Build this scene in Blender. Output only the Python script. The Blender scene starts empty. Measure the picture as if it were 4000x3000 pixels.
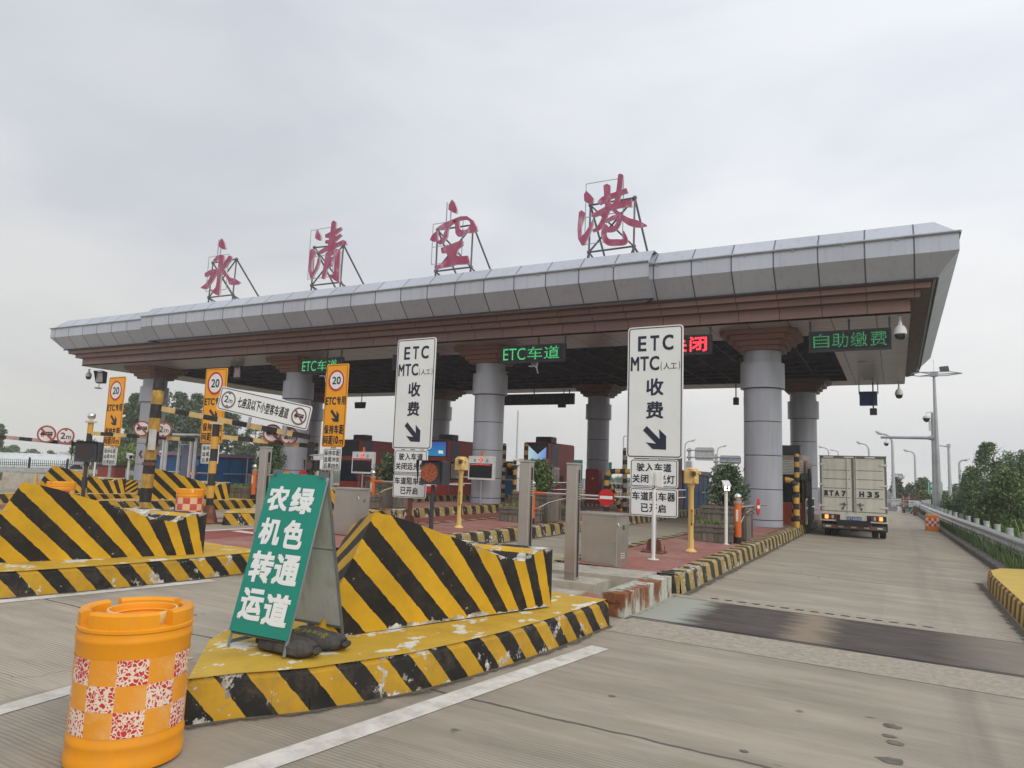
import bpy, math, random
from math import radians, sin, cos, pi, sqrt, atan2
from mathutils import Vector, Matrix
random.seed(7)
scene = bpy.context.scene
COL = scene.collection

# ------------------------------------------------------------------ camera (surveyed: lanes run along +Y, canopy along X)
H = 1.75                                   # eye height above the right-hand lane
CX, CY, F = 2000.0, 1500.0, 2802.73        # principal point and focal length for a 4000 px wide frame
EX = Vector((0.88292772, -0.02642595, -0.46876467))
EY = Vector((0.468172, 0.12484587, 0.87477339))
EZ = Vector((0.03540662, -0.99182417, 0.12260176))
cd = bpy.data.cameras.new("camera"); cam = bpy.data.objects.new("camera", cd); COL.objects.link(cam)
right = Vector((EX[0], EY[0], EZ[0])); up = -Vector((EX[1], EY[1], EZ[1])); back = -Vector((EX[2], EY[2], EZ[2]))
cam.matrix_world = Matrix(((right[0], up[0], back[0], 0), (right[1], up[1], back[1], 0), (right[2], up[2], back[2], H), (0, 0, 0, 1)))
cd.sensor_width = 36.0; cd.lens = F / 4000 * 36; cd.clip_start = 0.05; cd.clip_end = 3000
scene.camera = cam

# ------------------------------------------------------------------ sky, sun, exposure
SUN_EL, SUN_AZ = radians(38), radians(126)    # azimuth measured from +Y towards +X
world = bpy.data.worlds.new("World"); scene.world = world; world.use_nodes = True
nt = world.node_tree; nt.nodes.clear()
def wn(t, **k):
    n = nt.nodes.new(t)
    for a, b in k.items(): setattr(n, a, b)
    return n
out = wn('ShaderNodeOutputWorld'); bg = wn('ShaderNodeBackground'); bg.inputs[1].default_value = 0.1
sky = wn('ShaderNodeTexSky', sky_type='NISHITA', sun_disc=False, sun_elevation=SUN_EL, sun_rotation=SUN_AZ)
sky.air_density = 1.5; sky.dust_density = 4.0
tc = wn('ShaderNodeTexCoord')
mp = wn('ShaderNodeMapping'); mp.inputs['Scale'].default_value = (1.0, 1.0, 2.6)
n1 = wn('ShaderNodeTexNoise'); n1.inputs['Scale'].default_value = 2.1; n1.inputs['Detail'].default_value = 4; n1.inputs['Roughness'].default_value = 0.5
n1.inputs['Distortion'].default_value = 0.4
cr = wn('ShaderNodeValToRGB')
cr.color_ramp.elements[0].position = 0.34; cr.color_ramp.elements[0].color = (0.885, 0.905, 0.95, 1)
cr.color_ramp.elements[1].position = 0.60; cr.color_ramp.elements[1].color = (1.07, 1.07, 1.065, 1)
sx = wn('ShaderNodeSeparateXYZ')
er = wn('ShaderNodeValToRGB')                # overcast dome: dull warm horizon, bright zenith
e = er.color_ramp.elements
e[0].position = 0.0; e[0].color = (0.615, 0.605, 0.585, 1)
e[1].position = 1.0; e[1].color = (0.72, 0.75, 0.80, 1)
for p, c in ((0.12, (0.655, 0.65, 0.638)), (0.34, (0.635, 0.65, 0.675)), (0.6, (0.62, 0.645, 0.69))):
    q = e.new(p); q.color = (*c, 1)
mul = wn('ShaderNodeMix', data_type='RGBA', blend_type='MULTIPLY'); mul.inputs[0].default_value = 1
gl = wn('ShaderNodeVectorMath', operation='DOT_PRODUCT')       # brighter cloud round the veiled sun
gl.inputs[1].default_value = (sin(radians(38)) * cos(radians(22)), cos(radians(38)) * cos(radians(22)), sin(radians(22)))
gm = wn('ShaderNodeMapRange'); gm.inputs[1].default_value = 0.2; gm.inputs[2].default_value = 1.0; gm.inputs[3].default_value = 10.9; gm.inputs[4].default_value = 14.6
sc2 = wn('ShaderNodeVectorMath', operation='SCALE')
mx = wn('ShaderNodeMix', data_type='RGBA'); mx.inputs[0].default_value = 0.95
L = nt.links.new
L(tc.outputs['Generated'], mp.inputs[0]); L(mp.outputs[0], n1.inputs['Vector']); L(n1.outputs[0], cr.inputs[0])
L(tc.outputs['Generated'], sx.inputs[0]); L(sx.outputs[2], er.inputs[0])
L(er.outputs[0], mul.inputs[6]); L(cr.outputs[0], mul.inputs[7])
L(tc.outputs['Generated'], gl.inputs[0]); L(gl.outputs['Value'], gm.inputs[0])
L(mul.outputs[2], sc2.inputs[0]); L(gm.outputs[0], sc2.inputs['Scale'])
L(sky.outputs[0], mx.inputs[6]); L(sc2.outputs[0], mx.inputs[7])
L(mx.outputs[2], bg.inputs[0]); L(bg.outputs[0], out.inputs[0])
sd = bpy.data.lights.new("sun", 'SUN'); sd.energy = 1.65; sd.angle = radians(40); sd.color = (1.0, 0.95, 0.87)
sun = bpy.data.objects.new("sun", sd); COL.objects.link(sun)
sdir = Vector((sin(SUN_AZ) * cos(SUN_EL), cos(SUN_AZ) * cos(SUN_EL), sin(SUN_EL)))
sun.rotation_euler = sdir.to_track_quat('Z', 'Y').to_euler(); sun.location = sdir * 60
scene.view_settings.view_transform = 'Standard'; scene.view_settings.look = 'None'
scene.view_settings.exposure = 0.0; scene.view_settings.gamma = 1.0
scene.cycles.max_bounces = 6; scene.cycles.diffuse_bounces = 3; scene.cycles.transparent_max_bounces = 6

# ------------------------------------------------------------------ survey helpers: picture point -> place on the plaza
def gz(x, y=0.0):
    """plaza crossfall: 2 % up to the crown at x = -17"""
    xx = min(max(x, -60.0), 2.2)
    h = -0.02 * xx if xx > -17 else 0.34 + 0.01 * (xx + 17)
    k = 1.0 if y < 60 else max(0.0, 1 - (y - 60) / 50)
    return h * k
def ray(u, v):
    d = Vector((u - CX, v - CY, F)); return Vector((EX.dot(d), EY.dot(d), EZ.dot(d)))
def G(u, v, dz=0.0):
    d = ray(u, v); n = Vector((0.02, 0, 1)); t = (dz - H) / n.dot(d)
    for _ in range(12): t = (gz(d.x * t) + dz - H) / d.z
    return Vector((0, 0, H)) + d * t
def AY(u, v, Y): d = ray(u, v); return Vector((0, 0, H)) + d * (Y / d[1])
def AZ(u, v, z): d = ray(u, v); return Vector((0, 0, H)) + d * ((z - H) / d[2])
def AX(u, v, X): d = ray(u, v); return Vector((0, 0, H)) + d * (X / d[0])

# ------------------------------------------------------------------ materials
MATS = {}
def newmat(name):
    m = bpy.data.materials.new(name); m.use_nodes = True; MATS[name] = m
    return m, m.node_tree, m.node_tree.nodes['Principled BSDF']
def N(t, typ, **k):
    n = t.nodes.new(typ)
    for a, b in k.items(): setattr(n, a, b)
    return n
def ramp(t, stops):
    r = N(t, 'ShaderNodeValToRGB'); el = r.color_ramp.elements
    while len(el) > 1: el.remove(el[-1])
    el[0].position = stops[0][0]; el[0].color = (*stops[0][1], 1)
    for p, c in stops[1:]: q = el.new(p); q.color = (*c, 1)
    return r
def g3(v): return (v, v, v)
def noise(t, scale, detail=4, rough=0.55, coord='Object', mapscale=None, dist=0.0):
    tc = N(t, 'ShaderNodeTexCoord'); n = N(t, 'ShaderNodeTexNoise')
    n.inputs['Scale'].default_value = scale; n.inputs['Detail'].default_value = detail; n.inputs['Roughness'].default_value = rough
    n.inputs['Distortion'].default_value = dist
    if mapscale:
        m = N(t, 'ShaderNodeMapping'); m.inputs['Scale'].default_value = mapscale
        t.links.new(tc.outputs[coord], m.inputs[0]); t.links.new(m.outputs[0], n.inputs['Vector'])
    else: t.links.new(tc.outputs[coord], n.inputs['Vector'])
    return n.outputs[0]
def mixc(t, fac, a, b, blend='MIX'):
    m = N(t, 'ShaderNodeMix', data_type='RGBA', blend_type=blend)
    for s, v in ((0, fac), (6, a), (7, b)):
        if hasattr(v, 'is_linked') or hasattr(v, 'links'): t.links.new(v, m.inputs[s])
        elif s == 0: m.inputs[0].default_value = v
        else: m.inputs[s].default_value = (*v, 1)
    return m.outputs[2]
def math_(t, op, a, b=None, c=None):
    m = N(t, 'ShaderNodeMath', operation=op)
    for i, v in enumerate((a, b, c)):
        if v is None: continue
        if hasattr(v, 'links'): t.links.new(v, m.inputs[i])
        else: m.inputs[i].default_value = v
    return m.outputs[0]
def step(t, v, lo, hi):
    m = N(t, 'ShaderNodeMapRange'); m.inputs[1].default_value = lo; m.inputs[2].default_value = hi
    t.links.new(v, m.inputs[0]); return m.outputs[0]
def bump(t, b, h, strength=0.3, dist=0.02):
    n = N(t, 'ShaderNodeBump'); n.inputs['Strength'].default_value = strength; n.inputs['Distance'].default_value = dist
    t.links.new(h, n.inputs['Height']); t.links.new(n.outputs[0], b.inputs['Normal'])
def plain(name, col, rough=0.6, metal=0.0, var=0.12, scale=3.0, dirt=0.0, dirtcol=(0.08, 0.065, 0.05), spec=None, bmp=0.0, fine=True, streaky=0.0):
    """a painted / cast surface: base colour with soft blotches, grime and a little relief"""
    if name in MATS: return MATS[name]
    m, t, b = newmat(name)
    n = noise(t, scale, 5)
    lo = tuple(c * (1 - var) for c in col); hi = tuple(min(1, c * (1 + var)) for c in col)
    r = ramp(t, ((0.3, lo), (0.7, hi))); t.links.new(n, r.inputs[0]); c = r.outputs[0]
    if streaky:
        st = noise(t, 1.0, 5, 0.6, mapscale=(5, 5, 0.3)); c = mixc(t, math_(t, 'MULTIPLY', step(t, st, 0.5, 0.72), streaky), c, tuple(q * .55 for q in col))
    if dirt > 0:
        d = noise(t, scale * 2.3, 8, 0.7, mapscale=(1, 1, 0.35))
        f = step(t, d, 0.62 - dirt * 0.35, 0.80); c = mixc(t, math_(t, 'MULTIPLY', f, min(1, dirt * 1.6)), c, dirtcol)
    t.links.new(c, b.inputs['Base Color'])
    rr = ramp(t, ((0.3, g3(max(0, rough - 0.08))), (0.7, g3(min(1, rough + 0.08))))); t.links.new(n, rr.inputs[0]); t.links.new(rr.outputs[0], b.inputs['Roughness'])
    b.inputs['Metallic'].default_value = metal
    if spec is None and metal == 0 and rough > 0.35: spec = 0.3
    if spec is not None: b.inputs['Specular IOR Level'].default_value = spec
    if bmp: bump(t, b, noise(t, 40, 3), bmp, 0.01)
    return m
def emis(name, col, strength, base=(0.02, 0.02, 0.02)):
    if name in MATS: return MATS[name]
    m, t, b = newmat(name)
    b.inputs['Base Color'].default_value = (*base, 1); b.inputs['Emission Color'].default_value = (*col, 1); b.inputs['Emission Strength'].default_value = strength
    return m

# ------------------------------------------------------------------ mesh builder
class MB:
    def __init__(s): s.v = []; s.f = []; s.m = []; s.uv = []; s.sm = []
    def add(s, vs, fs, mi=0, uvs=None, smooth=False):
        o = len(s.v); s.v += [tuple(p) for p in vs]
        for k, fc in enumerate(fs):
            s.f.append([i + o for i in fc]); s.m.append(mi); s.sm.append(smooth)
            s.uv.append(uvs[k] if uvs else None)
        return s
    def box(s, c, d, mi=0, rz=0.0, top=None, M=None):
        x, y, z = (q / 2 for q in d); tx, ty = top if top else (1, 1)
        P = [(-x, -y, -z), (x, -y, -z), (x, y, -z), (-x, y, -z), (-x * tx, -y * ty, z), (x * tx, -y * ty, z), (x * tx, y * ty, z), (-x * tx, y * ty, z)]
        if M is not None: P = [M @ Vector(p) + Vector(c) for p in P]
        else:
            ca, sa = cos(rz), sin(rz); P = [(c[0] + p[0] * ca - p[1] * sa, c[1] + p[0] * sa + p[1] * ca, c[2] + p[2]) for p in P]
        return s.add(P, [(0, 3, 2, 1), (4, 5, 6, 7), (0, 1, 5, 4), (1, 2, 6, 5), (2, 3, 7, 6), (3, 0, 4, 7)], mi)
    def bbox(s, c, d, r, mi=0, rz=0.0):
        """box with chamfered upright edges and top edge"""
        x, y, z = (q / 2 for q in d); ca, sa = cos(rz), sin(rz)
        def ring(ix, zz):
            a, b2 = x - ix, y - ix
            p = [(-a + r, -b2), (a - r, -b2), (a, -b2 + r), (a, b2 - r), (a - r, b2), (-a + r, b2), (-a, b2 - r), (-a, -b2 + r)]
            return [(c[0] + q[0] * ca - q[1] * sa, c[1] + q[0] * sa + q[1] * ca, c[2] + zz) for q in p]
        R = [ring(0, -z), ring(0, z - r), ring(r, z)]; V = sum(R, [])
        fs = [list(range(7, -1, -1)), list(range(16, 24))]
        for k in range(2):
            for i in range(8): fs.append((k * 8 + i, k * 8 + (i + 1) % 8, k * 8 + 8 + (i + 1) % 8, k * 8 + 8 + i))
        return s.add(V, fs, mi)
    def rod(s, p0, p1, r0, r1=None, n=10, mi=0, caps=True, smooth=True):
        p0, p1 = Vector(p0), Vector(p1); r1 = r0 if r1 is None else r1
        d = (p1 - p0); q = d.normalized().to_track_quat('Z', 'Y')
        V = []
        for p, r in ((p0, r0), (p1, r1)):
            for i in range(n): a = 2 * pi * i / n; V.append(p + q @ Vector((r * cos(a), r * sin(a), 0)))
        s.add(V, [(i, (i + 1) % n, n + (i + 1) % n, n + i) for i in range(n)], mi, smooth=smooth)
        if caps:
            s.add(V[:n], [list(range(n - 1, -1, -1))], mi); s.add(V[n:], [list(range(n))], mi)
        return s
    def tube(s, pts, r, n=8, mi=0, smooth=True, caps=True, bands=None):
        pts = [Vector(p) for p in pts]; rs = r if isinstance(r, (list, tuple)) else [r] * len(pts)
        V = []; up0 = None
        for i, p in enumerate(pts):
            t = (pts[min(i + 1, len(pts) - 1)] - pts[max(i - 1, 0)]).normalized()
            if up0 is None:
                up0 = Vector((0, 0, 1)) if abs(t.z) < 0.9 else Vector((0, 1, 0))
            a = t.cross(up0).normalized(); b = a.cross(t).normalized(); up0 = b
            for k in range(n): th = 2 * pi * k / n; V.append(p + (a * cos(th) + b * sin(th)) * rs[i])
        for i in range(len(pts) - 1):
            mm = mi if bands is None else bands[i % len(bands)]
            s.add(V[i * n:(i + 2) * n], [(k, (k + 1) % n, n + (k + 1) % n, n + k) for k in range(n)], mm, smooth=smooth)
        if caps:
            s.add(V[:n], [list(range(n - 1, -1, -1))], mi if bands is None else bands[0]); s.add(V[-n:], [list(range(n))], mi if bands is None else bands[(len(pts) - 2) % len(bands)])
        return s
    def lathe(s, prof, c=(0, 0, 0), n=20, mi=0, smooth=True, sx=1.0, sy=1.0, mats=None, cap=True):
        V = []
        for r, z in prof:
            for i in range(n): a = 2 * pi * i / n; V.append((c[0] + r * sx * cos(a), c[1] + r * sy * sin(a), c[2] + z))
        o = len(s.v); s.v += V
        for k in range(len(prof) - 1):
            for i in range(n):
                s.f.append([o + k * n + i, o + k * n + (i + 1) % n, o + (k + 1) * n + (i + 1) % n, o + (k + 1) * n + i])
                s.m.append(mats[k] if mats else mi); s.sm.append(smooth); s.uv.append(None)
        if cap:
            s.add(V[:n], [list(range(n - 1, -1, -1))], mats[0] if mats else mi); s.add(V[-n:], [list(range(n))], mats[-1] if mats else mi)
        return s
    def ball(s, c, r, n=12, mi=0, sz=1.0):
        k = n // 2
        return s.lathe([(max(1e-4, r * sin(pi * i / k)), -r * sz * cos(pi * i / k)) for i in range(k + 1)], c, n, mi, cap=False)
    def prism(s, poly, y0, y1, mi=0, org=(0, 0, 0)):
        """polygon in local x-z (counter-clockwise seen from -y), from front y0 to rear y1"""
        n = len(poly); a = sum(poly[i][0] * poly[(i + 1) % n][1] - poly[(i + 1) % n][0] * poly[i][1] for i in range(n))
        if a < 0: poly = poly[::-1]
        V = [(org[0] + x, org[1] + y0, org[2] + z) for x, z in poly] + [(org[0] + x, org[1] + y1, org[2] + z) for x, z in poly]
        fs = [list(range(n)), list(range(2 * n - 1, n - 1, -1))] + [(i, n + i, n + (i + 1) % n, (i + 1) % n) for i in range(n)]
        return s.add(V, fs, mi)
    def xf(s, M):
        s.v = [tuple(M @ Vector(p)) for p in s.v]; return s
    def build(s, name, mats, parent=None, loc=None, rz=None):
        me = bpy.data.meshes.new(name); me.from_pydata(s.v, [], s.f)
        for m in (mats if isinstance(mats, (list, tuple)) else [mats]): me.materials.append(m)
        me.polygons.foreach_set('material_index', s.m); me.polygons.foreach_set('use_smooth', s.sm)
        if any(u is not None for u in s.uv):
            ul = me.uv_layers.new(name='uv'); k = 0
            for u, fc in zip(s.uv, s.f):
                for i in range(len(fc)):
                    ul.data[k].uv = u[i] if u else (0, 0); k += 1
        me.update()
        try: me.set_sharp_from_angle(angle=radians(38))
        except Exception: pass
        o = bpy.data.objects.new(name, me); COL.objects.link(o)
        if parent: o.parent = parent
        if loc is not None: o.location = loc
        if rz is not None: o.rotation_euler.z = rz
        return o
def rrect(w, h, r, cx=0, cz=0, n=4):
    P = []
    for qx, qz, a0 in ((1, -1, -90), (1, 1, 0), (-1, 1, 90), (-1, -1, 180)):
        for i in range(n + 1):
            a = radians(a0 + 90 * i / n); P.append((cx + qx * (w / 2 - r) + r * cos(a), cz + qz * (h / 2 - r) + r * sin(a)))
    return P
def circ(r, cx=0, cz=0, n=28): return [(cx + r * cos(2 * pi * i / n), cz + r * sin(2 * pi * i / n)) for i in range(n)]
def ringfaces(mb, outer, inner, y0, y1, mi=0):
    n = len(outer); V = [(x, y0, z) for x, z in outer] + [(x, y0, z) for x, z in inner] + [(x, y1, z) for x, z in outer] + [(x, y1, z) for x, z in inner]
    fs = []
    for i in range(n):
        j = (i + 1) % n
        fs += [(i, j, n + j, n + i), (n + i, n + j, 3 * n + j, 3 * n + i), (i, 2 * n + i, 2 * n + j, j)]
    mb.add(V, fs, mi)

# ------------------------------------------------------------------ things, labels, copies
def tag(o, label=None, cat=None, group=None, kind=None):
    if label: o['label'] = label
    if cat: o['category'] = cat
    if group: o['group'] = group
    if kind: o['kind'] = kind
    return o
def thing(name, loc, rz=0.0, label=None, cat=None, group=None):
    o = bpy.data.objects.new(name, None); COL.objects.link(o); o.empty_display_size = 0.2
    o.location = loc; o.rotation_euler = (0, 0, rz); return tag(o, label, cat, group)
def copy_tree(o, parent=None):
    c = o.copy(); COL.objects.link(c)
    if parent: c.parent = parent
    for ch in [q for q in bpy.data.objects if q.parent == o]: copy_tree(ch, c)
    return c
def dup(root, loc, rz=None, label=None, group=None):
    c = copy_tree(root); c.location = loc
    if rz is not None: c.rotation_euler.z = rz
    return tag(c, label, None, group)
def structure(o): o['kind'] = 'structure'; return o

# ------------------------------------------------------------------ lettering as mesh
TXT = {}
def text_mesh(body, bold=0.0, depth=0.0, res=3):
    key = (body, bold, depth, res)
    if key in TXT: return TXT[key]
    cu = bpy.data.curves.new('lettering', 'FONT'); cu.body = body; cu.size = 1.0; cu.offset = bold; cu.extrude = depth; cu.resolution_u = res
    ob = bpy.data.objects.new('lettering', cu); COL.objects.link(ob)
    dg = bpy.context.evaluated_depsgraph_get(); dg.update()
    me = bpy.data.meshes.new_from_object(ob.evaluated_get(dg))
    V = [tuple(v.co) for v in me.vertices]; Fc = [list(p.vertices) for p in me.polygons]
    bpy.data.objects.remove(ob); bpy.data.curves.remove(cu); bpy.data.meshes.remove(me)
    xs = [v[0] for v in V]; ys = [v[1] for v in V]; x0, x1, y0, y1 = min(xs), max(xs), min(ys), max(ys)
    TXT[key] = ([((v[0] - x0) / (x1 - x0), (v[1] - y0) / (y1 - y0), v[2]) for v in V], Fc, (x1 - x0) / (y1 - y0))
    return TXT[key]
def put_text(mb, body, x0, z0, x1, z1, y=-0.012, bold=0.02, mi=0):
    """lettering stretched into the rectangle x0..x1, z0..z1 on a board that faces -y; weight comes from shifted copies of the glyph"""
    V, Fc, asp = text_mesh(body, 0.0); b = bold * (z1 - z0) * 1.25
    sh = [(0, 0)] if b <= 0 else [(-b, -b), (b, -b), (b, b), (-b, b), (0, 0)]
    for k, (dx, dz) in enumerate(sh):
        mb.add([(x0 + b + p[0] * (x1 - x0 - 2 * b) + dx, y - k * 0.00025, z0 + b + p[1] * (z1 - z0 - 2 * b) + dz) for p in V], Fc, mi)
    return mb
def put_row(mb, body, x0, z0, x1, z1, y=-0.012, bold=0.02, mi=0, gap=0.12):
    """one box per character, evenly spread"""
    n = len(body); w = (x1 - x0) / (n + gap * (n - 1))
    for i, ch in enumerate(body):
        a = x0 + i * w * (1 + gap); put_text(mb, ch, a, z0, a + w, z1, y, bold, mi)
    return mb
# ------------------------------------------------------------------ site materials
def mat_concrete():
    m, t, b = newmat('lane_concrete')
    tc = N(t, 'ShaderNodeTexCoord'); sp = N(t, 'ShaderNodeSeparateXYZ'); t.links.new(tc.outputs['Object'], sp.inputs[0])
    x, y = sp.outputs[0], sp.outputs[1]
    big = noise(t, 0.35, 6, 0.6); mid = noise(t, 1.6, 8, 0.65, mapscale=(0.5, 1.6, 1)); fin = noise(t, 55, 3, 0.7)
    r = ramp(t, ((0.30, (0.285, 0.245, 0.187)), (0.5, (0.375, 0.328, 0.259)), (0.72, (0.46, 0.408, 0.33)))); t.links.new(mixf(t, big, mid, 0.55), r.inputs[0])
    c = r.outputs[0]
    # tyre polish along the lanes (lane pitch 5.15 m)
    fx = math_(t, 'FRACT', math_(t, 'DIVIDE', math_(t, 'ADD', x, 105.45), 5.15))
    tr = N(t, 'ShaderNodeValToRGB'); el = tr.color_ramp.elements
    el[0].position = 0.0; el[0].color = (0, 0, 0, 1); el[1].position = 1.0; el[1].color = (0, 0, 0, 1)
    for p, v in ((0.50, 0), (0.57, 0.9), (0.66, 0.1), (0.80, 0.15), (0.87, 0.9), (0.95, 0)):
        q = el.new(p); q.color = (v, v, v, 1)
    t.links.new(fx, tr.inputs[0])
    streak = noise(t, 1.0, 6, 0.6, mapscale=(4.5, 0.22, 1))
    tf = math_(t, 'MULTIPLY', tr.outputs[0], step(t, streak, 0.38, 0.7)); c = mixc(t, math_(t, 'MULTIPLY', tf, 0.50), c, (0.14, 0.125, 0.115))
    # broad transverse smears left by the trowel and by traffic
    sm = noise(t, 1.0, 5, 0.6, mapscale=(0.35, 3.2, 1)); c = mixc(t, math_(t, 'MULTIPLY', step(t, sm, 0.5, 0.72), 0.38), c, (0.20, 0.175, 0.15))
    sm2 = noise(t, 1.0, 6, 0.65, mapscale=(0.8, 11, 1)); c = mixc(t, math_(t, 'MULTIPLY', step(t, sm2, 0.50, 0.70), 0.30), c, (0.19, 0.165, 0.135))
    sm3 = noise(t, 1.0, 5, 0.6, mapscale=(0.5, 6, 1), dist=0.3); c = mixc(t, math_(t, 'MULTIPLY', step(t, sm3, 0.56, 0.72), 0.28), c, (0.50, 0.45, 0.37))
    sl = N(t, 'ShaderNodeTexWhiteNoise', noise_dimensions='2D'); cb_ = N(t, 'ShaderNodeCombineXYZ')
    t.links.new(math_(t, 'FLOOR', math_(t, 'DIVIDE', math_(t, 'ADD', x, 103.2), 5.15)), cb_.inputs[0]); t.links.new(math_(t, 'FLOOR', math_(t, 'DIVIDE', math_(t, 'ADD', y, 105.1), 5.0)), cb_.inputs[1]); t.links.new(cb_.outputs[0], sl.inputs[0])
    sr = ramp(t, ((0, g3(0.90)), (1, g3(1.06)))); t.links.new(sl.outputs['Value'], sr.inputs[0]); c = mixc(t, 1.0, c, sr.outputs[0], 'MULTIPLY')
    # fine speckle and oil drops
    c = mixc(t, math_(t, 'MULTIPLY', step(t, fin, 0.60, 0.75), 0.30), c, (0.15, 0.13, 0.11))
    oil = noise(t, 3.3, 2, 0.5, mapscale=(1, 1.5, 1)); c = mixc(t, math_(t, 'MULTIPLY', step(t, oil, 0.735, 0.79), 0.75), c, (0.07, 0.065, 0.06))
    # transverse grooving, worn away in patches
    gr = math_(t, 'FRACT', math_(t, 'MULTIPLY', math_(t, 'ADD', y, math_(t, 'MULTIPLY', noise(t, 2.0, 2), 0.05)), 28.0))
    groove = math_(t, 'LESS_THAN', gr, 0.38); worn = step(t, noise(t, 0.9, 4, 0.6, mapscale=(0.5, 1.8, 1)), 0.43, 0.55)
    gf = math_(t, 'MULTIPLY', groove, worn); c = mixc(t, math_(t, 'MULTIPLY', gf, 0.42), c, (0.13, 0.115, 0.10))
    # slab joints across the lanes and hairline cracks
    jy = math_(t, 'ABSOLUTE', math_(t, 'SUBTRACT', math_(t, 'FRACT', math_(t, 'DIVIDE', math_(t, 'ADD', y, math_(t, 'ADD', 102.6, math_(t, 'MULTIPLY', noise(t, 3, 3), 0.08))), 5.0)), 0.5))
    jf = math_(t, 'LESS_THAN', jy, 0.0035); c = mixc(t, math_(t, 'MULTIPLY', jf, 0.75), c, (0.05, 0.045, 0.04))
    vo = N(t, 'ShaderNodeTexVoronoi', feature='DISTANCE_TO_EDGE'); vo.inputs['Scale'].default_value = 0.21
    mpv = N(t, 'ShaderNodeMapping'); wv = N(t, 'ShaderNodeTexNoise'); wv.inputs['Scale'].default_value = 1.3; wv.inputs['Detail'].default_value = 6
    t.links.new(tc.outputs['Object'], wv.inputs['Vector'])
    va = N(t, 'ShaderNodeVectorMath', operation='ADD'); t.links.new(tc.outputs['Object'], va.inputs[0]); t.links.new(wv.outputs['Color'], va.inputs[1]); t.links.new(va.outputs[0], vo.inputs['Vector'])
    ck = math_(t, 'MULTIPLY', math_(t, 'LESS_THAN', vo.outputs['Distance'], 0.0011), step(t, noise(t, 0.25, 2), 0.5, 0.56)); c = mixc(t, math_(t, 'MULTIPLY', ck, 0.6), c, (0.07, 0.055, 0.05))
    t.links.new(c, b.inputs['Base Color']); b.inputs['Roughness'].default_value = 0.82; b.inputs['Specular IOR Level'].default_value = 0.3
    hgt = math_(t, 'SUBTRACT', math_(t, 'MULTIPLY', fin, 0.25), math_(t, 'ADD', math_(t, 'MULTIPLY', gf, 0.5), math_(t, 'ADD', jf, ck))); bump(t, b, hgt, 0.35, 0.006)
    return m
def mixf(t, a, b, f):
    m = N(t, 'ShaderNodeMix', data_type='FLOAT'); m.inputs[0].default_value = f; t.links.new(a, m.inputs[2]); t.links.new(b, m.inputs[3]); return m.outputs[0]
def mat_hazard(name, yel=(0.60, 0.345, 0.016), chip=0.25, white=0.72, dark=(0.013, 0.012, 0.011), grime=0.25):
    """hand painted yellow / black bands counted along uv.x, flaking to the white undercoat"""
    m, t, b = newmat(name)
    uv = N(t, 'ShaderNodeUVMap'); sp = N(t, 'ShaderNodeSeparateXYZ'); t.links.new(uv.outputs[0], sp.inputs[0])
    wob = math_(t, 'MULTIPLY', math_(t, 'SUBTRACT', noise(t, 7, 6, 0.65), 0.5), 0.22)
    u = math_(t, 'ADD', sp.outputs[0], wob)
    k = math_(t, 'LESS_THAN', math_(t, 'FRACT', math_(t, 'MULTIPLY', u, 0.5)), 0.5)
    ny = noise(t, 2.2, 6); r = ramp(t, ((0.3, tuple(q * 0.80 for q in yel)), (0.7, tuple(q * 1.10 for q in yel)))); t.links.new(ny, r.inputs[0])
    blk = ramp(t, ((0.3, dark), (0.75, tuple(q * 2.2 for q in dark)))); t.links.new(noise(t, 3, 6), blk.inputs[0])
    c = mixc(t, k, r.outputs[0], blk.outputs[0])
    dn = noise(t, 5, 9, 0.75); c = mixc(t, math_(t, 'MULTIPLY', step(t, dn, 0.50, 0.75), grime), c, (0.16, 0.12, 0.07))
    ch = noise(t, 5.2, 9, 0.70); edge = sp.outputs[1]           # uv.y = 1 along worn arrises
    patch = math_(t, 'MULTIPLY', math_(t, 'SUBTRACT', noise(t, 1.1, 3), 0.55), 0.35)
    f = step(t, math_(t, 'ADD', math_(t, 'ADD', ch, patch), math_(t, 'MULTIPLY', edge, 0.17)), 0.735 - 0.10 * chip, 0.755 - 0.10 * chip)
    wc = ramp(t, ((0.38, (0.26, 0.23, 0.18)), (0.62, (white * .92, white * .9, white * .84)))); t.links.new(noise(t, 9, 5), wc.inputs[0])
    c = mixc(t, f, c, wc.outputs[0])
    sp2 = noise(t, 16, 3, 0.6); c = mixc(t, step(t, sp2, 0.715 - 0.03 * chip, 0.73 - 0.03 * chip), c, (0.42, 0.38, 0.30))
    t.links.new(c, b.inputs['Base Color']); b.inputs['Roughness'].default_value = 0.6; b.inputs['Specular IOR Level'].default_value = 0.22
    bump(t, b, math_(t, 'SUBTRACT', math_(t, 'MULTIPLY', dn, 0.4), math_(t, 'MULTIPLY', f, 0.8)), 0.4, 0.006)
    return m
def mat_yellow_top():
    """trodden yellow kerb top, flaking to white"""
    m, t, b = newmat('kerb_top_paint')
    r = ramp(t, ((0.3, (0.46, 0.28, 0.02)), (0.7, (0.60, 0.385, 0.035)))); t.links.new(noise(t, 2.5, 6), r.inputs[0])
    ch = noise(t, 2.6, 9, 0.66, mapscale=(1.6, 1, 1)); f = step(t, ch, 0.565, 0.585)
    c = mixc(t, f, r.outputs[0], (0.68, 0.66, 0.58)); d = noise(t, 9, 6, 0.7); c = mixc(t, math_(t, 'MULTIPLY', step(t, d, 0.55, 0.75), 0.5), c, (0.25, 0.20, 0.12))
    t.links.new(c, b.inputs['Base Color']); b.inputs['Roughness'].default_value = 0.7; bump(t, b, math_(t, 'SUBTRACT', d, f), 0.4, 0.006); return m
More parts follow.
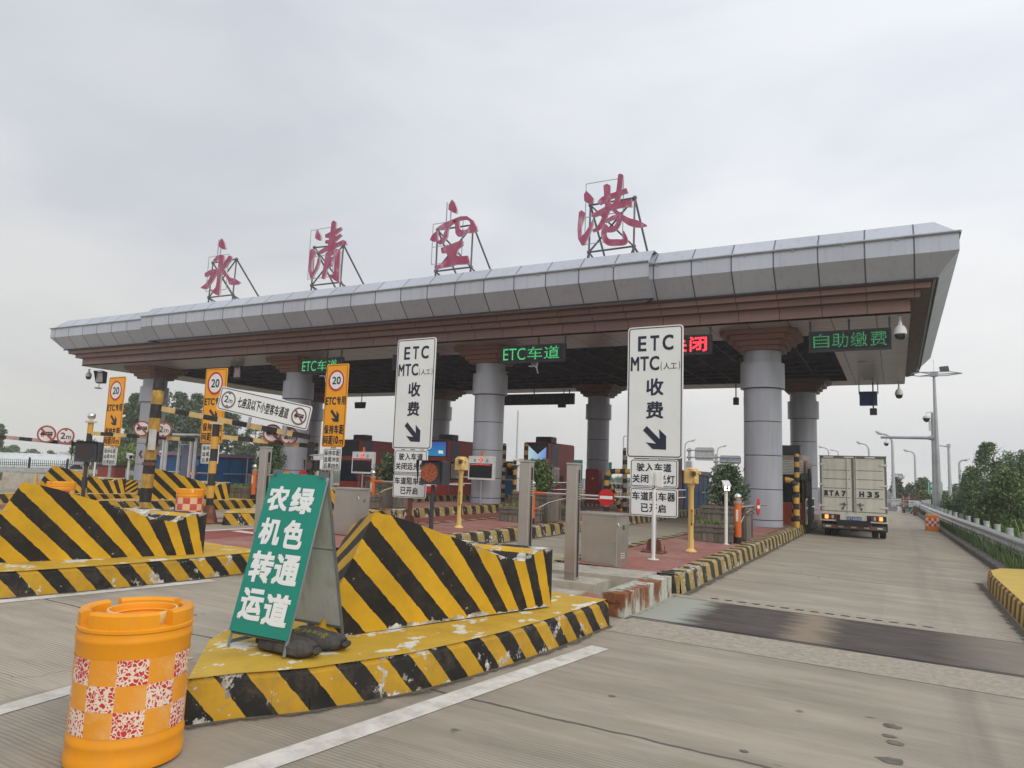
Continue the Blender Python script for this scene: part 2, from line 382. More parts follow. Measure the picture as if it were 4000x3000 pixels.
def mat_pavers():
    m, t, b = newmat('brick_pavers')
    tc = N(t, 'ShaderNodeTexCoord'); br = N(t, 'ShaderNodeTexBrick'); t.links.new(tc.outputs['Object'], br.inputs['Vector'])
    br.inputs['Scale'].default_value = 1.0; br.inputs['Brick Width'].default_value = 0.22; br.inputs['Row Height'].default_value = 0.11; br.inputs['Mortar Size'].default_value = 0.006
    br.inputs['Color1'].default_value = (0.36, 0.135, 0.105, 1); br.inputs['Color2'].default_value = (0.27, 0.095, 0.075, 1); br.inputs['Mortar'].default_value = (0.17, 0.12, 0.10, 1)
    c = mixc(t, math_(t, 'MULTIPLY', step(t, noise(t, 1.2, 7, 0.65), 0.45, 0.75), 0.65), br.outputs[0], (0.36, 0.28, 0.23))
    t.links.new(c, b.inputs['Base Color']); b.inputs['Roughness'].default_value = 0.85; bump(t, b, br.outputs['Fac'], -0.3, 0.004); return m
def mat_panel(name, col, rough, metal, px, py=None, line=0.012, linecol=None, var=0.08, coord='UV', streak=0.0):
    """sheet-metal cladding with joints every px (and py) metres"""
    m, t, b = newmat(name)
    if coord == 'UV': src = N(t, 'ShaderNodeUVMap').outputs[0]
    else: src = N(t, 'ShaderNodeTexCoord').outputs['Object']
    sp = N(t, 'ShaderNodeSeparateXYZ'); t.links.new(src, sp.inputs[0])
    def joint(v, p, w):
        return math_(t, 'LESS_THAN', math_(t, 'ABSOLUTE', math_(t, 'SUBTRACT', math_(t, 'FRACT', math_(t, 'DIVIDE', v, p)), 0.5)), w / p)
    j = joint(sp.outputs[0], px, line)
    if py: j = math_(t, 'MAXIMUM', j, joint(sp.outputs[1], py, line * 0.6))
    wn_ = N(t, 'ShaderNodeTexWhiteNoise', noise_dimensions='2D'); fl = N(t, 'ShaderNodeVectorMath', operation='FLOOR')
    dv = N(t, 'ShaderNodeVectorMath', operation='DIVIDE'); dv.inputs[1].default_value = (px, py or 1e3, 1); t.links.new(src, dv.inputs[0])
    ad = N(t, 'ShaderNodeVectorMath', operation='ADD'); ad.inputs[1].default_value = (0.5, 0.5, 0.5); t.links.new(dv.outputs[0], ad.inputs[0]); t.links.new(ad.outputs[0], fl.inputs[0]); t.links.new(fl.outputs[0], wn_.inputs[0])
    r = ramp(t, ((0, tuple(q * (1 - var) for q in col)), (1, tuple(q * (1 + var) for q in col)))); t.links.new(wn_.outputs['Value'], r.inputs[0]); c = r.outputs[0]
    gn = noise(t, 0.8, 7, 0.65, mapscale=(1, 1, 0.5)); c = mixc(t, math_(t, 'MULTIPLY', step(t, gn, 0.42, 0.75), 0.22), c, tuple(q * 0.55 for q in col))
    if streak:
        st = noise(t, 1.0, 5, 0.6, mapscale=(7, 7, 0.25)); c = mixc(t, math_(t, 'MULTIPLY', step(t, st, 0.52, 0.72), streak), c, (0.17, 0.15, 0.13))
    c = mixc(t, j, c, linecol or tuple(q * 0.22 for q in col)); t.links.new(c, b.inputs['Base Color'])
    b.inputs['Roughness'].default_value = rough; b.inputs['Metallic'].default_value = metal
    bump(t, b, math_(t, 'SUBTRACT', math_(t, 'MULTIPLY', gn, 0.1), j), 0.5, 0.01); return m
def mat_rust(name, paint, amount=0.5):
    m, t, b = newmat(name)
    r = ramp(t, ((0.35, (0.10, 0.035, 0.015)), (0.55, (0.24, 0.085, 0.03)), (0.75, (0.34, 0.15, 0.06)))); t.links.new(noise(t, 8, 8, 0.7), r.inputs[0])
    f = step(t, noise(t, 2.4, 9, 0.68, mapscale=(1.4, 1.4, 0.7)), 0.62 - 0.3 * amount, 0.72 - 0.3 * amount)
    t.links.new(mixc(t, f, paint, r.outputs[0]), b.inputs['Base Color']); b.inputs['Roughness'].default_value = 0.75; bump(t, b, f, 0.3, 0.004); return m
def mat_stainless(name='stainless_steel', col=(0.52, 0.48, 0.44), rough=0.34):
    m, t, b = newmat(name)
    n = noise(t, 1.0, 5, 0.6, mapscale=(60, 60, 1.5)); r = ramp(t, ((0.3, tuple(q * 0.93 for q in col)), (0.7, col))); t.links.new(n, r.inputs[0])
    c = mixc(t, math_(t, 'MULTIPLY', step(t, noise(t, 3, 7, 0.65), 0.5, 0.75), 0.3), r.outputs[0], (0.25, 0.21, 0.17))
    t.links.new(c, b.inputs['Base Color']); b.inputs['Metallic'].default_value = 0.9
    rr = ramp(t, ((0.3, g3(rough - 0.06)), (0.7, g3(rough + 0.1)))); t.links.new(noise(t, 4, 5), rr.inputs[0]); t.links.new(rr.outputs[0], b.inputs['Roughness']); return m
def mat_checks(name, w, h, red=(0.52, 0.03, 0.035), orange=(0.76, 0.30, 0.02), crack=0.5, coord='UV', z0=0.0):
    """red and orange-white reflective squares, crazed and bleached by the sun; uv in metres"""
    m, t, b = newmat(name)
    sp = N(t, 'ShaderNodeSeparateXYZ'); t.links.new(N(t, 'ShaderNodeUVMap').outputs[0], sp.inputs[0])
    i = math_(t, 'FLOOR', math_(t, 'DIVIDE', sp.outputs[0], w)); j = math_(t, 'FLOOR', math_(t, 'DIVIDE', sp.outputs[1], h))
    k = math_(t, 'GREATER_THAN', math_(t, 'FRACT', math_(t, 'MULTIPLY', math_(t, 'ADD', i, j), 0.5)), 0.25)
    tc = N(t, 'ShaderNodeTexCoord'); vo = N(t, 'ShaderNodeTexVoronoi', feature='DISTANCE_TO_EDGE'); vo.inputs['Scale'].default_value = 42
    wv = N(t, 'ShaderNodeTexNoise'); wv.inputs['Scale'].default_value = 25; t.links.new(tc.outputs['Object'], wv.inputs['Vector'])
    sc = N(t, 'ShaderNodeVectorMath', operation='SCALE'); sc.inputs['Scale'].default_value = 0.05; t.links.new(wv.outputs['Color'], sc.inputs[0])
    va = N(t, 'ShaderNodeVectorMath', operation='ADD'); t.links.new(tc.outputs['Object'], va.inputs[0]); t.links.new(sc.outputs[0], va.inputs[1]); t.links.new(va.outputs[0], vo.inputs['Vector'])
    wear = math_(t, 'ADD', math_(t, 'MULTIPLY', noise(t, 9, 4), 0.55), -0.18 + 0.16 * crack)
    cracked = math_(t, 'LESS_THAN', vo.outputs['Distance'], math_(t, 'MULTIPLY', wear, 0.75))
    rc = mixc(t, math_(t, 'MULTIPLY', cracked, 0.95 if crack > 0.1 else 0.12), red, (0.78, 0.66, 0.52))
    oc = ramp(t, ((0.46, orange), (0.78, (0.76, 0.44, 0.17)))); t.links.new(noise(t, 7, 8, 0.72), oc.inputs[0])
    t.links.new(mixc(t, k, oc.outputs[0], rc), b.inputs['Base Color']); b.inputs['Roughness'].default_value = 0.45; return m
def mat_led(name, col, strength, pitch=0.018, base=(0.012, 0.014, 0.02)):
    """lit LED matrix: round dots on a square pitch (object space x-z)"""
    m, t, b = newmat(name); b.inputs['Base Color'].default_value = (*base, 1); b.inputs['Roughness'].default_value = 0.5
    sp = N(t, 'ShaderNodeSeparateXYZ'); t.links.new(N(t, 'ShaderNodeTexCoord').outputs['Object'], sp.inputs[0])
    def c_(v): return math_(t, 'POWER', math_(t, 'SUBTRACT', math_(t, 'FRACT', math_(t, 'DIVIDE', v, pitch)), 0.5), 2.0)
    d = math_(t, 'LESS_THAN', math_(t, 'ADD', c_(sp.outputs[0]), c_(sp.outputs[2])), 0.17)
    fl = step(t, noise(t, 30, 2), 0.3, 0.6)
    b.inputs['Emission Color'].default_value = (*col, 1); t.links.new(math_(t, 'MULTIPLY', d, math_(t, 'MULTIPLY', math_(t, 'ADD', fl, 0.5), strength)), b.inputs['Emission Strength']); return m
def mat_leaf(name, dark, light, trans=0.25):
    m, t, b = newmat(name)
    ge = N(t, 'ShaderNodeNewGeometry'); r = ramp(t, ((0.0, dark), (0.6, tuple((a + c) / 2 for a, c in zip(dark, light))), (1.0, light))); t.links.new(ge.outputs['Random Per Island'], r.inputs[0])
    t.links.new(r.outputs[0], b.inputs['Base Color']); b.inputs['Roughness'].default_value = 0.6
    b.inputs['Transmission Weight'].default_value = 0.0; b.inputs['Subsurface Weight'].default_value = 0.0; return m
def mat_wood(name='weathered_planks', a=(0.10, 0.085, 0.07), c=(0.24, 0.205, 0.17)):
    m, t, b = newmat(name)
    n = noise(t, 1.0, 7, 0.65, mapscale=(14, 14, 1.6)); r = ramp(t, ((0.3, a), (0.7, c))); t.links.new(n, r.inputs[0])
    ge = N(t, 'ShaderNodeNewGeometry'); v = ramp(t, ((0, g3(0.7)), (1, g3(1.15)))); t.links.new(ge.outputs['Random Per Island'], v.inputs[0])
    t.links.new(mixc(t, 1.0, r.outputs[0], v.outputs[0], 'MULTIPLY'), b.inputs['Base Color']); b.inputs['Roughness'].default_value = 0.9; bump(t, b, n, 0.4, 0.006); return m

CONC = mat_concrete()
HAZ = mat_hazard('hazard_paint'); HAZK = mat_hazard('kerb_hazard_paint', yel=(0.50, 0.285, 0.02), chip=0.5, grime=0.5)
HAZW = mat_hazard('worn_kerb_paint', yel=(0.40, 0.29, 0.10), chip=0.75, grime=0.6, dark=(0.022, 0.02, 0.018))
HAZP = mat_hazard('post_band_paint', yel=(0.66, 0.37, 0.05), chip=0.3, grime=0.25)
HAZR = mat_hazard('peeling_post_paint', yel=(0.60, 0.34, 0.03), chip=0.2, grime=0.9)
KTOP = mat_yellow_top(); PAVE = mat_pavers()
STEEL = mat_stainless(); RUSTBOX = mat_rust('rusty_white_steel', (0.46, 0.48, 0.41), 0.52); RUST = mat_rust('rusty_brown_steel', (0.12, 0.045, 0.03), 0.5)
WOOD = mat_wood()
CEMENT = plain('bare_cement', (0.40, 0.36, 0.30), 0.85, var=0.2, dirt=0.35, bmp=0.3)
GALV = plain('galvanised_steel', (0.40, 0.42, 0.44), 0.45, 0.55, var=0.15, scale=2, dirt=0.2)
WHITE = plain('white_painted_steel', (0.72, 0.72, 0.70), 0.45, var=0.06, dirt=0.25)
DARKST = plain('dark_grey_steel', (0.045, 0.05, 0.06), 0.5, 0.3, var=0.25, dirt=0.2)
BLACK = plain('black_plastic', (0.018, 0.018, 0.02), 0.45)
SIGNW = plain('white_sign_sheeting', (0.76, 0.78, 0.77), 0.4, var=0.03, dirt=0.08)
SIGNY = plain('amber_sign_sheeting', (0.86, 0.36, 0.008), 0.4, var=0.04, dirt=0.08)
INK = plain('black_sign_ink', (0.016, 0.018, 0.026), 0.5)
INKB = plain('blue_black_sign_ink', (0.022, 0.028, 0.05), 0.45, var=0.2)
SIGNRED = plain('red_sign_sheeting', (0.55, 0.018, 0.022), 0.4)
FADERED = plain('faded_red_sign_sheeting', (0.30, 0.07, 0.065), 0.5, dirt=0.2)
GREEN = plain('green_sign_sheeting', (0.012, 0.235, 0.175), 0.42, var=0.06, dirt=0.1)
ORANGE = plain('orange_paint', (0.62, 0.14, 0.03), 0.5, var=0.1, dirt=0.25)
CREAM = plain('cream_yellow_paint', (0.72, 0.49, 0.18), 0.45, var=0.06, dirt=0.15)
BARREL = plain('orange_polyethylene', (0.80, 0.31, 0.010), 0.42, var=0.10, scale=2.5, dirt=0.35, dirtcol=(0.60, 0.27, 0.06))
BARRELIN = plain('aged_cream_plastic', (0.72, 0.55, 0.24), 0.5, dirt=0.3)
LINEW = plain('worn_white_road_paint', (0.62, 0.60, 0.55), 0.75, var=0.12, dirt=0.55, dirtcol=(0.33, 0.29, 0.24))
CHROME = plain('polished_steel', (0.75, 0.74, 0.72), 0.12, 1.0, var=0.03)
GLASS = plain('dark_window_glass', (0.012, 0.018, 0.025), 0.08, 0.0, spec=0.8)
BRICKRED = plain('dark_red_cladding', (0.50, 0.075, 0.055), 0.45, var=0.12, dirt=0.25)
SLATE = plain('slate_blue_cladding', (0.14, 0.155, 0.225), 0.45, var=0.1, dirt=0.2)
BLUECLAD = plain('blue_cladding', (0.02, 0.11, 0.26), 0.5, var=0.15, dirt=0.25)
LEAFD = mat_leaf('dark_foliage', (0.035, 0.065, 0.032), (0.12, 0.185, 0.085))
LEAFM = mat_leaf('mid_foliage', (0.05, 0.09, 0.025), (0.17, 0.25, 0.08))
LEAFB = mat_leaf('bright_foliage', (0.07, 0.13, 0.02), (0.22, 0.33, 0.07))
LEAFA = mat_leaf('grey_green_foliage', (0.06, 0.11, 0.045), (0.20, 0.29, 0.12))
BARK = plain('bark', (0.09, 0.07, 0.05), 0.9, var=0.3, bmp=0.5)
# ------------------------------------------------------------------ ground, lanes, markings
def sheet(name, xs, ys, mat, lift=0.0, kind='structure'):
    mb = MB(); V = [(x, y, gz(x, y) + lift) for y in ys for x in xs]; n = len(xs)
    mb.add(V, [(j * n + i, j * n + i + 1, (j + 1) * n + i + 1, (j + 1) * n + i) for j in range(len(ys) - 1) for i in range(n - 1)], smooth=False)
    o = mb.build(name, mat); o['kind'] = kind; return o
GRASSG = plain('verge_soil_and_turf', (0.055, 0.075, 0.025), 0.95, var=0.4, scale=0.6, dirt=0.5, dirtcol=(0.10, 0.08, 0.05))
ASPH = plain('worn_asphalt', (0.085, 0.088, 0.092), 0.85, var=0.2, scale=0.7, dirt=0.2)
ys = [-40, -14, 60, 65, 70, 80, 90, 100, 110, 200, 380]
sheet('ground', [-340, -200, -61, -60, -17, 2.2, 2.3, 60, 220], ys, GRASSG, -0.06)
sheet('plaza_pavement', [-60, -17, 2.2], [-14, 8, 20, 40, 58], CONC, 0.0)
mbp = MB(); mbp.add([(2.2, -14, gz(2.2)), (7, -14, gz(2.2)), (7, 9.4, gz(2.2)), (2.2, 9.4, gz(2.2))], [(0, 1, 2, 3)]); structure(mbp.build('plaza_shoulder', CONC))
sheet('exit_road', [-60, -17, 0.6], [58, 60, 65, 70, 80, 90, 100, 110, 200, 330], ASPH, -0.004)
# red ETC lanes
m, t, b = newmat('red_lane_coating')
r = ramp(t, ((0.3, (0.20, 0.045, 0.035)), (0.7, (0.30, 0.075, 0.06)))); t.links.new(noise(t, 1.5, 6), r.inputs[0])
t.links.new(mixc(t, math_(t, 'MULTIPLY', step(t, noise(t, 1, 5, 0.6, mapscale=(3, 0.3, 1)), 0.5, 0.7), 0.5), r.outputs[0], (0.12, 0.08, 0.07)), b.inputs['Base Color']); b.inputs['Roughness'].default_value = 0.8
REDLANE = m
for i, x0 in enumerate((-13.1, -18.25, -23.4)):
    sheet('red_lane_surface', [x0 + 0.02, x0 + 2.93], [9.6 if i == 0 else 10.8, 48], REDLANE, 0.004)
def stripe(p, q, w, name='lane_line'):
    p, q = Vector((p[0], p[1], 0)), Vector((q[0], q[1], 0)); d = (q - p).normalized(); n = Vector((-d.y, d.x, 0)) * w / 2
    P = [p - n, q - n, q + n, p + n]; mb = MB(); k = 12; V = []
    for i in range(k + 1):
        a = i / k
        for s_ in (-1, 1): c = p + (q - p) * a + n * s_; V.append((c.x, c.y, gz(c.x, c.y) + 0.005))
    mb.add(V, [(2 * i, 2 * i + 2, 2 * i + 3, 2 * i + 1)[::-1] for i in range(k)]); return structure(mb.build(name, LINEW))
def along(p, q, a): return (p[0] + (q[0] - p[0]) * a, p[1] + (q[1] - p[1]) * a)
A0, A1 = G(560 * 1.8083, 1655 * 1.8083), G(1303 * 1.8083, 1400 * 1.8083)
stripe(along(A0, A1, -0.45), (A1[0] - 0.03, A1[1]), 0.20)
B0, B1 = G(0, 2200 + 1195 / 2.074), G(565 / 2.074, 2200 + 1032 / 2.074)
stripe(along(B0, B1, -3.0), along(B0, B1, 3.2), 0.17)
C0, C1 = G(0, 1300 * 1.8083), G(460 * 1.8083, 1254 * 1.8083)
stripe(along(C0, C1, -0.5), (C1[0], C1[1]), 0.20)
for k in (-13.55, -18.7): stripe((k + 0.25, 10.2), (k + 0.62, 14.5), 0.18)
stripe((-17.9, 11.5), (-15.4, 11.5), 0.25); stripe((-12.9, 11.4), (-10.3, 11.4), 0.25)
stripe((0.35, 57), (-0.6, 120), 0.18); stripe((-4.0, 60), (-5.0, 130), 0.15)

# steel expansion plate set across the right-hand lane, with a rough cast strip on either side
mp1 = plain('rough_cast_strip', (0.36, 0.315, 0.255), 0.92, var=0.18, scale=14, dirt=0.35, bmp=0.6)
m, t, b = newmat('worn_steel_plate')
r = ramp(t, ((0.3, (0.062, 0.052, 0.046)), (0.7, (0.115, 0.098, 0.088)))); t.links.new(noise(t, 3, 6, 0.6, mapscale=(0.6, 2, 1)), r.inputs[0])
tcx = N(t, 'ShaderNodeTexCoord'); spx = N(t, 'ShaderNodeSeparateXYZ'); t.links.new(tcx.outputs['Object'], spx.inputs[0])
xw = math_(t, 'ADD', spx.outputs[0], math_(t, 'MULTIPLY', math_(t, 'SUBTRACT', noise(t, 2.6, 8, 0.72, mapscale=(0.6, 3, 1)), 0.5), 0.8))
pale = step(t, math_(t, 'MULTIPLY', xw, -1.0), 2.12, 2.42)
worn = step(t, math_(t, 'MULTIPLY', math_(t, 'ABSOLUTE', math_(t, 'ADD', xw, 0.95)), -1.0), -0.34, -0.08)
right_ = step(t, xw, 0.3, 1.3)
c = mixc(t, pale, r.outputs[0], (0.33, 0.34, 0.29)); c = mixc(t, math_(t, 'MULTIPLY', worn, 0.8), c, (0.29, 0.235, 0.165)); c = mixc(t, math_(t, 'MULTIPLY', right_, 0.85), c, (0.31, 0.27, 0.215))
t.links.new(c, b.inputs['Base Color']); b.inputs['Roughness'].default_value = 0.85; b.inputs['Specular IOR Level'].default_value = 0.25; PLATE = m
def lane_quad(name, x0, x1, y0a, y0b, y1a, y1b, mat, lift):
    mb = MB(); V = []; k = 10
    for i in range(k + 1):
        a = i / k; x = x0 + (x1 - x0) * a
        V += [(x, y0a + (y0b - y0a) * a, gz(x) + lift), (x, y1a + (y1b - y1a) * a, gz(x) + lift)]
    mb.add(V, [(2 * i, 2 * i + 2, 2 * i + 3, 2 * i + 1) for i in range(k)]); return structure(mb.build(name, mat))
lane_quad('cast_strip', -2.95, 2.1, 7.75, 7.75, 8.62, 8.62, mp1, 0.004); lane_quad('cast_strip', -2.95, 2.1, 10.55, 10.55, 11.05, 11.05, mp1, 0.004)
lane_quad('expansion_plate', -2.92, 1.75, 8.63, 8.63, 10.5, 10.5, PLATE, 0.008)
mb = MB()
lane_quad('plate_seam', -2.92, 1.75, 8.66, 8.66, 8.70, 8.70, DARKST, 0.012)
for k in range(15): mb.lathe([(0.062, 0), (0.062, 0.002)], (-2.35 + k * 0.19, 10.80, gz(-2.35 + k * .19) + 0.006), 12, sx=1.0, sy=0.5)
structure(mb.build('drain_slots', BLACK))

# ------------------------------------------------------------------ traffic islands (kerbs, paving, concrete pads)
def kerb_wall(mb, path, h, period, slant, batter=0.03, closed=False, u0=0.0, top=0.26, topmi=1):
    """painted kerb face following path (left to right seen from outside) with a flat painted top strip"""
    s_ = 0.0
    for (p, q) in zip(path[:-1], path[1:]):
        p, q = Vector(p), Vector(q); d = (q - p); L_ = d.length; n = Vector((d.y, -d.x)).normalized()
        k = max(1, int(L_ / 0.35))
        for i in range(k):
            a, b_ = p + d * (i / k), p + d * ((i + 1) / k); sa, sb = s_ + L_ * i / k, s_ + L_ * (i + 1) / k
            za, zb = gz(a.x, a.y), gz(b_.x, b_.y)
            P = [(a.x + n.x * batter, a.y + n.y * batter, za - 0.02), (b_.x + n.x * batter, b_.y + n.y * batter, zb - 0.02),
                 (b_.x, b_.y, zb + h * 0.86), (a.x, a.y, za + h * 0.86), (b_.x - n.x * 0.035, b_.y - n.y * 0.035, zb + h), (a.x - n.x * 0.035, a.y - n.y * 0.035, za + h)]
            U = lambda s1, z, w: (u0 + (s1 + slant * z) / period, w)
            mb.add(P[:4], [(0, 1, 2, 3)], 0, [[U(sa, 0, .8), U(sb, 0, .8), U(sb, h * .86, .3), U(sa, h * .86, .3)]])
            mb.add([P[3], P[2], P[4], P[5]], [(0, 1, 2, 3)], 0, [[U(sa, h * .86, .3), U(sb, h * .86, .3), U(sb, h, .9), U(sa, h, .9)]])
            if top:
                T = [P[5], P[4], (b_.x - n.x * top, b_.y - n.y * top, zb + h), (a.x - n.x * top, a.y - n.y * top, za + h)]
                mb.add(T, [(0, 1, 2, 3)], topmi, [[U(sa, h, .7), U(sb, h, .7), U(sb, h, .5), U(sa, h, .5)]])
        s_ += L_
    return s_
def flat(mb, poly, lift, mi):
    mb.add([(x, y, gz(x, y) + lift) for x, y in poly], [list(range(len(poly)))], mi)
NOSE_R = [(-4.04, 3.28), (-3.90, 3.56), (-3.76, 3.74), (-3.62, 3.95), (-3.47, 4.30), (-3.31, 4.72), (-3.20, 5.2), (-3.08, 5.9), (-3.0, 6.8), (-2.95, 8.02)]
NOSE_L = [(-5.02, 8.02), (-5.0, 6.0), (-4.97, 4.40), (-4.75, 4.02), (-4.04, 3.28)]
HK = 0.285
def island(ox, oy, gap=True, nx=0.0, end=62.0):
    sh = lambda P, dy=oy: [(x + ox + nx, y + dy) for x, y in P]
    # nose
    mb = MB(); R, Lf = sh(NOSE_R), sh(NOSE_L)
    kerb_wall(mb, R, HK, 0.205, 0.9, top=0); kerb_wall(mb, [R[-1], Lf[0]], HK, 0.2, 0.5, top=0); kerb_wall(mb, Lf, HK, 0.205, 0.9, top=0)
    ins = [(x + (-3.9 + ox - x) * 0.02, y) for x, y in R + Lf[:-1]]
    flat(mb, ins, HK, 1); structure(mb.build('island_nose', [HAZK, KTOP]))
    # straight island behind the gap
    y0 = 10.8 if gap else 8.3 + oy
    mb = MB(); xr, xl = -2.86 + ox, -4.92 + ox
    kerb_wall(mb, [(xr - 0.32, y0), (xr, y0 + 0.02), (xr + 0.06, 30), (xr + 0.06, end)], HK, 0.285, 0.18, top=0.27, topmi=0)
    kerb_wall(mb, [(xl, end), (xl, y0), (xl + 0.3, y0)], HK, 0.285, 0.18, top=0.27, topmi=0)
    structure(mb.build('island_kerb', [HAZW]))
    mb = MB(); yy = [y0, 20, 40, end]
    for a, b_ in zip(yy[:-1], yy[1:]): flat(mb, [(xl + 0.27, a), (xr - 0.27, a), (xr - 0.21, b_), (xl + 0.27, b_)], HK - 0.006, 0)
    structure(mb.build('island_paving', [PAVE]))
    if gap:   # lower strip between nose and island: bare cement pads round the stainless posts
        mb = MB()
        for (x0, x1, ya, yb, h) in () if ox < -1 else ((-4.86, -3.205, 9.95, 10.80, 0.268), (-4.88, -3.62, 9.30, 9.95, 0.215), (-4.90, -3.72, 8.85, 9.30, 0.12)):
            g = gz(ox - 4); mb.box((ox + (x0 + x1) / 2, (ya + yb) / 2, g + h / 2), (x1 - x0, yb - ya, h))
        if ox > -1: structure(mb.build('cement_pad', [CEMENT]))
        mb = MB(); flat(mb, [(ox - 4.9, 8.04), (ox - 3.05, 8.04), (ox - 3.3, 9.3), (ox - 4.9, 9.3)], 0.10, 0) if ox > -1 else flat(mb, [(ox - 5.05, 8.04), (ox - 3.0, 8.04), (ox - 3.0, 10.85), (ox - 4.95, 10.85)], 0.262, 0); structure(mb.build('gap_paving', [PAVE]))
PITCH = -5.15
NOSEX = [0.0, -0.25, 0.3, 0.42, 0.37, 0, 0]
ISL = [(0, 0.0, True), (PITCH, 0.0, True), (2 * PITCH, 8.75, False), (3 * PITCH, 8.7, False), (4 * PITCH, 8.75, False), (5 * PITCH, 16.0, False), (6 * PITCH, 22.0, False)]
for (ox, oy, gap), nx in zip(ISL, NOSEX): island(ox, oy, gap, nx)

# yellow kerb nose and kerb stones along the right-hand verge
mb = MB()
path = [(1.46, 8.6), (1.45, 12), (1.44, 15.6), (1.50, 16.6), (1.72, 17.2), (2.1, 17.5), (2.9, 17.6)][::-1] + [(2.9, 8.6), (2.9, 17.6)]
kerb_wall(mb, path, 0.27, 0.21, 0.0, top=0)
flat(mb, [(x + 0.04, y - 0.02) for x, y in path[:-2]] + [(2.9, 8.6)], 0.27, 1)
structure(mb.build('verge_kerb_nose', [mat_hazard('fresh_kerb_paint', yel=(0.52, 0.33, 0.07), chip=-0.6, grime=0.2, dark=(0.07, 0.045, 0.035)), plain('matt_yellow_kerb_top', (0.58, 0.40, 0.08), 0.7, var=0.1, dirt=0.2)]))
mb = MB()
for k in range(40):
    y = 17.9 + k * 0.98; x = 2.0 - max(0, y - 20) * 0.024
    if y > 56: break
    mb.bbox((x, y, gz(x, y) + 0.05), (0.22, 0.96, 0.2), 0.025, rz=0.025 + random.uniform(-.01, .01))
structure(mb.build('verge_kerb', [plain('grey_kerb_stone', (0.16, 0.15, 0.135), 0.9, var=0.25, dirt=0.4, bmp=0.4)]))

# ------------------------------------------------------------------ concrete crash blocks on the island noses
def lerp_tab(x, tab):
    if x <= tab[0][0]: return tab[0][1] + (x - tab[0][0]) * (tab[1][1] - tab[0][1]) / (tab[1][0] - tab[0][0])
    for (a, va), (b_, vb) in zip(tab[:-1], tab[1:]):
        if x <= b_: return va + (vb - va) * (x - a) / (b_ - a)
    return tab[-1][1]
TOPZ = [(0.21, 1.29), (0.4, 1.255), (0.61, 1.20), (1.0, 1.075), (1.3, 0.985), (1.63, 0.875), (1.86, 0.80), (2.05, 0.77), (2.22, 0.875), (2.45, 0.89)]
KTAB = [(0, 1.0), (1.1, 1.0), (1.52, .93), (1.68, .81), (1.84, .73), (2.1, .45), (2.45, .25)]
UTAB = [(.42, 0), (.65, 1), (.88, 2), (1.10, 3), (1.32, 4), (1.52, 5), (1.68, 6), (1.84, 7), (1.98, 8), (2.11, 9), (2.23, 10), (2.34, 11), (2.45, 12), (2.6, 13)]
def uband(s_, z):
    sb = s_ + (z - 0.29)
    for _ in range(6): sb = s_ + lerp_tab(sb, KTAB) * (z - 0.29)
    return lerp_tab(sb, UTAB)
def crash_block(mat):
    mb = MB(); dx, dy = 0.322, 0.947; NC, NR = 40, 10; z0 = 0.29
    def col(a, side):
        sb, st = -0.29 + a * 2.74, 0.21 + a * 2.24; zt = lerp_tab(st, TOPZ); out_ = []
        for j in range(NR + 1):
            w = j / NR; s_ = sb + (st - sb) * w; z = z0 + (zt - z0) * w; out_.append(((dx * (s_ - 0.21) if side > 0 else max(-.90, dx * (-.5 + .5 * w) - 1.12 * (s_ - (-.29 + .5 * w))), dy * (s_ - 0.21), z), (uband(s_, z), 1.25 if j == NR else (1.8 if j == 0 else 0.0))))
        return out_
    for side in (1, -1):
        cols = [col(i / NC, side) for i in range(NC + 1)]
        V = [p for c in cols for p, _ in c]; U = [u for c in cols for _, u in c]; n = NR + 1
        fs = [(i * n + j, (i + 1) * n + j, (i + 1) * n + j + 1, i * n + j + 1) for i in range(NC) for j in range(NR)]
        if side < 0: fs = [f[::-1] for f in fs]
        mb.add(V, fs, 0, [[U[i] for i in f] for f in fs])
    # top deck
    for i in range(NC):
        a, b_ = col(i / NC, 1)[-1], col((i + 1) / NC, 1)[-1]
        (ax, ay, az), ua = a; (bx, by, bz), ub = b_; lx0, lx1 = col(i / NC, -1)[-1][0][0], col((i + 1) / NC, -1)[-1][0][0]
        mb.add([(ax, ay, az), (bx, by, bz), (lx1, by, bz), (lx0, ay, az)], [(0, 1, 2, 3)], 0, [[ua, ub, ub, ua]])
    e_ = col(1.0, 1); n = NR
    for j in range(n):
        (ax, ay, az), _ = e_[j]; (bx, by, bz), _ = e_[j + 1]
        mb.add([(ax, ay, az), (-.90, ay, az), (-.90, by, bz), (bx, by, bz)], [(0, 1, 2, 3)], 0, [[(11.2, 0), (11.8, 0), (11.8, 0), (11.2, 0)]])
    return mb.build('crash_block', mat)
blk = crash_block(HAZ)
BG = 'striped crash blocks on the island noses'
for k, (i, lab) in enumerate(((0, 'yellow and black striped concrete crash block right behind the green sandwich board'), (1, 'large striped concrete crash block at the left edge, nose cut by the frame'),
        (2, 'striped crash block mostly hidden behind the green sandwich board'), (3, 'striped crash block behind the thick peeling striped post'), (4, 'far striped crash block with flaking paint beside the dark unlit flasher'))):
    ox, oy, _ = ISL[i]; o = blk if k == 0 else blk.copy()
    if k: COL.objects.link(o)
    low = i in (3, 4); o.scale.z = .9 if low else 1.0
    o.location = (-3.97 + ox + NOSEX[i], 4.99 + oy, gz(-3.97 + ox) + (.028 if low else -.045 if i == 1 else 0)); tag(o, lab, 'crash barrier', BG)

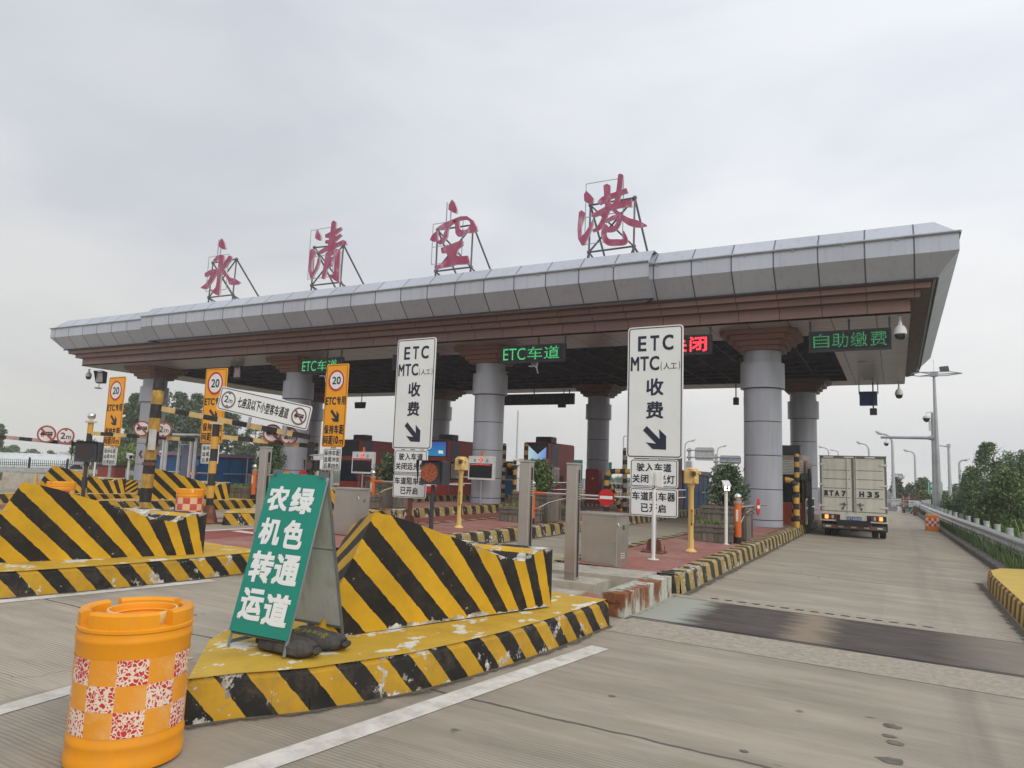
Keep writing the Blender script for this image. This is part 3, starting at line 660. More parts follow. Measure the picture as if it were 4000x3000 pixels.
mb = MB(); W_, Hh, Dd = 1.0, .44, .6
F4 = [((-W_ / 2, -Dd / 2), (W_ / 2, -Dd / 2)), ((W_ / 2, -Dd / 2), (W_ / 2, Dd / 2)), ((W_ / 2, Dd / 2), (-W_ / 2, Dd / 2)), ((-W_ / 2, Dd / 2), (-W_ / 2, -Dd / 2))]; s_ = 0.0
for (a, b_) in F4:
    L_ = sqrt((b_[0] - a[0]) ** 2 + (b_[1] - a[1]) ** 2); U = lambda q, z: ((q - z * 1.5) / .13 + 40, .6)
    mb.add([(*a, 0), (*b_, 0), (b_[0] * .94, b_[1] * .94, Hh), (a[0] * .94, a[1] * .94, Hh)], [(0, 1, 2, 3)], 0, [[U(s_, 0), U(s_ + L_, 0), U(s_ + L_, Hh), U(s_, Hh)]]); s_ += L_
mb.add([(x * .94, y * .94, Hh) for x, y in ((-W_ / 2, -Dd / 2), (W_ / 2, -Dd / 2), (W_ / 2, Dd / 2), (-W_ / 2, Dd / 2))], [(0, 1, 2, 3)], 0, [[(0, 1)] * 4])
o = mb.build('small_crash_block', HAZ); o.location = (-25.0, 16.85, gz(-25) + HK); o.rotation_euler.z = -.25
tag(o, 'small low block with stripes slanting the other way, behind the far crash block', 'crash barrier')

rnd = random.Random(12); mb = MB()
for (u, v, r) in ((3483, 2838, .075), (3474, 2876, .05), (3493, 2903, .065), (3483, 2972, .085), (2905, 2935, .03), (2390, 2720, .03)):
    p = G(u, v); n = 14; r *= .75; P = [(p.x + r * rnd.uniform(.7, 1.25) * cos(2 * pi * i / n) * 1.3, p.y + r * rnd.uniform(.7, 1.25) * sin(2 * pi * i / n)) for i in range(n)]; mb.add([(x, y, gz(x) + .0035) for x, y in P], [list(range(n))])
structure(mb.build('oil_stains', plain('oil_stain', (.15, .13, .105), .75, var=.3, scale=12)))

# grit and road dirt along the kerb foot, doubling as painted contact shadow
m, t, b = newmat('gutter_dirt_and_shade'); b.inputs['Roughness'].default_value = .95; r = ramp(t, ((.3, (.07, .058, .045)), (.7, (.17, .145, .11)))); t.links.new(noise(t, 20, 5, .7), r.inputs[0]); t.links.new(r.outputs[0], b.inputs['Base Color'])
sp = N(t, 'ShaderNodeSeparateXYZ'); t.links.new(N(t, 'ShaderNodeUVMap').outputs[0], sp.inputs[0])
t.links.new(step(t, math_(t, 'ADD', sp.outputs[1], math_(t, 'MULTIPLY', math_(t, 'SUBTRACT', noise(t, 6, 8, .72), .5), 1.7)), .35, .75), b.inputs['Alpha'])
def dirt_shade_strip(path, w):
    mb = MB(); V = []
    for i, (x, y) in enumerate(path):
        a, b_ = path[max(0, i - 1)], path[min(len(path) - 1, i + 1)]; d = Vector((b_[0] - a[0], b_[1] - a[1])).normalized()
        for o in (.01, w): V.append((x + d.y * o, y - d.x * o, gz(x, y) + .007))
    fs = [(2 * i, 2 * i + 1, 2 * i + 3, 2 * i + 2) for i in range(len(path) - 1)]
    mb.add(V, fs, 0, [[(0, 1), (0, 0), (0, 0), (0, 1)]] * len(fs)); structure(mb.build('gutter_dirt_and_shade', MATS['gutter_dirt_and_shade']))
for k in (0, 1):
    dirt_shade_strip([(x + ISL[k][0] + NOSEX[k], y + ISL[k][1]) for x, y in NOSE_R], .16); dirt_shade_strip([(x + ISL[k][0] + NOSEX[k], y + ISL[k][1]) for x, y in NOSE_L], .16)
    dirt_shade_strip([(-2.86 + ISL[k][0] + .03, 10.8 + q * 3.2) for q in range(8)], .22)
dirt_shade_strip([(1.41, 8.6 + q) for q in range(9)][::-1], .22); dirt_shade_strip([(-2.93, 8.5), (-2.9, 9.5), (-2.9, 10.6)], .09)
# ------------------------------------------------------------------ toll canopy
FASC = mat_panel('grey_fascia_panels', (0.46, 0.485, 0.55), 0.40, 0.1, 1.17, None, 0.021, streak=0.22)
SOFF = mat_panel('soffit_panels', (0.37, 0.335, 0.315), 0.28, 0.0, 1.17, 0.42, 0.022, (0.05, 0.045, 0.045), coord='Object')
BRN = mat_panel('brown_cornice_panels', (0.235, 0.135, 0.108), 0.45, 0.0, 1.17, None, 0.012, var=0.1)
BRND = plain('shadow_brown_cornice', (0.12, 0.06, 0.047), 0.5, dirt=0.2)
COLM = plain('grey_column_cladding', (0.37, 0.385, 0.43), 0.38, 0.12, var=0.06, scale=0.8, dirt=0.12, streaky=0.30)
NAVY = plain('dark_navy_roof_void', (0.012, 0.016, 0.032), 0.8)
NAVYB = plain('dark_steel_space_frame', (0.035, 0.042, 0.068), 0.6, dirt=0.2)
XA, XB, YA, YB, ZS = -37.3, 0.48, 22.1, 37.6, 6.468
can = thing('toll_canopy', (-18.5, 30, 0), label='long grey metal toll canopy with brown stepped cornice on round columns', cat='canopy')
def cb(mb, name, mats, par=can): return mb.xf(Matrix.Translation((18.5, -30, 0))).build(name, mats, par)
def loop(d, bump_=0.0):
    """rectangle offset by d, with the raised centre bay stepped forward on the front side"""
    P = [(XB + d, YA - d)]
    P += [(XB + d, YB + d), (XA - d, YB + d), (XA - d, YA - d)]
    if bump_: P += [(-30.35 + 0.0, YA - d), (-30.35 - 0.28, YA - d - bump_), (-6.75 + 0.28, YA - d - bump_), (-6.75, YA - d)]
    return P
def skin(mb, prof, bump_, mi):
    loops = [[(x, y, z) for x, y in loop(d, bump_)] for d, z in prof]
    per = [0]; n = len(loops[0])
    for k in range(len(loops) - 1):
        v = sum((abs(prof[i + 1][0] - prof[i][0]) + abs(prof[i + 1][1] - prof[i][1])) for i in range(k))
        for i in range(n):
            j = (i + 1) % n; a, b_, c, d = loops[k][i], loops[k][j], loops[k + 1][j], loops[k + 1][i]
            ax = 0 if abs(b_[0] - a[0]) >= abs(b_[1] - a[1]) else 1
            mb.add([a, b_, c, d], [(0, 1, 2, 3)], mi[k] if isinstance(mi, list) else mi, [[(a[ax], v), (b_[ax], v), (c[ax], v + 1), (d[ax], v + 1)]])
mb = MB(); skin(mb, [(0.62, 7.262), (1.12, 7.82), (1.12, 8.285), (0.60, 8.79), (-2.6, 8.95)], 0.36, 0)
mb.add([(x, y, 8.95) for x, y in loop(-2.6, 0.36)], [list(range(8))], 0, [[(0, 0)] * 8])
mb.add([(x, y, 7.262) for x, y in loop(0.62, 0.36)], [list(range(7, -1, -1))], 0, [[(0, 0)] * 8])
cb(mb, 'roof_fascia', FASC)
mb = MB()
L1 = [(x, y, 8.30) for x, y in loop(1.15, 0.36)]
for i in (3, 4, 5, 6, 7): mb.tube([L1[i], L1[(i + 1) % 8]], 0.035, 6)
mb.tube([L1[0], (L1[0][0], 30, 8.30)], 0.035, 6)
for k in range(30): x = -37.5 + k * 1.3; yy = YA - 1.15 - (0.36 if -30.3 < x < -6.8 else 0); mb.box((x, yy + 0.03, 8.27), (0.07, 0.06, 0.09))
cb(mb, 'lightning_rail', GALV)
mb = MB()
L2 = [(x, y, 7.235) for x, y in loop(0.64, 0.36)]
for i in (3, 4, 5, 6, 7): mb.tube([L2[i], L2[(i + 1) % 8]], 0.03, 6)
mb.tube([L2[0], L2[1]], 0.03, 6)
cb(mb, 'drip_rail', DARKST)
mb = MB()
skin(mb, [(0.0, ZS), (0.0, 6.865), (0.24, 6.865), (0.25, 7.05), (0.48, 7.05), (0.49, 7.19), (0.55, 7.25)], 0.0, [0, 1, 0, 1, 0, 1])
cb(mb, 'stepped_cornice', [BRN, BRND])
# soffit ring round the dark open bay
VX0, VX1, VY0, VY1 = -35.2, -1.83, 24.55, 36.0
mb = MB()
for (x0, x1, y0, y1) in ((XA, XB, YA, VY0), (XA, XB, VY1, YB), (XA, VX0, VY0, VY1), (VX1, XB, VY0, VY1)):
    mb.box(((x0 + x1) / 2, (y0 + y1) / 2, ZS + 0.035), (x1 - x0, y1 - y0, 0.06))
cb(mb, 'soffit', SOFF)
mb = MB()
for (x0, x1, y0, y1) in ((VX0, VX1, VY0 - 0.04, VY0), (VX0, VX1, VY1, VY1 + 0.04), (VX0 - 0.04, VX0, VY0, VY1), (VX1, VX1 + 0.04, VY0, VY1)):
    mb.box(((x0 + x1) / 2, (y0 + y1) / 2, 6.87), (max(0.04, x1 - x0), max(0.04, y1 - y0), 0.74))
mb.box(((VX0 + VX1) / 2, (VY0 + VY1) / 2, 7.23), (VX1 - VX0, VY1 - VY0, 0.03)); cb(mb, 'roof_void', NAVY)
mb = MB(); nx, ny = 26, 9
for i in range(nx + 1):
    x = VX0 + (VX1 - VX0) * i / nx; mb.rod((x, VY0, 6.62), (x, VY1, 6.62), 0.035, n=5)
for j in range(ny + 1):
    y = VY0 + (VY1 - VY0) * j / ny; mb.rod((VX0, y, 6.62), (VX1, y, 6.62), 0.035, n=5)
for i in range(nx):
    for j in range(ny):
        x, y = VX0 + (VX1 - VX0) * (i + .5) / nx, VY0 + (VY1 - VY0) * (j + .5) / ny
        for sx_, sy_ in ((-1, -1), (1, 1)): mb.rod((x, y, 7.2), (x + sx_ * .64, y + sy_ * .63, 6.62), 0.022, n=4, caps=False)
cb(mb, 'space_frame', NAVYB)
for x, y, in ((-1.0, 30.5), (-1.0, 35.6), (-8.3, 28.5), (-13.9, 28), (-16.5, 30), (-5.3, 30)):
    mb = MB(); z = ZS if x > VX1 else 6.55; mb.lathe([(0.16, -0.05), (0.19, -0.01), (0.19, 0.0)], (x, y, z), 16); cb(mb, 'downlight', plain('unlit_downlight', (0.5, 0.48, 0.46), 0.4))
def column(x, y):
    g = gz(x) + HK - 0.01
    mb = MB(); R = 0.58; prof = []; mats = []
    rings = [g, 0.40 + gz(x) * 0, 1.515, 2.567, 3.632, 4.689]
    rings = [g, g + 0.22, 1.515, 2.567, 3.632, 4.689]
    for a, b_ in zip(rings[:-1], rings[1:]):
        prof += [(R, a + 0.012), (R, b_ - 0.012), (R - 0.02, b_ - 0.010), (R - 0.02, b_ + 0.010)]; mats += [0, 1, 1, 1]
    prof += [(R, 4.70), (R + 0.10, 4.705), (R + 0.10, 5.5), (R, 5.505), (R, 5.92)]; mats += [0, 0, 0, 0]
    mb.lathe(prof, (x, y, 0), 40, mats=mats); c = cb(mb, 'column', [COLM, BLACK])
    mb = MB()
    for (w, za, zb) in ((0.68, 5.90, 6.02), (0.80, 6.025, 6.17), (0.97, 6.175, 6.33), (1.15, 6.335, 6.466)):
        k = w * 0.2
        P = [(-w + k, -w), (w - k, -w), (w, -w + k), (w, w - k), (w - k, w), (-w + k, w), (-w, w - k), (-w, -w + k)]
        V = [(x + p[0], y + p[1], za) for p in P] + [(x + p[0] * 1.03, y + p[1] * 1.03, zb) for p in P]
        mb.add(V, [list(range(7, -1, -1)), list(range(8, 16))] + [(i, (i + 1) % 8, 8 + (i + 1) % 8, 8 + i) for i in range(8)])
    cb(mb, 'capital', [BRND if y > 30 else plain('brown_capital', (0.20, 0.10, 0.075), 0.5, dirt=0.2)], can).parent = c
COLX = (-3.72, -13.85, -23.9, -34.0)
for x in COLX:
    column(x, 24.05); column(x, 35.7)

# ------------------------------------------------------------------ roof lettering on space-frame stands (brush-written characters)
PINK = None
m, t, b = newmat('sun_bleached_red_letters')
r = ramp(t, ((0.42, (0.31, 0.042, 0.10)), (0.56, (0.37, 0.095, 0.165)), (0.68, (0.58, 0.38, 0.42)))); t.links.new(noise(t, 2.2, 8, 0.7, mapscale=(1.5, 1, 0.6)), r.inputs[0])
t.links.new(r.outputs[0], b.inputs['Base Color']); b.inputs['Roughness'].default_value = 0.6; PINK = m
LEDGE = plain('pale_letter_returns', (0.5, 0.42, 0.42), 0.6, dirt=0.3)
# outlines traced from the photograph, in source pixels; each becomes a solid letter 0.25 m thick
def px(k, P):
    o = {'a': (700, 600, 2.765), 'b': (1500, 600, 2.0109)}[k]
    return [(o[0] + x / o[2], o[1] + y / o[2]) for x, y in P]
def brush(B, n=5):
    """outline of one brush stroke given as (x, y, half width) along its spine"""
    pts = []
    for k in range(len(B) - 1):
        p0, p1, p2, p3 = B[max(0, k - 1)], B[k], B[k + 1], B[min(len(B) - 1, k + 2)]
        for i in range(n):
            t_ = i / n; pts.append(tuple(.5 * (2 * b_ + (c - a) * t_ + (2 * a - 5 * b_ + 4 * c - d) * t_ ** 2 + (3 * b_ - a - 3 * c + d) * t_ ** 3) for a, b_, c, d in zip(p0, p1, p2, p3)))
    pts.append(B[-1]); Lf, Rt = [], []
    for i, (x, y, w) in enumerate(pts):
        a, b_ = pts[max(0, i - 1)], pts[min(len(pts) - 1, i + 1)]; d = sqrt((b_[0] - a[0]) ** 2 + (b_[1] - a[1]) ** 2) or 1; nx_, ny_ = -(b_[1] - a[1]) / d, (b_[0] - a[0]) / d
        Lf.append((x + nx_ * w, y + ny_ * w)); Rt.append((x - nx_ * w, y - ny_ * w))
    a, b_ = pts[0], pts[1]; d = sqrt((b_[0] - a[0]) ** 2 + (b_[1] - a[1]) ** 2); tip0 = (a[0] - (b_[0] - a[0]) / d * a[2] * .5, a[1] - (b_[1] - a[1]) / d * a[2] * .5)
    return [tip0] + Lf + Rt[::-1]
STROKES = {
 'yong': ('a', [
   [(458, 915), (475, 935), (490, 970), (500, 1025), (470, 1032), (428, 1008), (426, 970), (438, 935)],
   [(362, 1152), (400, 1110), (440, 1090), (478, 1098), (483, 1112), (470, 1200), (455, 1230), (452, 1300), (440, 1400), (430, 1540), (380, 1515), (335, 1480), (320, 1465), (385, 1470), (400, 1400), (412, 1280), (420, 1200), (425, 1135), (395, 1150), (368, 1175)],
   [(466, 1200), (500, 1150), (530, 1105), (560, 1102), (570, 1130), (530, 1180), (495, 1228), (470, 1240)],
   [(450, 1225), (480, 1240), (510, 1290), (545, 1338), (600, 1350), (655, 1388), (630, 1410), (580, 1418), (535, 1412), (520, 1360), (485, 1310), (455, 1290)],
   [(272, 1290), (330, 1255), (385, 1245), (408, 1258), (395, 1300), (360, 1365), (320, 1420), (290, 1458), (255, 1460), (225, 1448), (285, 1400), (325, 1340), (342, 1300), (300, 1318), (272, 1328)]]),
 'qing': ('a', [
   [(1488, 815), (1510, 850), (1530, 895), (1528, 930), (1500, 935), (1467, 915), (1470, 865)],
   [(1412, 1050), (1425, 1028), (1455, 1030), (1476, 1060), (1455, 1100), (1435, 1150), (1425, 1240), (1435, 1280), (1460, 1245), (1485, 1180), (1495, 1125), (1515, 1120), (1512, 1170), (1490, 1240), (1450, 1310), (1440, 1345), (1412, 1345), (1398, 1270), (1396, 1200), (1405, 1110)],
   [(1642, 745), (1660, 720), (1692, 735), (1690, 815), (1748, 792), (1752, 815), (1690, 868), (1688, 895), (1740, 862), (1752, 880), (1682, 945), (1690, 965), (1770, 930), (1800, 945), (1805, 985), (1760, 980), (1690, 1008), (1640, 1035), (1570, 1050), (1520, 1080), (1502, 1055), (1560, 1018), (1605, 1000), (1606, 968), (1575, 968), (1574, 938), (1618, 928), (1610, 905), (1575, 905), (1573, 875), (1630, 845), (1637, 800)],
   [(1578, 1072), (1620, 1042), (1680, 1026), (1730, 1030), (1738, 1060), (1730, 1180), (1722, 1390), (1680, 1372), (1630, 1330), (1596, 1308), (1665, 1302), (1672, 1200), (1672, 1080), (1640, 1090), (1610, 1120), (1665, 1112), (1640, 1160), (1645, 1205), (1590, 1240), (1580, 1300), (1560, 1352), (1535, 1350), (1540, 1300), (1560, 1200)]]),
 'kong': ('b', [
   [(532, 360), (552, 380), (573, 440), (568, 470), (535, 458), (505, 440), (508, 400)],
   [(418, 580), (470, 545), (540, 515), (600, 492), (650, 490), (700, 525), (728, 580), (732, 605), (690, 620), (640, 620), (610, 650), (575, 648), (560, 625), (556, 560), (545, 525), (586, 528), (590, 590), (610, 600), (650, 595), (680, 560), (670, 530), (640, 515), (600, 520), (570, 528), (520, 560), (500, 600), (495, 650), (460, 700), (430, 712), (418, 695), (460, 655), (480, 590), (455, 595), (425, 598)],
   [(418, 600), (420, 680), (385, 690), (358, 678), (375, 640)],
   [(445, 740), (520, 712), (600, 680), (618, 685), (617, 718), (580, 745), (565, 800), (600, 806), (655, 800), (672, 850), (660, 865), (560, 870), (520, 885), (450, 895), (395, 908), (395, 880), (440, 868), (490, 830), (505, 800), (490, 778), (450, 780)]]),
 'gang': ('b', [
   [(1588, 290), (1620, 320), (1645, 350), (1640, 385), (1605, 390), (1572, 370), (1570, 320)],
   [(1530, 460), (1550, 443), (1580, 465), (1575, 490), (1548, 570), (1545, 650), (1580, 620), (1615, 560), (1640, 512), (1640, 560), (1610, 640), (1572, 715), (1550, 718), (1525, 670), (1518, 600), (1525, 520)],
   *[brush(B) for B in (
     [(1749, 248, 26), (1752, 330, 24), (1757, 425, 21)], [(1858, 165, 20), (1846, 270, 20), (1832, 350, 19), (1800, 435, 17)],
     [(1688, 388, 17), (1730, 352, 21), (1830, 314, 18), (1908, 286, 19)], [(1634, 486, 15), (1700, 456, 19), (1780, 418, 22), (1870, 394, 26), (1945, 386, 30)],
     [(1757, 425, 19), (1718, 525, 18), (1682, 580, 16), (1636, 606, 9)], [(1800, 438, 16), (1860, 490, 19), (1920, 530, 27), (1990, 550, 27), (2060, 562, 5)],
     [(1735, 532, 9), (1795, 500, 16), (1852, 486, 16)], [(1852, 492, 17), (1832, 556, 18), (1795, 592, 18), (1742, 592, 22)],
     [(1738, 560, 20), (1722, 630, 21), (1752, 688, 25), (1830, 694, 25), (1892, 682, 20), (1876, 604, 5)])]]),
}
STAND = {  # top-left, top-right, bottom-left, bottom-right nodes in source pixels
 'yong': ('a', [(365, 1180), (620, 1140), (320, 1555), (580, 1525)]), 'qing': ('a', [(1462, 1015), (1775, 985), (1430, 1425), (1742, 1390)]),
 'kong': ('b', [(422, 600), (700, 560), (407, 925), (683, 892)]), 'gang': ('b', [(1622, 405), (1970, 347), (1610, 775), (1962, 728)])}
DIRECT = {'yong': 'leftmost, with a floating dot on top', 'qing': 'second from left', 'kong': 'third from left, wide base stroke', 'gang': 'rightmost and highest'}
FRAMEM = plain('space_frame_tubes', (0.14, 0.125, 0.14), 0.5, 0.3, dirt=0.3)
for key in ('yong', 'qing', 'kong', 'gang'):
    kk, strokes = STROKES[key]; YF = 22.85
    nodes = [AY(*p, YF + 0.25) for p in px(*STAND[key])]
    cx = sum(n.x for n in nodes) / 4; cz = 8.78
    root = thing('roof_character', (cx, YF, cz), label='bleached red character on a roof stand, ' + DIRECT[key], cat='sign', group='red characters on the roof')
    off = Vector((cx, YF, cz))
    mb = MB()
    for P in strokes:
        W3 = [AY(u, v, YF - 0.12) for u, v in px(kk, P)]
        poly = [(p.x - cx, p.z - cz) for p in W3]
        mb.prism(poly, -0.12 + 0.004 * STROKES[key][1].index(P), -0.02, 1); n = len(poly)
        # front face carries the red paint, the returns stay pale
        mb.m[-(n + 2)] = 0; mb.m[-(n + 1)] = 1
    mb.build('character', [PINK, LEDGE], root)
    tl, tr, bl, br = [n - off for n in nodes]
    mb = MB()
    for p, q in ((tl, tr), (bl, br), (tl, bl), (tr, br), (tl, br), (tr, bl)): mb.rod(p, q, 0.035, n=6)
    for p in (tl, tr, bl, br): mb.ball(p, 0.085, 8)
    for p in (bl, br):
        mb.rod(p, (p.x, p.y, 0.02), 0.04, n=6)
        for dx in (-0.5, 0.5): mb.rod(p, (p.x + dx, p.y + 0.5, 0.06), 0.03, n=6)
        mb.rod(p, (p.x, p.y + 2.4, 0.16), 0.03, n=6)
    for p in (tl, tr): mb.rod(p, (p.x, p.y + 2.5, 0.18), 0.04, n=6)
    mb.build('tube_stand', FRAMEM, root)
    mb = MB(); w = tr.x - tl.x; zt = tl.z + (0.25 if key == 'yong' else 0.75 if key in ('qing', 'gang') else 0.2)
    x0, x1 = tl.x - 0.12, tl.x + w * 0.78
    for z in (bl.z + 0.25, (bl.z + zt) / 2, zt): mb.box(((x0 + x1) / 2, 0.09, z), (x1 - x0, 0.022, 0.022))
    for x in (x0, x1): mb.box((x, 0.09, (bl.z + 0.25 + zt) / 2), (0.022, 0.022, zt - bl.z - 0.25))
    if key in ('yong', 'kong'):
        d0 = AY(*px(kk, [strokes[0][5]])[0], YF); dx = d0.x - cx
        for e in (-0.1, 0.1): mb.box((dx + e, 0.05, zt + 0.35), (0.035, 0.035, 0.9))
    mb.build('backing_frame', GALV, root)
# ------------------------------------------------------------------ foreground: barrels, sandwich board, sandbags
def arc_block(mb, r0, r1, a0, a1, z0, z1, mi=0, n=8, rnd=0.012):
    for i in range(n):
        t0, t1 = a0 + (a1 - a0) * i / n, a0 + (a1 - a0) * (i + 1) / n
        P = []
        for t_ in (t0, t1):
            c, s_ = cos(t_), sin(t_)
            P += [(r1 * c, r1 * s_, z0), (r1 * c, r1 * s_, z1 - rnd), ((r1 - rnd) * c, (r1 - rnd) * s_, z1), ((r0 + rnd) * c, (r0 + rnd) * s_, z1), (r0 * c, r0 * s_, z1 - rnd), (r0 * c, r0 * s_, z0)]
        fs = [(k, 6 + k, 7 + k, 1 + k) for k in range(5)]
        if i == 0: fs.append((0, 1, 2, 3, 4, 5))
        if i == n - 1: fs.append((11, 10, 9, 8, 7, 6))
        mb.add(P, fs, mi, smooth=True)
def water_barrel(name, label, crack, orange=(0.76, 0.30, 0.02), z0=0.19, rows=3, cw=0.1559, ch=0.134, red=(0.52, 0.03, 0.035), phase=0.0):
    t = thing(name, (0, 0, 0), 0, label, 'traffic barrel', 'orange anti-crash barrels')
    mb = MB(); R = 0.30
    prof = [(R - .03, 0.0), (R + .002, 0.012), (R + .005, 0.03), (R + .005, 0.055), (R, 0.075), (R, 0.125), (R + .003, 0.132), (R + .003, 0.15), (R - .002, 0.165), (R - .005, z0), (R - .005, z0 + rows * ch), (R - .002, z0 + rows * ch + .012), (R - .002, 0.66), (R + .004, 0.672), (R + .004, 0.69), (R - .001, 0.70), (R - .001, 0.722), (R + .006, 0.73), (R + .006, 0.745), (R, 0.75), (R - .05, 0.752), (0.06, 0.748)]
    mb.lathe(prof, n=48); mb.build('body', BARREL, t)
    for k in range(4): mb = MB(); a = k * pi / 2 + phase; arc_block(mb, R - .062, R - .001, a + 0.13, a + pi / 2 - 0.13, 0.745, 0.832); mb.build('rim_segment', BARREL, t)
    mb = MB(); mb.lathe([(0.192, 0.745), (0.192, 0.80), (0.186, 0.812), (0.176, 0.812), (0.172, 0.80), (0.172, 0.70)], (-0.01, 0.03, 0), 36, mats=[0, 0, 0, 1, 1], cap=False)
    for k in range(4): mb.lathe([(0.171, 0.70 + k * .022), (0.164, 0.706 + k * .022), (0.171, 0.714 + k * .022)], (-0.01, 0.03, 0), 36, mi=1, cap=False)
    mb.lathe([(0.17, 0.752), (0.005, 0.752)], (-0.01, 0.03, 0), 24, mi=1, cap=False); mb.build('filler_ring', [BARRELIN, BARREL], t)
    # reflective band, uv in metres round the girth
    mb = MB(); n = 60; r = R - 0.0025; V = []; U = []
    for i in range(n + 1):
        a = 2 * pi * i / n + phase
        for z in (z0, z0 + rows * ch): V.append((r * cos(a), r * sin(a), z)); U.append((a * r, z - z0))
    fs = [(2 * i, 2 * i + 2, 2 * i + 3, 2 * i + 1) for i in range(n)]; mb.add(V, fs, 0, [[U[k] for k in f] for f in fs], smooth=True)
    mb.build('reflective_band', mat_checks('checks_%d' % int(crack * 100), cw, ch, red, orange, crack), t); return t
c = G(484, 2952)
b1 = water_barrel('water_barrel', 'bright orange plastic barrel with cracked red squares, big in the near left corner', 0.55, phase=0.25)
b1.location = (c.x, c.y, gz(c.x)); b1.rotation_euler.z = -0.35
for (u, v, lab, cr) in ((840, 2048 - 10, 'orange barrel with red checks beside the conical foot of a striped post', 0.12),):
    b2 = water_barrel('water_barrel', lab, .05, orange=(0.76, 0.46, 0.26), z0=.21, ch=.143, red=(.50, .05, .05), phase=0.7); p = G(733, 2052); b2.location = (p.x, p.y, gz(p.x)); b2.rotation_euler.z = 0.4
b3 = dup(b2, (0, 0, 0), 1.2, 'orange barrel with red checks behind the left crash block, below the dark flasher'); p = AY(241, 1881, 10.05); b3.location = (p.x, 10.05, gz(p.x))

# green sandwich board
SB = thing('sandwich_board', (-4.20, 3.985, gz(-4.2) + HK + 0.008), 0.03, 'green folding sandwich board with white characters standing on the yellow kerb nose', 'sandwich board')
W2, HT, DP = 0.276, 1.285, 0.33           # half width, height of the hinge, depth to the hinge
def lean(x, z, off=0.0, side=1):         # point on the front (side 1) or rear (side -1) frame
    y = DP * z / HT - off
    return (x, y, z) if side == 1 else (x, 2 * DP - y, z)
AL = plain('anodised_grey_frame', (0.16, 0.18, 0.19), 0.45, 0.5, dirt=0.35)
for side, nm in ((1, 'front_frame'), (-1, 'rear_frame')):
    mb = MB()
    for x in (-W2, W2): mb.rod(lean(x, 0.0, 0, side), lean(x, HT, 0, side), 0.016, n=4, smooth=False)
    for z in (0.10, HT * 0.56 if side < 0 else 0.13, HT - 0.01): mb.rod(lean(-W2, z, 0, side), lean(W2, z, 0, side), 0.013, n=4, smooth=False)
    mb.build(nm, AL, SB)
SB.rotation_euler.y = radians(0.6)
for x in (-W2, W2):
    mb = MB(); mb.rod((x, 0.02, 0.03), (x, 2 * DP - 0.02, 0.03), 0.014, n=4); mb.build('foot_bar', AL, SB)
    mb = MB(); mb.box((x * .88, DP, HT + 0.02), (0.02, 0.09, 0.05)); mb.build('hinge', AL, SB)
def leaned(mb, side=1, off=0.02):        # map x-z sheet geometry onto the leaning frame
    a = atan2(DP, HT); c_, s_ = cos(a), sin(a)
    out_ = []
    for x, y, z in mb.v:
        yy, zz = z * s_ + y * c_ - off, z * c_ - y * s_
        out_.append((x, yy if side == 1 else 2 * DP - yy, zz))
    mb.v = out_
    return mb
PL = sqrt(DP * DP + HT * HT); PB, PT = 0.115, PL + 0.015
mb = MB(); mb.prism([(-W2 - .012, PB), (W2 + .012, PB), (W2 + .012, PT - .05), (W2 - .03, PT), (-W2 + .03, PT), (-W2 - .012, PT - .05)], -0.006, 0.006); leaned(mb)
pnl = mb.build('front_panel', GREEN, SB)
mb = MB(); hh = PT - PB
def vz(v): return PT - v * hh
for ch, x0, x1, v0, v1 in (('农', .06, .445, .085, .25), ('绿', .485, .885, .085, .255), ('机', .075, .45, .295, .465), ('色', .50, .855, .295, .475), ('转', .075, .48, .505, .70), ('通', .50, .93, .51, .695), ('运', .075, .475, .735, .925), ('道', .50, .93, .745, .935)):
    X = lambda q: -W2 - .012 + q * (2 * W2 + .024)
    put_text(mb, ch, X(x0), vz(v1), X(x1), vz(v0), -0.0095, 0.030)
leaned(mb); mb.build('lettering', SIGNW, pnl)
mb = MB(); mb.prism([(-W2, PB), (W2, PB), (W2, PT - .02), (-W2, PT - .02)], -0.004, 0.004); leaned(mb, -1, -0.005)
mb.build('rear_panel', plain('pale_panel_back', (0.50, 0.50, 0.46), 0.6, var=0.12, dirt=0.3), SB)
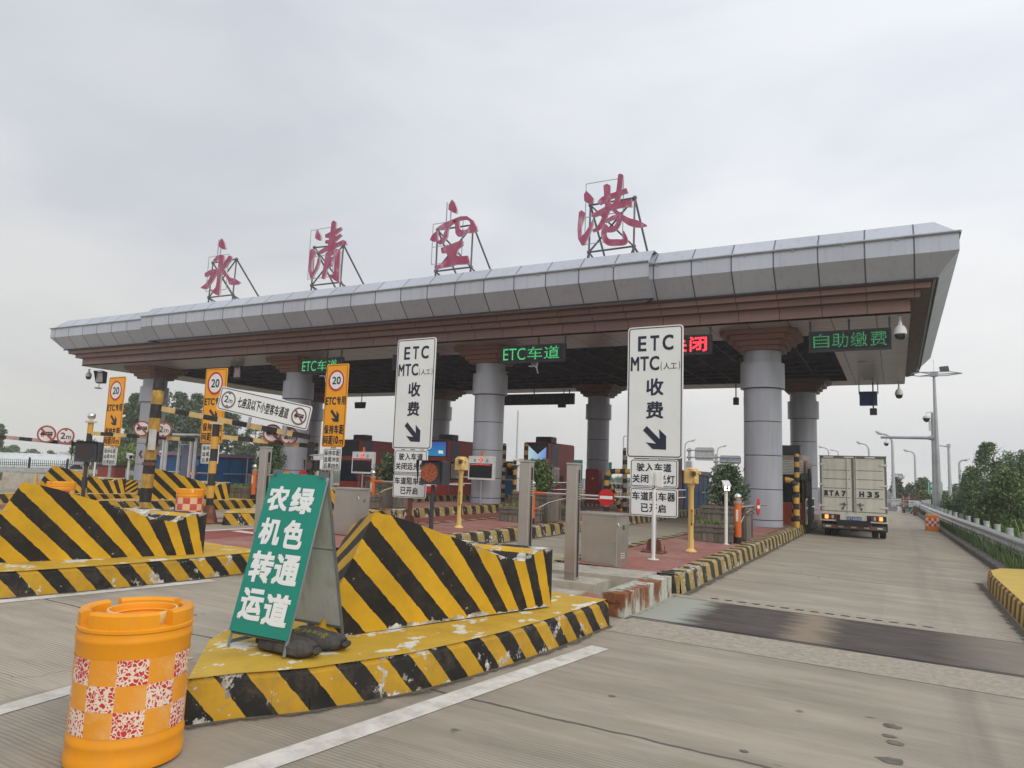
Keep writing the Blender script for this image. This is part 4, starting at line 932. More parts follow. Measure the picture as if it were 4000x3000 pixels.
# sandbags lying across the feet of the board
def sandbag(loc, rz, L_, label, text=None):
    t = thing('sandbag', loc, rz, label, 'sandbag', 'black flood-control sandbags'); mb = MB(); n = 18; K = 16; V = []
    rnd = random.Random(int(L_ * 1000)); ph = [rnd.uniform(0, 6) for _ in range(4)]
    prof = [(-1.0, .18), (-.96, .34), (-.90, .22), (-.84, .45), (-.7, .86), (-.5, 1.0), (-.2, 1.04), (.1, 1.02), (.4, 1.0), (.65, .92), (.80, .62), (.88, .30), (.93, .20), (.97, .36), (1.0, .30)]
    for q, r in prof:
        for i in range(n):
            a = 2 * pi * i / n; w = 1 + .05 * sin(3 * a + ph[0] + q * 4) + .03 * sin(7 * a + ph[1]) + (0.16 * sin(9 * a) if abs(q) > .62 and abs(q) < .93 else 0)
            y, z = 0.115 * r * w * cos(a) * 1.12, 0.07 * r * w * sin(a); V.append((q * L_ / 2, y + .02 * sin(q * 3 + ph[2]), max(z, -0.05) + 0.052))
    fs = [(k * n + i, k * n + (i + 1) % n, (k + 1) * n + (i + 1) % n, (k + 1) * n + i) for k in range(len(prof) - 1) for i in range(n)]
    mb.add(V, fs, 0, smooth=True); mb.add(V[:n], [list(range(n - 1, -1, -1))]); mb.add(V[-n:], [list(range(n))])
    mb.build('bag', plain('faded_black_sackcloth', (0.05, 0.048, 0.046), 0.9, var=0.4, scale=9, dirt=0.6, dirtcol=(0.13, 0.115, 0.10), bmp=0.6), t)
    mb = MB(); mb.lathe([(0.034, -.012), (0.04, 0), (0.034, .012)], n=12); mb.xf(Matrix.Translation((0.455 * L_, 0, .052)) @ Matrix.Rotation(pi / 2, 4, 'Y')); mb.build('tie', BLACK, t)
    if text:
        mb = MB(); V, Fc, _ = text_mesh(text, 0.0)
        mb.add([((p[0] - .45) * 0.34, -0.118 + (p[1]) * .05, .092 + (p[1]) * .034) for p in V], Fc); mb.build('lettering', plain('yellow_stencil', (0.32, 0.30, 0.06), 0.8), t)
    return t
zk = gz(-4) + HK + 0.004
sandbag((-4.02, 4.13, zk), 0.02, 0.60, 'plain black sandbag under the front feet of the green sandwich board')
sandbag((-4.0, 4.42, zk), -0.06, 0.62, 'black sandbag with yellow stencilled characters under the rear of the sandwich board', '防汛专用沙袋')

# ------------------------------------------------------------------ stainless posts, cabinets, rusty box
LED5 = plain('pale_lens_strip', (0.6, 0.6, 0.56), 0.3)
def light_post(name, label, x, y, h, z, rz=0.0):
    t = thing(name, (x, y, z), rz, label, 'post', 'stainless light-curtain posts')
    mb = MB(); mb.bbox((0, 0, h / 2), (0.165, 0.15, h), 0.008); mb.build('case', STEEL, t)
    mb = MB(); mb.bbox((0, 0, h + 0.012), (0.18, 0.165, 0.024), 0.006); mb.build('cap', STEEL, t)
    mb = MB(); mb.box((0.0835, 0.01, h * 0.49), (0.004, 0.05, h * 0.93)); mb.box((-0.0835, 0.01, h * 0.49), (0.004, 0.05, h * 0.93)); mb.build('sensor_slot', BLACK, t)
    mb = MB()
    for k in range(7): mb.box((0.0865, 0.01, h * (0.70 + k * 0.022)), (0.004, 0.036, 0.012))
    mb.build('indicator', LED5, t)
    mb = MB(); mb.box((0, -0.0765, 0.06), (0.15, 0.003, 0.1)); mb.build('service_cover', plain('brushed_cover', (0.33, 0.30, 0.26), 0.4, 0.8), t); return t
light_post('light_curtain_post', 'stainless square post left of the steel cabinet, standing on a cement pad', -4.05, 9.52, 1.60, gz(-4) + 0.215)
lp = light_post('light_curtain_post', 'stainless square post behind the raised end of the near crash block', -4.80, 9.52, 1.60, gz(-4.8) + 0.215)
for x, lab in ((-10.15, 'stainless square post just left of the green sandwich board'),):
    light_post('light_curtain_post', lab, x, 9.52, 1.62, gz(x) + 0.215)
def cabinet(name, label, loc, rz, w=0.66, d=0.36, h=0.78):
    t = thing(name, loc, rz, label, 'cabinet', 'stainless control cabinets')
    mb = MB(); mb.bbox((0, 0, h / 2), (w, d, h), 0.006); mb.build('case', STEEL, t)
    mb = MB(); mb.bbox((0, 0, h + 0.018), (w + 0.05, d + 0.06, 0.036), 0.008); mb.build('lid', STEEL, t)
    mb = MB(); mb.box((0.012, -d / 2 - 0.004, h * 0.49), (w * 0.93, 0.008, h * 0.9)); dr = mb.build('door', STEEL, t)
    mb = MB(); mb.rod((w * 0.42, -d / 2 - .008, h * .5), (w * 0.42, -d / 2 - .022, h * .5), 0.014, n=10); mb.build('lock', CHROME, dr)
    mb = MB()
    for k in range(3):
        for j in range(2): mb.box((w / 2 + 0.003, -0.03 + j * 0.07, 0.13 + k * 0.035), (0.006, 0.045, 0.012))
    mb.build('louvre', LED5, t)
    mb = MB(); mb.box((w / 2 + 0.004, 0.02, h * .77), (0.006, 0.06, 0.07)); mb.rod((w / 2, -d * .42, h * .86), (w / 2 + .02, -d * .42, h * .80), 0.012, n=6); mb.build('latch', CHROME, t); return t
cabinet('control_cabinet', 'stainless cabinet on the cement pad beside the rusty box', (-4.15, 11.08, gz(-4.15) + 0.27), -0.2)
cabinet('control_cabinet', 'stainless cabinet behind the right edge of the green sandwich board', (-9.32, 11.0, gz(-9.3) + 0.27), -0.1, 0.62, 0.34, 0.86)
t = thing('steel_box', (-3.06, 9.52, gz(-3.06) + 0.005), -0.01, 'long rusty white steel box lying against the cement pad', 'steel box')
mb = MB(); mb.bbox((0, 0, 0.14), (0.30, 1.98, 0.28), 0.005); mb.build('case', RUSTBOX, t)
mb = MB()
for p, q in (((-.06, .17), (.06, .17)), ((-.06, .17), (-.06, .21)), ((.06, .17), (.06, .21))): mb.rod((p[0], -1.0, p[1]), (q[0], -1.0, q[1]), 0.008, n=6)
mb.build('handle', RUST, t)

# ------------------------------------------------------------------ lane signs
def arrow_poly(x0, z0, w, h):
    A = [(.165, 1.0), (0, .815), (.575, .25), (.135, .305), (.42, .02), (1, 0), (1, .575), (.695, .865), (.725, .445)]
    return [(x0 + a * w, z0 + b_ * h) for a, b_ in A]
def board(t, w, h, zc, mat, bmat, r=0.06, bw=0.018, inset=0.022, x=0.0, name='sign_board', y=0.0):
    mb = MB(); mb.prism(rrect(w, h, r, x, zc), y - 0.012, y + 0.012); b_ = mb.build(name, mat, t)
    mb = MB(); ringfaces(mb, rrect(w - 2 * inset, h - 2 * inset, r * .8, x, zc), rrect(w - 2 * inset - 2 * bw, h - 2 * inset - 2 * bw, r * .6, x, zc), y - 0.0155, y - 0.0125); mb.build('border', bmat, b_); return b_
def etc_sign(loc, rz, label, postmat, zlow=2.11 - 0.36):
    t = thing('lane_sign', loc, rz, label, 'road sign', 'white ETC lane signs')
    z0 = zlow; w, h = 1.10, 2.55
    mb = MB(); mb.box((0, 0.05, (z0 + h) / 2 - .1), (0.09, 0.06, z0 + h - .2)); mb.build('post', postmat, t)
    mb = MB(); mb.box((0, 0.05, 0.012), (0.42, 0.3, 0.022))
    for s_ in (-1, 1): mb.add([(s_ * .045, .05, .02), (s_ * .16, .05, .02), (s_ * .12, .05, .22), (s_ * .045, .05, .26), (s_ * .045, .065, .02), (s_ * .16, .065, .02), (s_ * .12, .065, .22), (s_ * .045, .065, .26)], [(0, 1, 2, 3), (7, 6, 5, 4), (0, 4, 5, 1), (1, 5, 6, 2), (2, 6, 7, 3)])
    for sx_ in (-.17, .17):
        for sy_ in (-.06, .16): mb.rod((sx_, sy_, .02), (sx_, sy_, .13 if sx_ > 0 else .08), 0.008, n=6)
    mb.build('base_plate', RUST, t)
    b_ = board(t, w, h, z0 + h / 2, SIGNW, INK, 0.07); Z = lambda v: z0 + h * (1 - v); X = lambda q: -w / 2 + q * w
    mb = MB(); put_text(mb, 'E', X(.19), Z(.19), X(.345), Z(.072), -.016, .022); put_text(mb, 'T', X(.415), Z(.19), X(.575), Z(.072), -.016, .022); put_text(mb, 'C', X(.635), Z(.19), X(.83), Z(.072), -.016, .022)
    put_text(mb, 'M', X(.06), Z(.34), X(.215), Z(.23), -.016, .02); put_text(mb, 'T', X(.235), Z(.34), X(.39), Z(.23), -.016, .02); put_text(mb, 'C', X(.405), Z(.34), X(.58), Z(.23), -.016, .02)
    put_text(mb, '人工', X(.655), Z(.335), X(.895), Z(.285), -.016, .006); put_text(mb, '(', X(.605), Z(.345), X(.632), Z(.275), -.016, 0); put_text(mb, ')', X(.92), Z(.345), X(.947), Z(.275), -.016, 0)
    put_text(mb, '收', X(.35), Z(.53), X(.66), Z(.40), -.016, .02); put_text(mb, '费', X(.35), Z(.705), X(.66), Z(.575), -.016, .02); mb.build('lettering', INKB, b_)
    mb = MB(); mb.prism(arrow_poly(X(.30), Z(.935), w * .415, h * .175), -.0165, -.0125); mb.build('arrow', INKB, b_)
    for (zt, zb, rows) in ((z0 - .018, z0 - .545, (('驶入车道', .14, .87), ('关闭远光灯', .05, .94))), (z0 - .56, z0 - 1.09, (('车道阻车器', .05, .95), ('已开启', .24, .76)))):
        w2, h2 = 0.93, zt - zb; c_ = board(t, w2, h2, (zt + zb) / 2, SIGNW, INK, 0.05, .012, .016)
        mb = MB()
        for k, (txt, xa, xb) in enumerate(rows):
            zz = zt - h2 * (.14 + .41 * k); put_row(mb, txt, -w2 / 2 + xa * w2, zz - h2 * .30, -w2 / 2 + xb * w2, zz, -.016, .018)
        mb.build('lettering', INK, c_)
    return t
s1 = etc_sign((-4.035, 13.33, gz(-4) + HK), -0.02, 'tall white ETC sign right of centre, antenna pole in front of its lower plates', plain('galvanised_sign_post', (0.42, 0.43, 0.43), 0.5, 0.4))
s2 = etc_sign((-9.68, 13.35, gz(-9.6) + HK), -0.03, 'tall white ETC sign on a rusty post behind the amber flasher', RUST, 1.72)
def round_sign(mb_par, name, r, x, z, y, rim, kind, bg=None, yaw=0.0):
    R_ = Matrix.Translation((x, y, z)) @ Matrix.Rotation(yaw, 4, 'Z') @ Matrix.Translation((-x, -y, -z)); fin = lambda m_: m_.xf(R_) if yaw else m_
    mb = MB(); mb.prism(circ(r, x, z), y - .006, y + .006); o = fin(mb).build(name, bg or SIGNW, mb_par)
    mb = MB(); ringfaces(mb, circ(r, x, z), circ(r * .82, x, z), y - .010, y - .0065); fin(mb).build('rim', rim, o)
    mb = MB()
    if kind == '20': put_text(mb, '20', x - r * .52, z - r * .38, x + r * .55, z + r * .36, y - .009, .02)
    elif kind == '2m':
        put_text(mb, '2', x - r * .55, z - r * .36, x - r * .02, z + r * .42, y - .009, .015); put_text(mb, 'm', x + r * .08, z - r * .36, x + r * .6, z + r * .06, y - .009, .01)
        for s_ in (1, -1): mb.prism([(x - r * .2, z + s_ * r * .78), (x + r * .2, z + s_ * r * .78), (x, z + s_ * r * .60)], y - .0105, y - .0068)
    elif kind == 'truck':
        k = r * .62
        for P in ([(-1, -.25), (1, -.25), (1, .12), (-.35, .12), (-.42, .42), (-.75, .42), (-1, .1)], [(-.28, .18), (.12, .18), (.12, .44), (-.28, .44)], [(.17, .18), (.56, .18), (.56, .44), (.17, .44)], [(.61, .18), (1, .18), (1, .44), (.61, .44)]): mb.prism([(x + a * k, z + b_ * k) for a, b_ in P], y - .009, y - .0068)
        for cx_ in (-.62, .62): ringfaces(mb, circ(k * .24, x + cx_ * k, z - .32 * k, 14), circ(k * .13, x + cx_ * k, z - .32 * k, 14), y - .010, y - .0068)
    fin(mb).build('symbol', INK if kind != 'truck' else plain('brown_black_ink', (0.05, 0.022, 0.025), 0.5), o)
    if kind == 'truck':
        mb = MB(); a = r * .62; w_ = r * .075; mb.prism([(x - a - w_, z + a - w_), (x - a + w_, z + a + w_), (x + a + w_, z - a + w_), (x + a - w_, z - a - w_)], y - .013, y - .0105); fin(mb).build('bar', rim, o)
    return o
def amber_sign(loc, rz, label, w, z0, h):
    t = thing('speed_sign', loc, rz, label, 'road sign', 'amber ETC speed signs')
    mb = MB(); mb.rod((0, .05, 0), (0, .05, z0 + h - .1), 0.055, n=12); mb.build('post', GALV, t)
    b_ = board(t, w, h, z0 + h / 2, SIGNY, INK, .06, .014, .03); Z = lambda v: z0 + h * (1 - v); X = lambda q: -w / 2 + q * w
    round_sign(t, 'speed_disc', w * .36, 0, Z(.20), -.02, SIGNRED, '20')
    mb = MB(); put_text(mb, 'ETC', X(.06), Z(.495), X(.53), Z(.40), -.016, .03); put_row(mb, '专用', X(.56), Z(.495), X(.96), Z(.395), -.016, .025)
    put_row(mb, '保持车距', X(.07), Z(.845), X(.95), Z(.735), -.016, .025); put_row(mb, '间距', X(.06), Z(.97), X(.50), Z(.865), -.016, .025); put_text(mb, '10', X(.53), Z(.965), X(.73), Z(.865), -.016, .03); put_text(mb, 'm', X(.77), Z(.965), X(.95), Z(.91), -.016, .03); mb.build('lettering', INK, b_)
    mb = MB(); mb.prism(arrow_poly(X(.30), Z(.70), w * .40, h * .155), -.0165, -.0125); mb.build('arrow', INKB, b_)
    zt, zb, w2 = z0 - .04, z0 - .66, w * .80; c_ = board(t, w2, zt - zb, (zt + zb) / 2, SIGNW, INK, .05, .012, .018)
    mb = MB()
    for k, txt in enumerate(('保持车距', '追尾冲关', '后果自负')): put_row(mb, txt, -w2 * .43, zt - (zt - zb) * (.33 + .30 * k), w2 * .43, zt - (zt - zb) * (.09 + .30 * k), -.016, .015)
    mb.build('lettering', INK, c_); return t
for k, (x, y, w, lab) in enumerate(((-14.35, 15.95, 0.86, 'amber speed 20 sign in the middle, just right of the white height-limit board'), (-19.25, 15.75, 1.03, 'amber speed 20 sign partly covered by the white height-limit board'), (-24.35, 15.75, 0.97, 'amber speed 20 sign farthest left, left of the thick peeling post'))):
    g = gz(x) + HK; b_ = {0: (2.30, 2.43), 1: (2.35, 2.40), 2: (2.17, 2.47)}[k]; amber_sign((x, y, g), -0.03, lab, w, b_[0] - g, b_[1])

# ------------------------------------------------------------------ small posts on the islands
AMBER = None
m, t_, b_ = newmat('amber_lens_dots'); vo = N(t_, 'ShaderNodeTexVoronoi'); vo.inputs['Scale'].default_value = 42; vo.inputs['Randomness'].default_value = 0.25; t_.links.new(N(t_, 'ShaderNodeTexCoord').outputs['Object'], vo.inputs['Vector'])
rr = ramp(t_, ((0.16, (0.85, 0.45, 0.2)), (0.30, (0.24, 0.04, 0.01)))); t_.links.new(vo.outputs['Distance'], rr.inputs[0]); t_.links.new(rr.outputs[0], b_.inputs['Base Color']); b_.inputs['Roughness'].default_value = 0.25; AMBER = m
def flasher(loc, label, lensmat, s_=1.0, hpost=0.95, rz=0.12):
    t = thing('warning_flasher', loc, rz, label, 'warning light', 'lane warning flashers')
    mb = MB(); mb.rod((0, 0.1, 0), (0, 0.1, hpost), 0.045 * s_, n=12); mb.build('post', DARKST, t)
    z = hpost + .26 * s_; mb = MB(); mb.bbox((0.04, .1, z), (.56 * s_, .3 * s_, .50 * s_), .02); mb.build('housing', DARKST, t)
    mb = MB(); mb.prism(circ(.205 * s_, -.02, z), -.065 * s_, -.04 * s_); mb.build('lens', lensmat, t)
    mb = MB()
    P = [(-.30, .25), (.25, .25), (.25, -.23), (-.30, -.23)]
    for (a, b2) in ((P[0], P[1]), (P[1], P[2]), (P[0], P[3])):
        ax, az, bx, bz = a[0] * s_ + .0, a[1] * s_ + z, b2[0] * s_ + .0, b2[1] * s_ + z
        q = 0.3 if a[1] == b2[1] else 0.3
        fr0, fr1 = -.15 * s_ if a[1] > 0 else -.06 * s_, -.15 * s_ if b2[1] > 0 else -.06 * s_
        mb.add([(ax, fr0, az), (bx, fr1, bz), (bx, -.03 * s_, bz), (ax, -.03 * s_, az), (ax, fr0, az + .006), (bx, fr1, bz + .006), (bx, -.03 * s_, bz + .006), (ax, -.03 * s_, az + .006)] if a[1] == b2[1] else [(ax, fr0, az), (bx, fr1, bz), (bx, -.03 * s_, bz), (ax, -.03 * s_, az), (ax + .006, fr0, az), (bx + .006, fr1, bz), (bx + .006, -.03 * s_, bz), (ax + .006, -.03 * s_, az)], [(0, 1, 2, 3), (7, 6, 5, 4), (0, 4, 5, 1), (1, 5, 6, 2), (2, 6, 7, 3), (3, 7, 4, 0)])
    mb.build('hood', BLACK, t); return t
flasher((-8.76, 12.85, gz(-8.8) + HK), 'dark flasher box with amber dotted lens in front of the white ETC sign', AMBER, 1.0, .97)
p = AY(318, 1945, 11.3); flasher((p.x, 11.3, gz(p.x) + HK * 0), 'unlit dark flasher box on a dark post at far left', plain('dead_lens', (0.03, 0.022, 0.022), .3), 1.05, 1.30, .75)
p = AY(1202, 1960, 16.2); flasher((p.x, 16.2, gz(p.x) + HK), 'small unlit flasher box behind the top right of the green board', plain('dull_lens', (0.10, 0.07, 0.06), .3), .62, 1.0)
CAMLENS = plain('camera_lens_glass', (0.01, 0.01, 0.012), .06, spec=.9)
def detector(loc, label, rz=0.0):
    t = thing('camera_pillar', loc, rz, label, 'camera', 'cream yellow camera pillars')
    mb = MB(); mb.lathe([(.11, 0), (.11, .02), (.075, .05), (.058, .07), (.055, 1.22), (.07, 1.24), (.07, 1.30), (.085, 1.31)], n=8, smooth=False); mb.build('pillar', CREAM, t)
    mb = MB(); mb.bbox((0, 0, 1.45), (.25, .24, .28), .03); mb.lathe([(.125, 1.585), (.10, 1.61), (.001, 1.615)], n=8, smooth=False, cap=False); mb.build('head', CREAM, t)
    mb = MB(); mb.rod((.07, -.11, 1.50), (.085, -.16, 1.495), .052, n=16, mi=0); mb.rod((.085, -.158, 1.495), (.087, -.166, 1.495), .04, n=16, mi=1); mb.build('camera_eye', [plain('tan_bezel', (.3, .2, .1), .5), CAMLENS], t)
    mb = MB(); mb.tube([(.02, -.13, 1.545), (.05, -.175, 1.56), (.10, -.17, 1.555), (.14, -.12, 1.54)], .016, 6); mb.rod((.11, -.02, 1.51), (.19, -.05, 1.51), .022, n=8); mb.rod((.10, -.08, 1.37), (.13, -.125, 1.36), .045, n=10); mb.build('eye_hood', CREAM, t)
    mb = MB(); mb.box((.03, -.057, .66), (.022, .01, .30), 0); mb.box((.03, -.063, .66), (.010, .006, .22), 1); mb.box((.056, 0, .40), (.01, .02, .30), 0); mb.build('light_strip', [BLACK, plain('lemon_strip', (.75, .6, .08), .4)], t); return t
detector((-3.53, 14.14, gz(-3.5) + HK), 'cream yellow camera pillar in front of the tall planter, right of the ETC sign')
detector((-8.79, 14.09, gz(-8.8) + HK), 'cream yellow camera pillar in the middle, just left of the toll display', -.1)
t = thing('antenna_pole', (-3.70, 12.25, gz(-3.7) + HK), 0, 'white pole with flat antenna box, standing before the right ETC sign', 'antenna')
mb = MB(); mb.rod((0, 0, 0), (0, 0, 1.27), .032, n=12); mb.lathe([(.10, 0), (.10, .012)], n=16); mb.build('pole', WHITE, t)
mb = MB(); mb.bbox((.03, .02, 1.38), (.25, .05, .28), .015); mb.build('antenna_case', WHITE, t)
mb = MB(); mb.box((-.06, -.02, 1.36), (.05, .04, .22)); mb.box((.05, -.02, 1.36), (.04, .04, .22)); mb.tube([(0, -.03, 1.26), (.03, -.05, 1.22), (-.02, -.04, 1.2)], .008, 5, 1); mb.build('bracket', [WHITE, BLACK], t)
for k in range(5): pass
WLED = emis('white_fill_light', (1, .98, .92), 6.0, (.8, .8, .8))
def post_camera(loc, label, h, rz, tilt=.25, led=False, s_=1.0, grp='white cameras on posts'):
    t = thing('post_camera', loc, rz, label, 'camera', grp)
    mb = MB(); mb.rod((0, 0, 0), (0, 0, h), .035 * s_, n=10); mb.lathe([(.07, 0), (.07, .015)], n=12); mb.build('post', WHITE, t)
    M = Matrix.Translation((0, 0, h + .10 * s_)) @ Matrix.Rotation(tilt, 4, 'X')
    mb = MB(); mb.bbox((0, 0, .02), (.13 * s_, .32 * s_, .12 * s_), .015); mb.box((0, -.03 * s_, .09 * s_), (.16 * s_, .38 * s_, .012)); mb.rod((0, 0, -.10 * s_), (0, 0, 0), .03 * s_, n=8); mb.xf(M); mb.build('camera_body', WHITE, t)
    mb = MB(); mb.rod((0, -.155 * s_, .02), (0, -.168 * s_, .02), .045 * s_, n=14); mb.xf(M); mb.build('camera_eye', CAMLENS, t)
    if led:
        mb = MB()
        for x in (-.035, .035):
            for z in (-.012, .045): mb.rod((x * s_, -.17 * s_, z), (x * s_, -.178 * s_, z), .02 * s_, n=10)
        mb.xf(M); mb.build('fill_light', WLED, t)
    return t
post_camera((-3.33, 16.44, gz(-3.3) + HK), 'white post camera with lit lamps beside the orange barrier post', 1.16, .35, .3, True)
def cam_at(k, x, yb, yt, Y, label, rz, s_=1.0):
    o = {'a3': (0, 1600, 3.687), 'a4': (500, 1600, 3.687), 'a5': (1000, 1650, 3.687), 'a7': (2000, 1650, 3.687)}[k]
    p = AY(o[0] + x / o[2], o[1] + yt / o[2], Y); g = gz(p.x) + HK; post_camera((p.x, Y, g), label, max(.6, p.z - g - .1), rz, .15, False, s_)
cam_at('a3', 1385, 1000, 640, 17.5, 'white post camera between the unlit flasher and the farthest amber sign', .9, 1.1)
cam_at('a3', 1865, 1020, 690, 17.5, 'white post camera in front of the bright green bush, left of the first column', 1.2, 1.25)
cam_at('a3', 1265, 960, 790, 17.5, 'short white camera post right behind the unlit flasher', .4, .8)
cam_at('a4', 490, 860, 645, 17.5, 'white post camera right of the thick peeling post, near the steel frame', .9, 1.1)
cam_at('a4', 825, 970, 590, 17.2, 'white post camera before the blue cabin, above the striped block', 1.0, 1.5)
cam_at('a5', 905, 800, 520, 16.8, 'grey post camera left of the middle amber sign', -.5, 1.2)
cam_at('a7', 95, 1000, 590, 19.0, 'white post camera left of the round green bush behind the light posts', -.1, 1.2)

# ------------------------------------------------------------------ orange lane barriers
REFW = plain('white_reflective_patch', (.72, .66, .6), .4)
def lane_barrier(loc, ang, label, L_, disc=None):
    t = thing('lane_barrier', loc, 0, label, 'barrier', 'orange manual lane barriers')
    mb = MB(); mb.rod((0, 0, .14), (0, 0, .88), .078, n=18, mi=0); mb.rod((0, 0, 0), (0, 0, .14), .079, n=18, mi=1); mb.lathe([(.085, .88), (.09, .90), (.09, .94), (.03, .95), (.03, .97)], n=16, mi=2); mb.build('pillar', [ORANGE, BLACK, plain('tarnished_collar', (.4, .36, .28), .5, .3)], t)
    mb = MB(); mb.ball((0, 0, 1.04), .085, 18); mb.build('ball_finial', CHROME, t)
    mb = MB(); mb.box((.0, -.076, .62), (.05, .012, .26)); mb.build('reflector', REFW, t)
    c_, s_ = cos(ang), sin(ang); mb = MB(); A = lambda r, z: (r * c_, r * s_, z)
    mb.rod(A(.06, .80), A(.38, .80), .030, n=10, mi=0); mb.rod(A(.38, .80), A(L_, .80), .024, n=10, mi=1)
    pts = [A(.06, .36), A(.20, .42), A(.5, .57), A(.9, .68), A(1.4, .72), A(min(L_ - .2, 2.3), .725)]; mb.tube(pts[:2], .026, 8, 0); mb.tube(pts[1:], .02, 8, 1)
    mb.build('swing_arm', [ORANGE, CHROME], t)
    if disc:
        mb = MB(); P = circ(.21, 0, 0, 32); mb.prism(P, -.05, -.04, 0); mb.prism([(-.165, -.038), (.165, -.038), (.165, .038), (-.165, .038)], -.054, -.0505, 1); mb.prism(circ(.205, 0, 0, 32), -.038, -.030, 2)
        mb.xf(Matrix.Translation(A(disc, .77)) @ Matrix.Rotation(ang, 4, 'Z')); mb.build('no_entry_disc', [SIGNRED, SIGNW, GALV], t)
    return t
tip = AY(2500 + 1820 / 3.687, 1650 + 1128 / 3.687, 20.1)
lane_barrier((-3.19, 17.02, gz(-3.2) + HK), atan2(tip.y - 17.02, tip.x + 3.19), 'orange barrier post with arm swung open beside the tall planter, disc seen edge on', (tip - Vector((-3.19, 17.02, tip.z))).length, (tip - Vector((-3.19, 17.02, tip.z))).length * .62)
lane_barrier((-8.40, 17.02, gz(-8.4) + HK), 0.0, 'orange barrier closed across the lane with its red disc between the steel posts', 3.25, 2.06)
lane_barrier((-13.70, 17.05, gz(-13.7) + HK), 0.0, 'orange barrier post before the planters, right of the green sandwich board', 3.2, 2.1)
lane_barrier((-18.45, 16.9, gz(-18.45) + HK), 0.0, 'orange barrier post left of the leaning stainless post, by the dark planter', 3.2, 2.15)
lane_barrier((-23.9, 17.0, gz(-23.9) + HK), 0.0, 'far barrier at left whose red disc shows before the blue cabin', 3.2, 2.35)

# ------------------------------------------------------------------ wooden planters, grass and bushes
def leaf_quad(mb, p, s_, rnd, mi=0):
    n = Vector((rnd.gauss(0, 1), rnd.gauss(0, 1), rnd.gauss(0, 1) + .4)).normalized(); a = n.orthogonal().normalized(); a = (Matrix.Rotation(rnd.uniform(0, 6.28), 3, n) @ a); b2 = n.cross(a)
    mb.add([p - a * s_, p - b2 * s_ * .45, p + a * s_, p + b2 * s_ * .45], [(0, 1, 2, 3)], mi)
def clump(mb, c, r, n, s_, rnd, sq=1.0, mi=0):
    for _ in range(n):
        d = Vector((rnd.gauss(0, 1), rnd.gauss(0, 1), rnd.gauss(0, 1))).normalized() * r * rnd.uniform(.45, 1.08) ** .7
        leaf_quad(mb, Vector(c) + Vector((d.x, d.y, d.z * sq)), s_ * rnd.uniform(.6, 1.3), rnd, mi)
def grass_tuft(mb, x, y, z, n, h, spread, rnd, mi=0, w=.006):
    for _ in range(n):
        bx, by = x + rnd.gauss(0, spread), y + rnd.gauss(0, spread); a = rnd.uniform(0, 6.28); hh = h * rnd.uniform(.5, 1.15); l = hh * rnd.uniform(.15, .6)
        dx, dy = cos(a), sin(a); px_, py_ = -dy * w, dx * w
        mb.add([(bx - px_, by - py_, z), (bx + px_, by + py_, z), (bx + dx * l * .4 + px_ * .8, by + dy * l * .4 + py_ * .8, z + hh * .6), (bx + dx * l * .4 - px_ * .8, by + dy * l * .4 - py_ * .8, z + hh * .6), (bx + dx * l, by + dy * l, z + hh)], [(0, 1, 2, 3), (3, 2, 4)], mi)
def planter(loc, w, d, h, label, fill, seed, rz=0.0, bush=None):
    rnd = random.Random(seed); t = thing('wooden_planter', loc, rz, label, 'planter', 'weathered wooden planters')
    mb = MB(); n = max(3, int(w / .11))
    for s_ in (-1, 1):
        for k in range(n): mb.box((-w / 2 + (k + .5) * w / n, s_ * d / 2, h / 2), (w / n - .006, .022, h + rnd.uniform(-.01, .01)))
    m_ = max(3, int(d / .11))
    for s_ in (-1, 1):
        for k in range(m_): mb.box((s_ * w / 2, -d / 2 + (k + .5) * d / m_, h / 2), (.022, d / m_ - .006, h + rnd.uniform(-.01, .01)))
    mb.build('plank_box', WOOD, t)
    mb = MB()
    for z in (h - .045, h - .16):
        for s_ in (-1, 1): mb.box((0, s_ * (d / 2 + .022), z), (w + .16, .025, .055)); mb.box((s_ * (w / 2 + .022), 0, z - .004), (.025, d + .14, .055))
    for sx_ in (-1, 1):
        for sy_ in (-1, 1): mb.box((sx_ * (w / 2 + .005), sy_ * (d / 2 + .005), h / 2 - .03), (.07, .07, h - .1))
    mb.build('rails', WOOD, t)
    mb = MB(); mb.box((0, 0, h - .08), (w - .03, d - .03, .05)); mb.build('soil', plain('planter_soil', (.06, .045, .03), .95, var=.3), t)
    if fill == 'grass':
        mb = MB()
        for _ in range(int(w * d * 90)): grass_tuft(mb, rnd.uniform(-w / 2 + .05, w / 2 - .05), rnd.uniform(-d / 2 + .05, d / 2 - .05), h - .06, 8, .14, .03, rnd, w=.009)
        mb.build('grass', LEAFB, t)
    if bush:
        bw, bh, mat, dens = bush; tb = thing('bush', Vector(loc) + Vector((0, 0, h - .07)), rz, label.replace(label, bush_label[0]), 'bush', 'bushes in the wooden planters')
        mb = MB()
        for _ in range(26):
            a = rnd.uniform(0, 6.28); r = rnd.uniform(.1, .9) * bw / 2; z = bh * rnd.uniform(.5, 1.0)
            mb.tube([(rnd.gauss(0, .05), rnd.gauss(0, .05), 0), (cos(a) * r * .5, sin(a) * r * .4, z * .5), (cos(a) * r, sin(a) * r * .7, z)], [.012, .009, .004], 4)
        mb.build('stems', BARK, tb)
        mb = MB()
        for _ in range(dens):
            a = rnd.uniform(0, 6.28); f = rnd.uniform(0, 1) ** .6; z = bh * rnd.uniform(.08, 1.0); env = bw / 2 * (1.05 - .55 * abs(z / bh - .45) * 1.6) * rnd.uniform(.75, 1.1)
            clump(mb, (cos(a) * f * env, sin(a) * f * env * .7, z * rnd.uniform(.92, 1.06)), .13, 18, .045, rnd)
        mb.build('foliage', mat, tb)
    return t
bush_label = ['']
